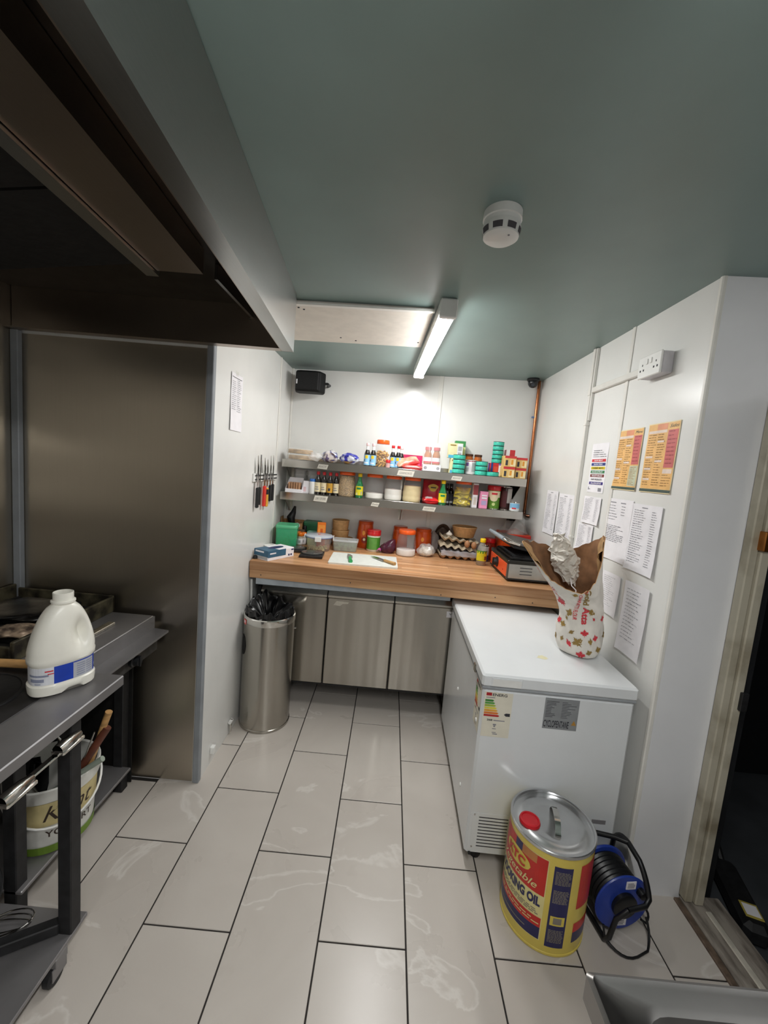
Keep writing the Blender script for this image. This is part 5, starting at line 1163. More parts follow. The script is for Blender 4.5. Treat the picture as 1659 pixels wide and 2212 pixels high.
# wrapped twin pack on its white tray
t = thing('twin_pack', 'film-wrapped pair of amber jars on a white card tray on the upper shelf', 'jar pack', (1.610, 2.255, ZU))
q = MB(); q.bbox(-0.066, -0.04, 0, 0.066, 0.04, 0.046, 0.002); q.cur = 1
for sx in (-1, 1): q.add([(sx*0.045+0.012*math.cos(a), -0.0408, 0.022+0.012*math.sin(a)) for a in [2*PI*i/14 for i in range(14)]], [tuple(range(14))])
q.build('card_tray', [M_PAPER, M_INK], t)
for sx in (-1, 1):
    lath('amber_jar', mat('amber', 'a8672a', 0.2, var=0.15), [(0.026, 0.046), (0.028, 0.05), (0.028, 0.115), (0.020, 0.140), (0.020, 0.15)], t, 20, c=(sx*0.031, 0, 0))
    lath('jar_cap', mat('cap_red2', 'b8343a', 0.4), [(0.024, 0.150), (0.024, 0.172), (0.022, 0.174)], t, 20, c=(sx*0.031, 0, 0))
    q = MB(); q.grid(lambda a, b_: Vector((sx*0.031+0.0288*math.cos(R(180+180*a)), 0.0288*math.sin(R(180+180*a)), 0.058+0.040*b_)), 10, 1); q.cur = 1
    q.grid(lambda a, b_: Vector((sx*0.031+0.0294*math.cos(R(180+180*a)), 0.0294*math.sin(R(180+180*a)), 0.058+0.012*b_)), 10, 1); q.build('jar_label', [M_PAPER, M_REDP], t)
q = MB(); q.smooth = True; q.rings([sup(0.070, 0.044, 0.002, 0, 4), sup(0.070, 0.044, 0.05, 0, 4), sup(0.066, 0.040, 0.12, 0, 3), sup(0.058, 0.030, 0.175, 0, 3), sup(0.052, 0.012, 0.205, 0, 3)]); q.build('shrink_film', M_FILM, t)
YBX = mat('cereal_yellow', 'e6dfae', 0.5, var=0.05); CYN = mat('cereal_cyan', '55b4d6', 0.5)
for k, (x, z, lab) in enumerate(((1.802, ZU, 'lower yellow and blue cereal box behind the left tin stack'), (1.780, ZU+0.110, 'upper yellow and blue cereal box balanced above the left tin stack'))):
    carton(lab, x, 2.305, z, 0.104, 0.05, 0.109, YBX, [(0, 0, 1, 0.2, CYN), (0.6, 0.16, 0.98, 0.98, mat('cereal_white', 'dfe6ea', .5)), (0.08, 0.82, 0.5, 0.9, M_GOLD), (0.66, 0.5, 0.92, 0.8, M_GREY), (0.66, 0.25, 0.92, 0.4, M_GREY)], rz=R(4), name='cereal_box')
carton('green box standing behind the upper cereal box', 1.825, 2.385, ZU, 0.078, 0.05, 0.244, mat('box_green', '3f8f52', 0.5), [(0, 0, 1, 0.82, mat('box_pale_green', 'c7cf8e', .5)), (0.3, 0.2, 0.8, 0.5, M_GOLD)], name='cereal_box')
def tinstack(labels, X, Y, Z, w, hs, grp):
    z = Z
    for k, lb_ in enumerate(labels):
        tin(lb_, X+0.0008*((k*7) % 3-1), Y, z, w, hs-0.0005, M_TEAL, group=grp, ends=mat('tin_dark_rim', '2a4a48', 0.35, 0.6)); z += hs
tinstack(['%s turquoise tin of the four stacked before the cereal boxes' % p for p in ('lowest', 'second', 'third', 'topmost')], 1.805, 2.222, ZU, 0.088, 0.0335, 'turquoise tins on the upper shelf')
tinstack(['turquoise tin at the %s of the middle stack of three' % p for p in ('bottom', 'middle', 'top')], 1.970, 2.222, ZU, 0.084, 0.0335, 'turquoise tins on the upper shelf')
tin('single turquoise tin lying alone at the shelf edge', 2.050, 2.203, ZU, 0.088, 0.0325, M_TEAL, group='turquoise tins on the upper shelf', ends=MATS['tin_dark_rim'])
for k, x in enumerate((1.902, 1.970)):
    t = thing('curry_jar', ('left' if k == 0 else 'right')+' orange sauce jar with a dark lid at the back of the upper shelf', 'jar', (x, 2.375, ZU), 0, 'curry jars')
    lath('glass', mat('curry_orange', 'b5622c', 0.15, var=0.15), [(0.028, 0), (0.030, 0.004), (0.030, 0.118), (0.026, 0.132), (0.026, 0.138)], t, 22); lath('lid', mat('dark_lid', '54301f', 0.3), [(0.0285, 0.136), (0.029, 0.138), (0.029, 0.152), (0.027, 0.153)], t, 22)
    q = MB(); q.grid(lambda a, b_: Vector((0.0308*math.cos(R(180+180*a)), 0.0308*math.sin(R(180+180*a)), 0.03+0.07*b_)), 10, 1); q.build('label', M_CREAMP, t)
t = tin('white can with a printed label between the turquoise stacks', 1.900, 2.262, ZU, 0.080, 0.106, mat('can_white', 'e6e2e4', 0.35, 0.1))
q = MB()
for k, (a0, a1, z0, z1) in enumerate(((185, 355, 0.092, 0.099), (200, 235, 0.06, 0.085), (270, 340, 0.02, 0.085), (205, 240, 0.02, 0.05))):
    q.cur = 0 if k == 0 else (1 if k in (1,) else 2); q.grid(lambda a, b_: Vector((0.0406*math.cos(R(a0+(a1-a0)*a)), 0.0406*math.sin(R(a0+(a1-a0)*a)), z0+(z1-z0)*b_)), 8, 1)
q.build('print', [mat('can_maroon', '9a3a44', .4), mat('can_purple', '7d5a9a', .4), M_GREY], t)
carton('blue-edged box behind the middle tin stack', 2.020, 2.335, ZU, 0.055, 0.05, 0.098, mat('box_greyblue', 'aeb6c4', 0.5), [(0.85, 0, 1, 1, M_BLUE), (0.1, 0.9, 0.8, 1, M_REDP), (0.1, 0, 0.8, 0.2, M_REDP)], name='grocery_box')
carton('red and white box under the tallest tin stack', 2.092, 2.302, ZU, 0.090, 0.082, 0.098, mat('box_red', 'cc2f34', 0.4), [(0, 0, 0.16, 1, M_BLUE), (0.62, 0.05, 1, 0.85, M_PAPER), (0.22, 0.1, 0.55, 0.75, mat('box_red2', 'e0543c', .4)), (0.6, 0.86, 1, 1, mat('box_purple', '6f63b4', .4))], name='grocery_box')
tinstack(['%s turquoise tin of the tallest stack, near the copper pipe' % p for p in ('lowest', 'second', 'third', 'fourth', 'topmost')], 2.096, 2.302, ZU+0.0985, 0.078, 0.0315, 'turquoise tins on the upper shelf')
ND = mat('noodle_box', 'e6c176', 0.45, var=0.06); NDR = mat('noodle_red', 'cf3a3c', 0.4)
def noodle(lab, x, y, z, w_=0.082, h_=0.077):
    return carton(lab, x, y, z, w_, 0.09, h_, ND, [(0, 0.78, 1, 1, NDR), (0.5, 0.08, 0.95, 0.7, mat('noodle_pale', 'f0dfb0', .5)), (0.55, 0.2, 0.75, 0.66, mat('noodle_orange', 'df9a3a', .5)), (0.08, 0.12, 0.28, 0.6, M_INKD)], name='noodle_box', group='red and yellow noodle boxes')
noodle('lower red and yellow noodle box of the left pair', 2.156, 2.215, ZU); noodle('upper red and yellow noodle box of the left pair', 2.160, 2.217, ZU+0.0775)
noodle('lower red and yellow noodle box of the right pair', 2.245, 2.235, ZU, 0.076, 0.074); noodle('upper red and yellow noodle box of the right pair', 2.247, 2.237, ZU+0.0745, 0.076, 0.074)
carton('small red box at the back above the noodle boxes', 2.190, 2.325, ZU, 0.066, 0.05, 0.205, mat('box_red3', 'c23038', 0.4), [(0, 0.75, 0.4, 1, M_PAPER)], name='grocery_box')

# ---- lower shelf, left to right
t = thing('snack_tray', 'white card tray of brown bars at the left end of the lower shelf', 'tray', (0.625, 2.222, ZL))
q = MB(); q.add([(-0.06, -0.045, 0), (0.06, -0.045, 0), (0.06, 0.045, 0), (-0.06, 0.045, 0), (-0.06, -0.045, 0.025), (0.06, -0.045, 0.025), (0.052, 0.045, 0.105), (-0.052, 0.045, 0.105)], [(3, 2, 1, 0), (0, 1, 5, 4), (2, 3, 7, 6), (1, 2, 6, 5), (3, 0, 4, 7)]); q.build('card_tray', M_PAPER, t)
for k in range(5): MB().bbox(-0.045+k*0.018, -0.03, 0.004, -0.030+k*0.018, 0.03, 0.072, 0.004).build('snack_bar', mat('bar_brown', 'b98d6a', 0.5, var=0.15), t)
for k, (x, y, lab) in enumerate(((0.640, 2.335, 'stack of clear tubs at the back left of the lower shelf'), (0.735, 2.335, 'second stack of clear tubs behind the blue-capped bottle'))):
    t = thing('tub_stack', lab, 'tubs', (x, y, ZL))
    for j in range(4):
        q = MB(); q.smooth = True; z0 = j*0.033; q.rings([sup(0.036, 0.036, z0, 0, 4), sup(0.043, 0.043, z0+0.060, 0, 4), sup(0.046, 0.046, z0+0.062, 0, 4), sup(0.046, 0.046, z0+0.066, 0, 4)], True, False); q.build('clear_tub', clear('tub_clear', 'e6e6e4', 0.35, 0.1), t)
carton('small white carton beside the blue-capped bottle on the lower shelf', 0.706, 2.245, ZL, 0.046, 0.04, 0.088, M_PAPER, [(0.1, 0.1, 0.5, 0.5, mat('pale_pink', 'e3c3c6', .5))], name='small_carton')
t = thing('white_bottle', 'white bottle with a blue cap on the lower shelf', 'bottle', (0.752, 2.222, ZL)); lath('bottle_body', M_WHITEP, [(0.019, 0), (0.021, 0.003), (0.021, 0.085), (0.019, 0.088)], t, 20); lath('cap', mat('cap_blue', '2f6fc0', 0.35), [(0.0205, 0.088), (0.0205, 0.106), (0.019, 0.108)], t, 20)
soyL = [M_CREAMP, M_CREAMP, mat('soy_gold', 'cf9f3c', 0.4), M_CREAMP]
for k, x in enumerate((0.792, 0.835, 0.880, 0.924)):
    bottle(('first', 'second', 'third', 'fourth')[k]+' from the left of the four dark soy bottles with red caps', x, 2.222+0.012*(k == 3), ZL, 0.042, 0.165, M_DARKL, M_RED, soyL[k], 0.10, 0.52, 'soy', 'soy_bottle', 'soy sauce bottles on the lower shelf', deco=[(250, 290, 0.18, 0.30, M_INKD)] if k == 2 else [(230, 300, 0.2, 0.24, M_INK), (230, 290, 0.30, 0.33, M_INK)])
jar('jar packed with brown oats on the lower shelf', 1.000, 2.265, ZL, 0.136, 0.183, 0.80, mat('oats', 'ad8f63', 0.8, var=0.35, scale=160, bump=0.5))
M_GLG = mat('green_glass', '1c7a44', 0.12, var=0.05, coat=0.4)
ldec = [(235, 300, 0.34, 0.42, M_GREEN), (225, 250, 0.1, 0.2, mat('lemon_pale', 'f6f0b4', .4)), (300, 320, 0.12, 0.25, M_GREY)]
bottle('green lemon juice bottle with yellow cap, left one on the lower shelf', 1.098, 2.222, ZL, 0.054, 0.176, M_GLG, M_YELLOW, mat('lemon_yellow', 'e8dc2c', 0.4, var=0.05), 0.10, 0.47, 'lemon', 'juice_bottle', 'lemon juice bottles', deco=ldec)
M_FLOUR = mat('white_flour', 'e8e5de', 0.9, var=0.03)
jar('jar with a little white flour, just right of the left lemon bottle', 1.206, 2.265, ZL, 0.137, 0.183, 0.20, M_FLOUR, group='orange-lidded jars on the lower shelf')
jar('jar nearly half full of white flour, in the middle of the lower shelf', 1.348, 2.265, ZL, 0.133, 0.183, 0.42, M_FLOUR, group='orange-lidded jars on the lower shelf')
jar('jar of cream-coloured gram flour beside the red bag', 1.486, 2.265, ZL, 0.139, 0.183, 0.62, mat('gram_flour', 'e3cf9c', 0.9, var=0.04), group='orange-lidded jars on the lower shelf')
t = thing('rice_bag', 'red and yellow rice bag standing on the lower shelf', 'bag', (1.632, 2.300, ZL), R(-5))
q = MB(); q.smooth = True
q.rings([sup(0.060, 0.028, 0.0, 0, 3), sup(0.066, 0.034, 0.02, 0, 3), sup(0.066, 0.034, 0.09, 0, 3), sup(0.064, 0.026, 0.14, 0, 3), sup(0.064, 0.006, 0.172, 0, 4)]); q.build('bag', mat('rice_red', 'b31f2e', 0.3, var=0.15, scale=10), t)
q = MB(); q.add([(0.012+0.034*math.cos(a)*(1+0.2*math.sin(3*a)), -0.0352, 0.115+0.028*math.sin(a)) for a in [2*PI*i/20 for i in range(20)]], [tuple(range(20))]); q.cur = 1; q.quad((-0.006, -0.0362, 0.112), (0.04, 0, 0), (0, 0, 0.008)); q.build('print', [mat('rice_gold', 'c9a53a', .4), M_INKD], t)
packet('shiny red packet lying in front of the rice bag on the lower shelf', 1.622, 2.222, ZL, 0.115, 0.085, 0.048, mat('red_shiny', 'd8272c', 0.18, var=0.25, scale=12), R(4), (4, 0), seed=9, deco=(0.15, 0.1, 0.6, 0.6), m2=mat('packet_grey', 'b9a9a9', 0.2))
bottle('green lemon juice bottle with yellow cap, right one nearest the shelf edge', 1.706, 2.196, ZL, 0.056, 0.178, M_GLG, M_YELLOW, MATS['lemon_yellow'], 0.10, 0.47, 'lemon', 'juice_bottle', 'lemon juice bottles', deco=ldec)
for k, (x, y) in enumerate(((1.750, 2.300), (1.786, 2.338))):
    bottle(('left' if k == 0 else 'right')+' of the two dark bottles behind the right lemon bottle', x, y, ZL, 0.044, 0.155, M_DARKL, M_BLACK, M_INKD, 0.05, 0.5, 'soy', 'dark_bottle', 'dark bottles at the back', deco=[(230, 310, 0.06, 0.16, M_GREY)])
yj = jar('jar stuffed with yellow foil packets on the lower shelf', 1.864, 2.265, ZL, 0.136, 0.190, 0.0, M_FLOUR, group='orange-lidded jars on the lower shelf')
random.seed(21); M_YFOIL = mat('yellow_foil', 'ecd022', 0.25, 0.0, var=0.25, scale=14)
for k in range(14):
    q = MB(); q.smooth = True; a = random.uniform(0, 6.28); zz = 0.020+k*0.0078; Mq = Matrix.Translation((0.012*math.cos(a), 0.012*math.sin(a), zz)) @ Matrix.Rotation(random.uniform(-0.5, 0.5), 4, 'Z') @ Matrix.Rotation(random.uniform(0.3, 0.95), 4, 'X')
    q.grid(lambda u, v: Mq @ Vector(((u-0.5)*0.102, (v-0.5)*0.056, 0.008*math.sin(PI*u)*math.sin(PI*v)+0.005*math.sin(9*u+k))), 8, 6); q.build('foil_packet', M_YFOIL, yj)
carton('tall thin red and white box beside the jar of yellow packets', 1.948, 2.245, ZL, 0.036, 0.05, 0.176, M_PAPER, [(0, 0.52, 1, 0.93, mat('thin_maroon', '9a3f44', .4)), (0.2, 0.1, 0.8, 0.42, mat('thin_grey', 'd9cfc6', .5))], name='grocery_box')
carton('pink carton on the lower shelf', 2.008, 2.222, ZL, 0.056, 0.045, 0.122, mat('pink_card', 'e894b8', 0.4), [(0.2, 0.72, 0.85, 0.8, M_PAPER), (0.2, 0.56, 0.85, 0.66, M_PAPER), (0.2, 0.2, 0.85, 0.45, mat('pink_bluegrey', 'b9a9d0', .5))], name='grocery_box')
t = tin('green tin with a red plastic lid on the lower shelf', 2.090, 2.262, ZL, 0.094, 0.140, mat('tin_green', '5f8f2e', 0.35, var=0.1))
lath('lid', M_RED, [(0.0485, 0.134), (0.0490, 0.137), (0.0490, 0.166), (0.046, 0.170)], t, 28)
q = MB(); C_ = lambda a, z_: Vector((0.0478*math.cos(R(a)), 0.0478*math.sin(R(a)), z_)); q.grid(lambda a, b_: C_(195+135*a, 0.085+0.045*b_), 10, 1); q.grid(lambda a, b_: C_(262-38+76*a, 0.085-0.030*math.sqrt(max(0, 1-(2*a-1)**2))*b_), 12, 2)
q.cur = 1; q.grid(lambda a, b_: Vector((0.0484*math.cos(R(240+50*a)), 0.0484*math.sin(R(240+50*a)), 0.104+0.014*b_)), 6, 1); q.cur = 2; q.add([Vector((0.0484*math.cos(R(262+14*math.cos(s_))), 0.0484*math.sin(R(262+14*math.cos(s_))), 0.035+0.012*math.sin(s_))) for s_ in [2*PI*i/16 for i in range(16)]], [tuple(range(16))]); q.build('label', [M_CREAMP, M_REDP, mat('pale_green', 'c6d48a', .4)], t)
t = tin('dark brown coffee tin with a pale label at the right of the lower shelf', 2.182, 2.270, ZL, 0.086, 0.166, mat('tin_brown', '3a1e1c', 0.3, 0.2, var=0.15))
q = MB(); q.grid(lambda a, b_: Vector((0.0437*math.cos(R(270+60*a)), 0.0437*math.sin(R(270+60*a)), 0.05+0.105*b_)), 6, 1); q.cur = 1; q.grid(lambda a, b_: Vector((0.0437*math.cos(R(200+66*a)), 0.0437*math.sin(R(200+66*a)), 0.02+0.12*b_)), 6, 1); q.build('label', [mat('label_greyish', 'b4aeaa', .5), mat('label_maroon', '4f1f24', .4)], t)
t = tin('small blue and white tin at the right end of the lower shelf', 2.232, 2.196, ZL, 0.068, 0.062, mat('tin_white', 'e7ecf0', 0.35))
q = MB(); q.grid(lambda a, b_: Vector((0.0347*math.cos(R(190+160*a)), 0.0347*math.sin(R(190+160*a)), 0.022+0.034*b_)), 10, 1); q.cur = 1; q.grid(lambda a, b_: Vector((0.0352*math.cos(R(225+50*a)), 0.0352*math.sin(R(225+50*a)), 0.016+0.010*b_)), 6, 1); q.build('label', [mat('tin_sky', '86bfe4', .4), M_REDP], t)

# ================================================================== THINGS ON THE WORKTOP
# disposable-glove box
gb = thing('glove_box', 'blue and white box of disposable gloves at the left end of the worktop', 'box', (0.618, 1.800, ZW), R(60))
M_TEALB = mat('glove_teal', '2f5f7c', 0.4, var=0.05)
MB().bbox(-0.112, -0.062, 0, 0.112, 0.062, 0.062, 0.002).build('box_body', M_PAPER, gb)
q = MB(); q.quad((-0.1125, -0.062, 0.022), (0, 0.0, 0.040), (0, 0.124, 0)); q.quad((-0.1125, -0.0626, 0.020), (0.15, 0, 0), (0, 0, 0.042)); q.quad((-0.112, -0.062, 0.0625), (0.09, 0, 0), (0, 0.124, 0)); q.cur = 1
q.add([(0.01+0.062*math.cos(a), 0.028*math.sin(a), 0.0632) for a in [2*PI*i/22 for i in range(22)]], [tuple(range(22))]); q.cur = 2
q.quad((-0.1129, 0.05, 0.046), (0, -0.075, 0), (0, 0, 0.010)); q.quad((-0.098, -0.0632, 0.040), (0.05, 0, 0), (0, 0, 0.008)); q.cur = 3; q.quad((-0.1129, 0.055, 0.006), (0, -0.11, 0), (0, 0, 0.018)); q.cur = 1; q.quad((0.06, -0.0632, 0.012), (0.012, 0, 0), (0, 0, 0.012)); q.quad((0.08, -0.0632, 0.012), (0.012, 0, 0), (0, 0, 0.012)); q.quad((0.085, -0.0632, 0.046), (0.022, 0, 0), (0, 0, 0.008))
q.build('print', [M_TEALB, M_NAVY, M_PAPER, M_GREY], gb)
t = thing('tape_roll', 'white roll lying behind the glove box', 'roll', (0.545, 1.965, ZW)); lath('roll', M_WHITEP, [(0.032, 0), (0.045, 0.004), (0.045, 0.040), (0.032, 0.044), (0.020, 0.044), (0.020, 0.002)], t, 24)
t = thing('dark_stopper', 'small dark knob on the worktop corner beside the glove box', 'knob', (0.522, 1.720, ZW)); lath('knob', M_MATT, [(0.012, 0), (0.016, 0.006), (0.014, 0.018), (0.006, 0.022)], t, 14)
M_GTUB = clear('green_translucent', '46c088', 0.62, 0.2)
tub('tall translucent green lidded tub at the left of the worktop', 0.605, 2.155, ZW, 0.150, 0.150, 0.165, M_GTUB, clear('green_lid', '5cc08c', 0.9, 0.25), mat('green_contents', '4f6a38', 0.7, var=0.2), 0.6, rz=R(8), taper=0.94, lidh=0.022)
for k, (x, y, p) in enumerate(((0.688, 2.215, 'front'), (0.706, 2.248, 'right rear'), (0.662, 2.262, 'left rear'))):
    t = thing('spice_jar', p+' one of the three small spice jars with orange lids', 'jar', (x, y, ZW), 0, 'spice jars beside the green tub')
    lath('jar_body', clear('spice_glass', 'cdbfae', 0.7, 0.1), [(0.018, 0), (0.020, 0.003), (0.020, 0.068), (0.017, 0.076)], t, 20); lath('lid', mat('spice_orange', 'ee7a1e', 0.35), [(0.019, 0.074), (0.0205, 0.076), (0.0205, 0.096), (0.018, 0.099)], t, 20)
    q = MB(); q.grid(lambda a, b_: Vector((0.0207*math.cos(R(170+200*a)), 0.0207*math.sin(R(170+200*a)), 0.014+0.044*b_)), 10, 1); q.cur = 1; q.grid(lambda a, b_: Vector((0.0212*math.cos(R(245+50*a)), 0.0212*math.sin(R(245+50*a)), 0.024+0.020*b_)), 4, 1); q.build('label', [M_PAPER, M_GREY], t)
# clutter in the back left corner
t = thing('cardboard_box', 'open brown cardboard box in the back left corner of the worktop', 'box', (0.590, 2.375, ZW), R(4))
for a in ((-0.08, -0.055, 0.0, 0.08, -0.052, 0.150), (-0.08, 0.052, 0.0, 0.08, 0.055, 0.165), (-0.08, -0.052, 0, -0.077, 0.052, 0.155), (0.077, -0.052, 0, 0.08, 0.052, 0.155)): MB().box(*a).build('side', M_KRAFT, t)
MB().box(-0.077, -0.052, 0, 0.077, 0.052, 0.003).build('base', M_KRAFT, t)
q = MB(); q.add([(-0.08, -0.05, 0.155), (-0.08, 0.05, 0.155), (-0.083, 0.04, 0.190), (-0.083, -0.04, 0.190), (-0.083, -0.05, 0.155), (-0.083, 0.05, 0.155), (-0.086, 0.04, 0.190), (-0.086, -0.04, 0.190)], [(0, 1, 2, 3), (7, 6, 5, 4), (0, 3, 7, 4), (1, 5, 6, 2), (2, 6, 7, 3), (0, 4, 5, 1)]); q.build('flap', M_KRAFT, t)
t = thing('hand_tool', 'black hand tool sticking out of the cardboard box in the corner', 'tool', (0.585, 2.375, ZW+0.004))
q = MB(); q.smooth = True; q.tube([(0.0, 0.0, 0.0), (0.0, 0.0, 0.12), (-0.012, -0.01, 0.185), (0.005, 0.0, 0.225), (0.012, 0.01, 0.27)], [0.020, 0.022, 0.032, 0.020, 0.008], 14); q.build('grip', M_BLACK, t)
t = thing('paper_roll', 'white paper tube lying on top of the green tub with its dark end showing', 'roll', (0.640, 2.245, ZW+0.125)); 
q = MB(); q.smooth = True; Mr = Matrix.Rotation(R(78), 4, 'X') @ Matrix.Rotation(R(10), 4, 'Y'); q.lathe([(0.010, 0.0), (0.019, 0.0), (0.019, -0.13), (0.010, -0.13)], 20, (0.012, 0.022, 0), Mr); q.build('tube', M_PAPER, t)
q = MB(); q.lathe([(0.0115, 0.0006), (0.0115, 0.0010)], 18, (0.012, 0.022, 0), Mr); q.build('dark_core', M_SOOT_SHADE, t)  # black disc painted for the shade inside the tube
q = MB(); q.bbox(-0.02, -0.02, -0.125, 0.03, 0.10, -0.020, 0.003, Matrix.Translation((0.03, 0.06, 0))); q.build('roll_stand', mat('stand_card', '6a5a4a', 0.7), t)
t = thing('black_bottle', 'black bottle standing behind the spice jars', 'bottle', (0.692, 2.345, ZW)); lath('bottle_body', M_BLACK, [(0.020, 0), (0.022, 0.003), (0.022, 0.075), (0.013, 0.10), (0.016, 0.12), (0.010, 0.135)], t, 18)
tub('dark green lidded box at the back of the worktop', 0.745, 2.385, ZW, 0.125, 0.085, 0.170, mat('dark_green', '25603f', 0.35, var=0.08), mat('dark_green_lid', '2c6e4a', 0.35), rz=R(-3), taper=0.96, lidh=0.035)
tub('pale teal box with a white band behind the clip-lid tub', 0.768, 2.303, ZW, 0.088, 0.070, 0.100, clear('pale_green', 'a9cfa0', 0.75, 0.2), clear('pale_teal', 'a6d3c6', 0.85, 0.2), mat('green_leaf', '7fa35a', 0.7), 0.5, rz=R(3), taper=0.95, lidh=0.014)
carton('folded bright orange packet standing behind the clip-lid tub', 0.836, 2.250, ZW, 0.062, 0.03, 0.185, mat('packet_orange', 'ee7a1e', 0.35, var=0.1), [(0.1, 0.55, 0.9, 0.9, mat('packet_orange2', 'f59a3c', .35)), (0.35, 0.5, 0.65, 0.75, mat('packet_or3', 'd95f14', .35))], rz=R(14), name='orange_packet', cat='packet')
# kitchen scales
def scales(lab, x, y, rz, sx, sy):
    t = thing('kitchen_scales', lab, 'scales', (x, y, ZW), rz, 'kitchen scales')
    MB().bbox(-sx/2, -sy/2, 0.0, sx/2, sy/2, 0.020, 0.004).build('base', M_BLACK, t)
    q = MB(); q.smooth = True; q.lathe([(sx*0.46, 0.0205), (sx*0.47, 0.0225), (sx*0.47, 0.0245), (sx*0.44, 0.0258), (0.001, 0.0258)], 32, (0, sy*0.02, 0)); q.build('platform', mat('scale_glass', '4a4a48', 0.2, var=0.05), t)
    MB().box(-sx*0.2, -sy/2-0.0006, 0.006, sx*0.2, -sy/2+0.001, 0.015).build('display', mat('display_dark', '2a2d30', 0.2), t)
    return t
scales('nearer black kitchen scales in front of the clip-lid tub', 0.838, 1.925, R(4), 0.152, 0.165)
scales('farther black kitchen scales between the glove box and the tub', 0.712, 2.040, R(2), 0.110, 0.130)
# round clip-lid tub
t = thing('clip_lid_tub', 'round clear clip-lid tub of sliced onion behind the scales', 'container', (0.845, 2.125, ZW))
lath('tub_body', clear('tub_body_clear', 'e9e6ea', 0.22, 0.1), [(0.075, 0), (0.079, 0.004), (0.092, 0.098)], t, 40, cap1=False)
lath('lid', clear('tub_lid', 'cdd4de', 0.75, 0.2), [(0.096, 0.098), (0.098, 0.100), (0.098, 0.108), (0.092, 0.113), (0.03, 0.114), (0.001, 0.114)], t, 40)
q = MB(); q.smooth = True; q.tube([Vector((0.0985*math.cos(a), 0.0985*math.sin(a), 0.100)) for a in [2*PI*i/48 for i in range(48)]], 0.0022, 6, closed=True); q.build('blue_seal', mat('seal_blue', '41558f', 0.4), t)
for a in (R(275), R(5), R(185)):
    MB().bbox(-0.022, 0, 0.078, 0.022, 0.006, 0.112, 0.002, Matrix.Rotation(a-R(270)+PI, 4, 'Z') @ Matrix.Translation((0, 0.099, 0))).build('clip', M_WHITEP, t)
lath('vent_knob', mat('vent_pink', 'c9827c', 0.4), [(0.010, 0.114), (0.010, 0.118), (0.006, 0.119)], t, 14)
random.seed(31); q = MB(); q.smooth = True
for k in range(110):
    a = random.uniform(0, 6.28); rd = 0.064*math.sqrt(random.random()); zz = random.uniform(0.004, 0.026); b0 = random.uniform(0, 6.28); c0 = Vector((rd*math.cos(a), rd*math.sin(a), zz))
    q.tube([c0+Vector((0.012*math.cos(b0+s), 0.012*math.sin(b0+s), 0.006*math.sin(s*2))) for s in (0, 0.5, 1.0, 1.5)], 0.0018, 5)
q.build('onion_slices', mat('onion', 'dcd69a', 0.4, var=0.1), t)['kind'] = 'stuff'
# kraft bowls
def bowl(lab, x, y, z, rt, rb, h, grp='kraft paper bowls', rimdark=False, extra=None):
    t = thing('kraft_bowl', lab, 'bowl', (x, y, z), 0, grp)
    lath('bowl', M_KRAFT, [(rb, 0), (rb+0.001, 0.002), (rt, h-0.003), (rt-0.002, h-0.003), (rb-0.002, 0.005), (0.001, 0.005)], t, 36)
    q = MB(); q.smooth = True; q.tube([Vector((rt*math.cos(a), rt*math.sin(a), h-0.002)) for a in [2*PI*i/48 for i in range(48)]], 0.0026, 8, closed=True); q.build('rolled_rim', mat('kraft_rim', 'c79f6c', 0.6), t)
    return t
bowl('wide shallow kraft bowl at the bottom of the bowl stack', 0.985, 2.352, ZW, 0.083, 0.068, 0.066)
bowl('middle kraft bowl in the bowl stack', 0.968, 2.352, ZW+0.0665, 0.066, 0.060, 0.058)
bowl('top kraft bowl in the bowl stack', 0.966, 2.352, ZW+0.125, 0.065, 0.058, 0.078)
bowl('kraft bowl just left of the bowl stack', 0.852, 2.392, ZW, 0.045, 0.038, 0.075)
hb_ = tub('rectangular clear tub of green herbs in front of the bowls', 1.030, 2.200, ZW, 0.182, 0.120, 0.082, clear('herb_tub', 'e6ece8', 0.25, 0.1), clear('herb_lid', 'e3e8ea', 0.45, 0.15), mat('herbs', '4c6a3e', 0.8, var=0.45, scale=60, bump=0.6), 0.66, rz=R(2), taper=0.90, lidh=0.012)
# orange jars
M_OJ = mat('orange_spread', 'c24a12', 0.22, var=0.08, coat=0.3)
def ojar(lab, x, y, w, h, lid=None, deco=True):
    t = thing('orange_tub', lab, 'tub', (x, y, ZW), 0, 'tall orange tubs'); r = w/2
    lath('tub_body', M_OJ, [(r*0.93, 0), (r, 0.006), (r, h*0.30), (r*0.96, h*0.6), (r*0.86, h*0.9), (r*0.84, h-0.012)], t, 30)
    lath('lid', mat('orange_tub_lid', 'b5440f', 0.3), [(r*0.87, h-0.024), (r*0.88, h-0.022), (r*0.88, h-0.004), (r*0.82, h)], t, 30)
    if deco:
        q = MB(); f_ = lambda a, z_: Vector(((r*1.003)*math.cos(R(a)), (r*1.003)*math.sin(R(a)), z_))
        ell(q, f_, 268, h*0.32, 20, h*0.12); q.cur = 1
        ell(q, lambda a, z_: Vector((r*1.012*math.cos(R(a)), r*1.012*math.sin(R(a)), z_)), 268, h*0.34, 9, h*0.05, 8); q.cur = 2; ell(q, f_, 262, h*0.58, 10, h*0.09, 8)
        q.build('label', [mat('tub_maroon', '8e2b24', .4), M_CREAMP, mat('tub_gold', 'e0913a', .4)], t)
    return t
ojar('tall orange tub at the left, behind the green tub with red lid', 1.160, 2.378, 0.132, 0.208)
ojar('orange tub half hidden behind the salt jar', 1.432, 2.380, 0.122, 0.190, deco=False)
ojar('tall orange tub at the right, behind the garlic bag', 1.612, 2.372, 0.138, 0.190)
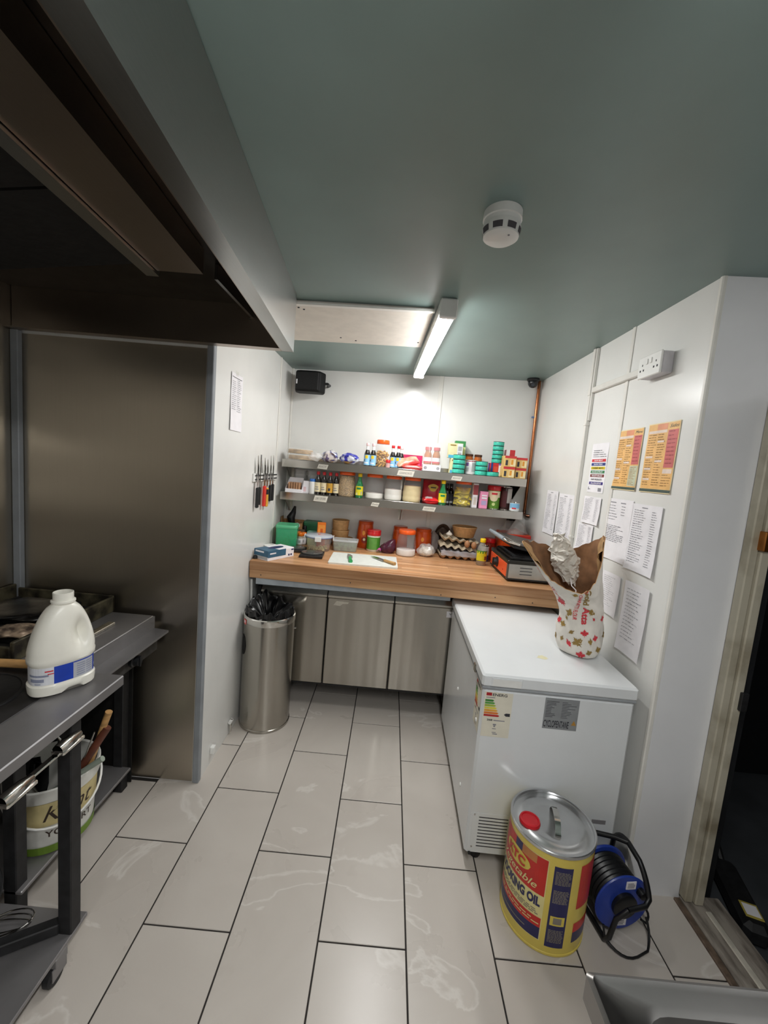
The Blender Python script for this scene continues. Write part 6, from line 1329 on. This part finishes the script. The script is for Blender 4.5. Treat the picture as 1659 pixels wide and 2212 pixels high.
t = thing('green_tub', 'green labelled tub with a red screw lid on the worktop', 'tub', (1.232, 2.272, ZW)); lath('tub_body', mat('tub_cream', 'e3dfcf', 0.4), [(0.047, 0), (0.050, 0.004), (0.050, 0.112), (0.047, 0.122)], t, 32); lath('lid', M_RED, [(0.050, 0.120), (0.052, 0.122), (0.052, 0.148), (0.049, 0.152), (0.053, 0.152), (0.050, 0.160)], t, 32)
q = MB(); q.grid(lambda a, b_: Vector((0.0506*math.cos(R(360*a)), 0.0506*math.sin(R(360*a)), 0.016+0.092*b_)), 40, 1); q.cur = 1
for k in range(8): q.grid(lambda a, b_: Vector((0.0511*math.cos(R(232+70*a)), 0.0511*math.sin(R(232+70*a)), 0.022+k*0.010+0.004*b_)), 6, 1)
q.build('label', [mat('label_green', '4f9a34', .4, var=0.06), mat('label_green2', '86bd6a', .4)], t)
# red onions in a net
t = thing('onion_net', 'purple net bag of red onions beside the salt jar', 'bag', (1.340, 2.230, ZW), R(10))
M_ON = mat('onion_purple', '561a32', 0.25, var=0.35, scale=16)
for k, (x, y, r_) in enumerate(((0.02, 0.0, 0.038), (-0.025, 0.012, 0.030), (0.028, 0.05, 0.036), (0.0, 0.02, 0.0))):
    if r_ == 0: continue
    q = MB(); q.smooth = True; q.lathe([(r_*math.sin(PI*i/12)*1.0+0.0005, r_*(1-math.cos(PI*i/12))*1.05+(0.012 if i == 12 else 0)) for i in range(13)], 22, (x, y, 0)); q.build('onion', M_ON, t)
q = MB(); q.smooth = True; q.rings([sup(0.040, 0.030, 0.002, 0, 2), sup(0.056, 0.042, 0.025, 0.006, 2.2), sup(0.050, 0.040, 0.06, 0.014, 2), sup(0.030, 0.028, 0.090, 0.03, 2), sup(0.010, 0.012, 0.106, 0.045, 2)]); q.build('net', clear('net_purple', '5a1d3c', 0.55, 0.3), t)
q = MB(); q.smooth = True; q.grid(lambda u, v: (-0.050-0.030*u, -0.018+0.03*v-0.008*u, 0.014+0.020*(1-u)*math.sin(PI*v)+0.012*math.sin(3*u)), 6, 6); q.build('bag_tag', mat('tag_pink', 'd65fa4', 0.3), t)
jar('large orange-lidded jar with salt in the bottom, mid worktop', 1.478, 2.215, ZW, 0.146, 0.190, 0.22, mat('salt', 'eae6e2', 0.8, var=0.02), name='salt_jar')
film_bag('clear bag of peeled garlic beside the salt jar', 1.630, 2.232, ZW, (0.062, 0.050, 0.046), 5.2, clear('garlic_film', 'f2f1ee', 0.30, 0.1), mat('garlic_white', 'ddd8cc', 0.5, var=0.1, scale=40, bump=0.6), 'garlic_bag', irad=0.82)
t = thing('round_basket', 'brown round basket standing on edge against the back wall behind the egg trays', 'basket', (1.765, 2.412, ZW))
q = MB(); q.smooth = True; Mb = Matrix.Translation((0, 0, 0.115)) @ Matrix.Rotation(R(78), 4, 'X'); q.lathe([(0.088, -0.025), (0.112, 0.028), (0.114, 0.030), (0.110, 0.030), (0.086, -0.021)], 36, (0, 0, 0), Mb, sx=0.62); q.build('basket_bowl', mat('basket_brown', '5f4a3c', 0.7, var=0.25, scale=50, bump=0.4), t)
film_bag('crumpled grey plastic bag stuffed beside the egg trays', 1.700, 2.375, ZW, (0.034, 0.026, 0.085), 8.8, clear('grey_film', 'a9a2a0', 0.6, 0.12))
# egg trays
M_PULP = mat('egg_pulp', 'b5a78f', 0.9, var=0.08, scale=60)
def eggtray(lab, x, y, z, w, d, nx, ny, h, tilt=(0, 0), flip=1, grp='egg trays'):
    t = thing('egg_tray', lab, 'egg tray', (x, y, z), 0, grp); t.rotation_euler = (R(tilt[0]), R(tilt[1]), 0)
    def hf(u, v):
        cx = math.cos(2*PI*u*nx); cy = math.cos(2*PI*v*ny); s_ = 0.5+0.25*(cx+cy)
        return h*(s_ if flip > 0 else 1-s_)
    q = MB(); q.smooth = True; NU, NV = nx*8, ny*8
    q.grid(lambda u, v: ((u-0.5)*w, (v-0.5)*d, hf(u, v)+0.003), NU, NV); q.grid(lambda u, v: ((0.5-u)*w, (v-0.5)*d, hf(1-u, v)), NU, NV)
    for sgn, vv in ((1, 0), (-1, 1)): q.grid(lambda u, v: (((u-0.5)*w)*sgn, (vv-0.5)*d, hf(u if sgn > 0 else 1-u, vv)+0.003*v), NU, 1)
    for uu, sgn in ((0, -1), (1, 1)): q.grid(lambda u, v: ((uu-0.5)*w, ((u-0.5)*d)*sgn, hf(uu, u if sgn > 0 else 1-u)+0.003*v), NV, 1)
    q.build('pulp_sheet', M_PULP, t); return t
EX, EY = 1.866, 2.285
eggtray('bottom egg tray standing on the worktop', EX, EY, ZW, 0.272, 0.190, 5, 4, 0.040)
M_EGG = mat('brown_egg', 'b07f58', 0.5, var=0.08)
egg0 = None
def egg(lab, x, y, z, grp):
    q = MB(); q.smooth = True
    q.lathe([(max(0.0004, 0.0205*math.sin(PI*i/12)*(1-0.10*math.cos(PI*i/12)*-1)), 0.0265*(1-math.cos(PI*i/12))) for i in range(13)], 20)
    o = q.build('egg', M_EGG); o.location = (x, y, z); return tag(o, lab, 'egg', grp)
for k in range(5): egg('brown egg %s in the front row of the bottom egg tray' % ('at the left end', 'second from left', 'in the middle', 'second from right', 'at the right end')[k], EX-0.272/2+0.272*(k+0.5)/5, EY-0.190/2+0.190/8, ZW+0.0045, 'eggs in the bottom tray')
q = MB(); q.smooth = True
q.grid(lambda u, v: ((u-0.5)*0.262+EX, EY-0.098+0.196*v, ZW+0.060+0.010*math.cos(2*PI*u*5+PI)*(0.5+0.5*math.cos(2*PI*v*4+PI))+0.004*noise.noise(Vector((u*14, v*9, 1)))), 50, 24)
fw = thing('egg_film', 'shiny clear film wrapped over the eggs of the bottom tray', 'film', (0, 0, 0)); q.build('film_top', clear('egg_film', 'c9ccd6', 0.55, 0.05), fw)
q = MB(); q.smooth = True; q.grid(lambda u, v: ((u-0.5)*0.262+EX, EY-0.1045-0.002*math.sin(13*u+4*v), ZW+0.030+0.038*v+0.006*noise.noise(Vector((u*12, v*3, 4)))), 50, 8); q.build('film_front', MATS['egg_film'], fw)
eggtray('second egg tray, upside down on the film-wrapped eggs', EX-0.004, EY, ZW+0.076, 0.276, 0.190, 5, 4, 0.036, (0, 5), -1)
for k in range(2): egg('brown egg %s of the second egg tray' % ('near the right end', 'at the right end')[k], EX+0.055+0.050*k, EY-0.094, ZW+0.100-0.006*k, 'eggs in the second tray')
eggtray('top egg tray under the kraft bowl', EX+0.002, EY, ZW+0.122, 0.278, 0.190, 5, 4, 0.034, (0, 6), 1)
bw = bowl('large kraft bowl balanced on top of the egg trays', 1.910, 2.300, ZW+0.163, 0.092, 0.072, 0.078)
t = thing('garlic_bulb', 'white garlic bulb resting on the top egg tray', 'garlic', (1.792, 2.255, ZW+0.164)); q = MB(); q.smooth = True
q.lathe([(0.004, 0), (0.020, 0.005), (0.024, 0.014), (0.018, 0.025), (0.007, 0.032), (0.004, 0.042)], 20); q.build('bulb', mat('garlic_skin', 'e9e2d6', 0.5, var=0.08), t)
# oil bottle, red jar, can
t = bottle('small clear oil bottle with a yellow cap in front of the egg trays', 2.014, 2.105, ZW, 0.070, 0.190, clear('oil_plastic', 'cfd0c4', 0.30, 0.06), M_YELLOW, mat('oil_label', 'ded029', 0.4, var=0.06), 0.18, 0.52, 'oil', 'oil_bottle', deco=[(180, 360, 0.46, 0.56, mat('oil_green', '4b8a2c', .4)), (290, 325, 0.22, 0.36, mat('oil_brown', '7a4a2a', .4))])
lath('oil', mat('oil_liquid', '8a5f2c', 0.15), [(0.032, 0.004), (0.033, 0.006), (0.033, 0.045)], t, 24)
t = thing('chutney_jar', 'jar of red chutney with a red lid behind the oil bottle', 'jar', (2.122, 2.345, ZW)); lath('glass', mat('chutney', '8e2a1c', 0.2, var=0.2), [(0.038, 0), (0.042, 0.005), (0.042, 0.118), (0.036, 0.130)], t, 26); lath('lid', M_RED, [(0.041, 0.128), (0.043, 0.130), (0.043, 0.158), (0.040, 0.162)], t, 26)
t = tin('white and navy can between the oil bottle and the grill', 2.066, 2.235, ZW, 0.058, 0.118, mat('can_pale', 'c9c6c0', 0.35, 0.2))
q = MB(); q.grid(lambda a, b_: Vector((0.0295*math.cos(R(360*a)), 0.0295*math.sin(R(360*a)), 0.004+0.046*b_)), 30, 1); q.build('label', M_NAVY, t)
# contact grill
gr = thing('contact_grill', 'steel contact grill with an orange control panel at the right end of the worktop', 'grill', (2.085, 1.700, ZW))
GW, GD = 0.285, 0.425
MB().bbox(0.004, 0.0, 0.018, GW, GD, 0.125, 0.004).build('housing', mat('grill_steel', 'b9b8b4', 0.35, 0.7, var=0.04), gr)
MB().bbox(-0.002, -0.002, 0.108, GW+0.002, GD+0.002, 0.132, 0.004).build('top_rim', mat('rim_dark', '33322e', 0.35, 0.5), gr)
MB().bbox(0.0, -0.003, 0.010, GW, GD+0.003, 0.020, 0.003).build('base_rim', M_BLACK, gr)
q = MB(); q.bbox(-0.003, 0.018, 0.024, 0.004, GD-0.012, 0.106, 0.001); q.build('control_panel', mat('panel_orange', 'e8582a', 0.35, var=0.03), gr)
MB().bbox(-0.002, 0.0, 0.018, 0.0035, 0.0175, 0.108, 0.001).build('panel_edge', mat('panel_edge', '55534e', .4), gr)
kk = MB(); kk.smooth = True; Mk = Matrix.Translation((-0.003, 0.235, 0.070)) @ Matrix.Rotation(R(-90), 4, 'Y'); kk.lathe([(0.034, 0), (0.034, 0.006), (0.026, 0.010), (0.023, 0.028)], 24, (0, 0, 0), Mk); kk.bbox(-0.026, -0.006, 0.010, 0.026, 0.006, 0.034, 0.003, Mk); kk.build('dial', M_BLACK, gr)
for y, zz in ((0.375, 0.09), (0.09, 0.055)): MB().lathe([(0.005, 0), (0.004, 0.004)], 10, (0, 0, 0), Matrix.Translation((-0.003, y, zz)) @ Matrix.Rotation(R(-90), 4, 'Y')).build('indicator', mat('ind_red', 'b8301c', .3), gr)
for k in range(3): MB().bbox(0.075, -0.0015, 0.048+k*0.020, 0.150, 0.001, 0.0525+k*0.020, 0.001).build('vent_slot', M_INKD, gr)
for x in (0.03, GW-0.03):
    for y in (0.03, GD-0.03): MB().lathe([(0.012, 0), (0.012, 0.011)], 12, (x, y, 0)).build('foot', M_BLACK, gr)
MB().bbox(0.02, 0.03, 0.132, GW-0.03, GD-0.04, 0.150, 0.004).build('lower_plate', M_MATT, gr)
for k in range(14): MB().bbox(0.028, 0.04+k*0.025, 0.150, GW-0.04, 0.050+k*0.025, 0.156, 0.002).build('plate_rib', M_MATT, gr)
Ml = Matrix.Translation((GW-0.01, 0, 0.165)) @ Matrix.Rotation(R(9), 4, 'Y')
ldp = MB(); ldp.bbox(-GW+0.035, 0.025, 0.0, -0.015, GD-0.04, 0.022, 0.004, Ml); ldp.build('upper_plate', M_MATT, gr)
ldp = MB(); ldp.bbox(-GW+0.02, 0.012, 0.022, -0.005, GD-0.025, 0.045, 0.006, Ml); ldp.build('lid', mat('lid_grey', '77736e', 0.3, 0.7, var=0.06), gr)
q = MB(); q.smooth = True; q.tube([Ml @ Vector(p) for p in ((-GW+0.06, 0.004, 0.030), (-GW+0.0, 0.004, 0.034), (-GW-0.03, 0.010, 0.040), (-GW-0.035, 0.03, 0.042))], 0.008, 10); q.tube([Ml @ Vector(p) for p in ((-GW+0.06, GD-0.017, 0.030), (-GW+0.0, GD-0.017, 0.034), (-GW-0.03, GD-0.024, 0.040), (-GW-0.035, GD-0.045, 0.042))], 0.008, 10); q.build('lid_arm', M_CHROME, gr)
q = MB(); q.smooth = True; q.tube([Ml @ Vector(p) for p in ((-GW-0.035, 0.03, 0.042), (-GW-0.036, 0.10, 0.042), (-GW-0.036, 0.30, 0.042), (-GW-0.035, GD-0.045, 0.042))], [0.012, 0.014, 0.014, 0.012], 12); q.build('handle', mat('handle_grey', '8b949b', 0.4, var=0.04), gr)
for y in (0.05, GD-0.065): MB().bbox(GW-0.03, y, 0.132, GW-0.004, y+0.02, 0.20, 0.003).build('hinge_post', M_CHROME, gr)
# crates and bag behind the grill
t = thing('orange_crate', 'orange and red plastic crate behind the grill in the right corner', 'crate', (2.272, 2.300, ZW))
for a in ((-0.095, -0.10, 0, 0.105, -0.094, 0.225), (-0.095, 0.094, 0, 0.105, 0.10, 0.225), (-0.095, -0.094, 0, -0.089, 0.094, 0.225), (0.099, -0.094, 0, 0.105, 0.094, 0.225)): MB().box(*a).build('side', mat('crate_orange', 'e2511c', 0.35, var=0.08), t)
MB().box(-0.089, -0.094, 0, 0.099, 0.094, 0.006).build('base', mat('crate_red', 'b5241c', 0.4), t)
MB().bbox(-0.099, -0.104, 0.190, 0.109, -0.0945, 0.222, 0.003).build('rim_band', mat('crate_red', 'b5241c', 0.4), t)
film_bag('large crumpled clear bag of pink contents on top of the orange crate', 2.285, 2.300, ZW+0.150, (0.088, 0.080, 0.078), 12.5, clear('bag_film', 'e3dfdc', 0.26, 0.08), mat('pinkish', 'b88a80', 0.7, var=0.2), 'food_bag', irad=0.70)
gp = MB(); gp.smooth = True; gp.tube([(2.394, 2.44, 1.165), (2.394, 2.1, 1.17), (2.394, 1.70, 1.180), (2.394, 1.66, 1.170), (2.394, 1.65, 1.10), (2.394, 1.648, 0.998)], 0.009, 10); tag(gp.build('grey_hose', mat('hose_grey', '9a9a98', 0.45, var=0.1)), 'grey cable hose along the right wall behind the grill', 'hose')

# chopping board with knives
cb_ = thing('chopping_board', 'white plastic chopping board in the middle of the worktop', 'chopping board', (1.190, 1.905, ZW), R(1.5))
q = MB(); q.smooth = False; n0 = rr(-0.222, -0.155, 0.222, 0.155, 0.012, 0); q.rings([[Vector((p.x, p.y, zz)) for p in n0] for zz in (0, 0.011)]); q.build('board', mat('board_plastic', 'dfe2dc', 0.45, var=0.03, scale=40), cb_)
def board_knife(lab, x, y, rz, mh, ln, hl_, w_):
    t = thing('chef_knife', lab, 'knife', (x, y, ZW+0.0112), rz)
    q = MB(); pts = [(0, -w_*0.5), (ln*0.6, -w_*0.5), (ln*0.9, -w_*0.1), (ln, w_*0.45), (0, w_*0.5)]; q.prism(pts, 0.006, 0.0085); q.build('blade', M_CHROME, t)
    q = MB(); q.smooth = True; q.tube([(0.004, 0, 0.009), (-hl_*0.3, 0, 0.010), (-hl_*0.7, -0.002, 0.010), (-hl_, -0.006, 0.010)], [0.010, 0.010, 0.0115, 0.012], 12); q.build('handle', mh, t)
board_knife('knife with a bright green handle on the chopping board', 1.098, 1.880, R(96), mat('handle_green', '2fa85f', 0.35), 0.12, 0.10, 0.034)
board_knife('knife with a round wooden handle on the chopping board', 1.330, 1.885, R(128), M_WOODH, 0.14, 0.10, 0.036)

# ================================================================== FLOUR BAG ON THE FREEZER
ZF = 0.8505
fb = thing('flour_bag', 'torn-open paper flour bag printed with red and gold maple leaves on the freezer', 'bag', (2.262, 1.075, ZF))
FO = Vector((2.262, 1.075, ZF))
def ring8(cx, cy, rx, ry, z): return [Vector((cx+rx*math.cos(R(a))*(0.93 if a % 90 else 1), cy+ry*math.sin(R(a))*(0.93 if a % 90 else 1), z)) for a in (180, 225, 270, 315, 0, 45, 90, 135)]
LV = [ring8(2.262, 1.075, 0.060, 0.060, 0.851), ring8(2.262, 1.075, 0.088, 0.088, 0.862), ring8(2.258, 1.075, 0.102, 0.098, 0.905), ring8(2.255, 1.075, 0.104, 0.098, 0.965), ring8(2.252, 1.075, 0.098, 0.094, 1.030), ring8(2.240, 1.07, 0.102, 0.096, 1.085),
      [Vector(p) for p in ((2.085, 1.06, 1.165), (2.125, 1.00, 1.125), (2.19, 0.972, 1.118), (2.27, 0.985, 1.13), (2.312, 1.04, 1.18), (2.305, 1.12, 1.18), (2.23, 1.165, 1.17), (2.13, 1.14, 1.17))],
      [Vector(p) for p in ((2.01, 1.05, 1.255), (2.08, 0.99, 1.165), (2.175, 0.962, 1.138), (2.255, 0.972, 1.170), (2.295, 1.035, 1.290), (2.305, 1.14, 1.28), (2.22, 1.18, 1.25), (2.085, 1.15, 1.255))],
      [Vector(p) for p in ((1.937, 1.045, 1.342), (2.045, 0.985, 1.215), (2.172, 0.955, 1.160), (2.245, 0.965, 1.230), (2.290, 1.03, 1.395), (2.315, 1.145, 1.375), (2.20, 1.185, 1.31), (2.03, 1.15, 1.335))]]
def cr4(p0, p1, p2, p3, t): return 0.5*((2*p1)+(p2-p0)*t+(2*p0-5*p1+4*p2-p3)*t*t+(3*p1-p0-3*p2+p3)*t**3)
def FS(a, v, crump=1.0):           # a: 0..1 round the bag from the left via the front, v: 0..1 base to torn rim
    aa = (a % 1.0)*8; i = int(aa) % 8; t = aa-int(aa)
    def on(L): return cr4(L[(i-1) % 8], L[i], L[(i+1) % 8], L[(i+2) % 8], t)
    vv = min(max(v, 0), 1)*(len(LV)-1); j = min(int(vv), len(LV)-2); s = vv-j
    g = lambda k: on(LV[min(max(k, 0), len(LV)-1)])
    p = cr4(g(j-1), g(j), g(j+1), g(j+2), s)
    c0 = Vector((2.24, 1.07, p.z)); d = (p-c0); d.z = 0
    if d.length > 1e-5: d.normalize()
    amp = 0.006*crump*min(1, v*4)
    ph = Vector((math.cos(2*PI*a)*3, math.sin(2*PI*a)*3, v*7))
    p = p+d*amp*(noise.noise(ph)+0.7*noise.noise(ph*2.3))
    if v > 0.97: p.z += 0.012*noise.noise(Vector((a*40, 2, 1)))
    return p
q = MB(); q.smooth = True; NA, NVv = 72, 40
def gridloop(mb, fn, nu, nv, rev=False):
    vs = [fn(i/nu, j/nv) for j in range(nv+1) for i in range(nu)]; fs = []
    for j in range(nv):
        for i in range(nu):
            f_ = (j*nu+i, j*nu+(i+1) % nu, (j+1)*nu+(i+1) % nu, (j+1)*nu+i); fs.append(f_[::-1] if rev else f_)
    mb.add(vs, fs)
gridloop(q, lambda a, v: FS(a, v)-FO, NA, NVv)
q.add([FS(i/NA, 0)-FO for i in range(NA)], [tuple(range(NA))[::-1]])
q.build('paper_outer', mat('bag_paper', 'e2ddd4', 0.55, var=0.05, scale=14), fb)
q = MB(); q.smooth = True
def inner(a, v):
    v2 = 0.25+0.75*v; p = FS(a, v2); c0 = Vector((2.235, 1.07, p.z)); d = c0-p; d.z = 0
    return p+d.normalized()*0.0035+Vector((0, 0, 0.0015 if v > 0.98 else 0))-FO
gridloop(q, inner, NA, 28, True); q.build('paper_lining', mat('brown_kraft_lining', '8a6242', 0.8, var=0.15, scale=20), fb)
q = MB(); q.smooth = True; gridloop(q, lambda a, v: (FS(a, 1.0)*(1-v)+(inner(a, 1.0)+FO)*v)-FO, NA, 1); q.build('torn_edge', M_KRAFT, fb)
# folded brown flaps on both tips
for a0, a1, dz, nm in ((0.46, 0.58, 0.0, 'torn_flap'), (0.96, 1.06, 0.0, 'torn_flap')):
    q = MB(); q.smooth = True
    q.grid(lambda u, v: FS(a0+(a1-a0)*u, 1.0-0.22*v*(1-0.6*abs(2*u-1)))+(Vector((2.2, 1.06, FS(a0, 0.9).z))-FS(a0+(a1-a0)*u, 0.95)).normalized()*(0.004+0.018*math.sin(PI*v)+0.004*math.sin(9*u+5*v))-FO, 10, 8)
    q.build(nm, mat('pale_kraft', 'b08a5c', 0.75, var=0.12, scale=22), fb)
# crumpled white paper standing up inside the mouth
q = MB(); q.smooth = False
def flapf(u, v):
    w_ = 0.040+0.062*math.sin(PI*min(1, v*1.1))**0.8; x = 2.135+0.060*(1-v)+(u-0.5)*2*w_*0.66; z = 1.165+0.225*v; y = 1.115+0.03*v
    n1 = noise.noise(Vector((u*3, v*5, 3))); n2 = noise.noise(Vector((u*6, v*9, 5))); n3 = noise.noise(Vector((u*3, v*17, 8)))
    return Vector((x+0.014*n1+0.010*n3, y-0.040*abs(n2)-0.026*n1-0.02*math.sin(PI*u)+0.016*abs(n3), z+0.016*n1+0.014*n2))-FO
q.grid(flapf, 14, 24); fo = q.build('crumpled_flap', MATS['bag_paper'], fb)
sm = fo.modifiers.new('solid', 'SOLIDIFY'); sm.thickness = 0.0015
q = MB(); q.smooth = True; q.tube([Vector(p)-FO for p in ((2.19, 1.09, 1.19), (2.185, 1.06, 1.165), (2.20, 1.045, 1.15), (2.195, 1.03, 1.13))], 0.0025, 6); q.build('string', M_PAPER, fb)
# printed leaves, words
def dec_fn(a0, v0, off=0.0016):
    def fn(du, dv):                # metres along the surface
        a = a0+du/0.63; zt = v0+dv; lo_, hi_ = 0.02, 1.0
        for _ in range(18):
            v = (lo_+hi_)/2
            if FS(a, v, 0).z < zt: lo_ = v
            else: hi_ = v
        p = FS(a, v); e = 0.004; n_ = (FS(a+e, v)-FS(a-e, v)).cross(FS(a, v+e)-FS(a, v-e)); n_.normalize()
        return p+n_*off-FO
    return fn
LEAF = [(0, -1), (0.08, -0.45), (0.45, -0.55), (0.36, -0.30), (0.95, 0.0), (0.75, 0.12), (0.85, 0.40), (0.52, 0.32), (0.42, 0.48), (0.20, 0.22), (0.28, 0.70), (0.14, 0.62), (0, 1.0)]
LEAF = LEAF+[(-x, y) for x, y in LEAF[-2:0:-1]]
leaves = MB()
def leaf(a, v, s, rot, cur, half=False):
    leaves.cur = cur; s *= 1.25; fn = dec_fn(a, v); c_, s_ = math.cos(rot), math.sin(rot)
    pts = [(x*(0.5 if half else 1)*s, y*s) for x, y in LEAF]; vs = [fn(0, 0)]+[fn(x*c_-y*s_, x*s_+y*c_) for x, y in pts]
    n_ = len(pts); leaves.add(vs, [(0, 1+i, 1+(i+1) % n_) for i in range(n_)])
for a, v, s, rot, cur, hf in ((0.061, 1.097, 0.019, 0.3, 0, 0), (0.100, 1.051, 0.017, 1.2, 1, 0), (0.077, 1.022, 0.012, 0.4, 1, 1), (0.055, 0.989, 0.015, -0.3, 1, 0), (0.128, 0.967, 0.015, -1.0, 1, 1), (0.213, 0.975, 0.016, 0.1, 0, 0), (0.062, 0.923, 0.015, -0.4, 1, 1), (0.117, 0.912, 0.020, 0.5, 0, 1), (0.175, 0.929, 0.021, 0.7, 1, 0), (0.257, 0.941, 0.018, 0.2, 1, 1),
                         (0.198, 0.872, 0.019, 0.0, 0, 0), (0.258, 0.888, 0.014, 0.4, 1, 0), (0.253, 1.074, 0.017, -0.5, 1, 0), (0.290, 1.17, 0.016, 0.1, 0, 1), (0.273, 1.043, 0.011, 0.8, 0, 1), (0.299, 0.956, 0.015, 0.2, 0, 0), (0.01, 1.0, 0.017, 0.4, 0, 0), (0.34, 0.90, 0.015, 0.2, 1, 0), (0.235, 1.15, 0.011, 1.4, 1, 1), (0.99, 0.92, 0.016, 0.9, 1, 0), (0.37, 1.04, 0.016, 0.3, 0, 0), (0.42, 0.96, 0.016, 0.3, 1, 0)):
    leaf(a, v, s, rot, cur, hf)
def front_point(x, z, off=0.0020):        # point of the bag's front face at a given x and height
    l0, h0 = 0.10, 0.42
    for _ in range(11):
        a = (l0+h0)/2; l1, h1 = 0.3, 1.0
        for _k in range(11):
            v = (l1+h1)/2
            if FS(a, v, 0).z < z: l1 = v
            else: h1 = v
        if FS(a, v, 0).x < x: l0 = a
        else: h0 = a
    p = FS(a, v); e = 0.004; n_ = (FS(a+e, v)-FS(a-e, v)).cross(FS(a, v+e)-FS(a, v-e)); n_.normalize()
    return p+n_*off-FO
for s, a, v, ln, hh, cur, bo in (('Gold', 2.213, 1.143, 0.074, 0.027, 1, 0.03), ('Atta', 2.226, 1.055, 0.082, 0.025, 0, 0.03), ('CHAPATTI FLOUR', 2.188, 1.090, 0.130, 0.014, 0, 0.015)):
    leaves.cur = cur; put_text(leaves, s, ln, hh, lambda u, w__: front_point(a+w__+u*0.10, v-u), bold=bo)
leaves.cur = 0
def flap_fn(a0, v0):
    def fn(du, dv):
        a = a0+du/0.63; v = v0+dv/0.6; p = FS(a, v); e = 0.004; n_ = (FS(a+e, v)-FS(a-e, v)).cross(FS(a, v+e)-FS(a, v-e)); n_.normalize(); return p+n_*0.0022-FO
    return fn
fn = flap_fn(0.075, 0.86); put_text(leaves, 'MEDIUM', 0.075, 0.016, lambda u, w__: fn(u*0.75+w__*0.3, w__*0.9-u*0.75), bold=0.02)
fn = flap_fn(0.055, 0.72); put_text(leaves, 'GOLD', 0.06, 0.022, lambda u, w__: fn(u*0.75+w__*0.3, w__*0.9-u*0.75), bold=0.03)
leaves.build('print', [M_REDP, M_GOLD], fb)

# ------------------------------------------------------------------ move the empties of the built-in things to their bases
for root in (tb, rn, hood, fw, dr)+tuple(o for o in bpy.data.objects if o.name.startswith('wall_shelf')):
    kids = [o for o in bpy.data.objects if o.parent == root]
    pts = [o.location+v.co for o in kids for v in o.data.vertices]
    lo_ = [min(p[i] for p in pts) for i in range(3)]; hi_ = [max(p[i] for p in pts) for i in range(3)]
    d = Vector(((lo_[0]+hi_[0])/2, (lo_[1]+hi_[1])/2, lo_[2]))
    root.location = Vector(root.location)+d
    for o in kids: o.location = Vector(o.location)-d
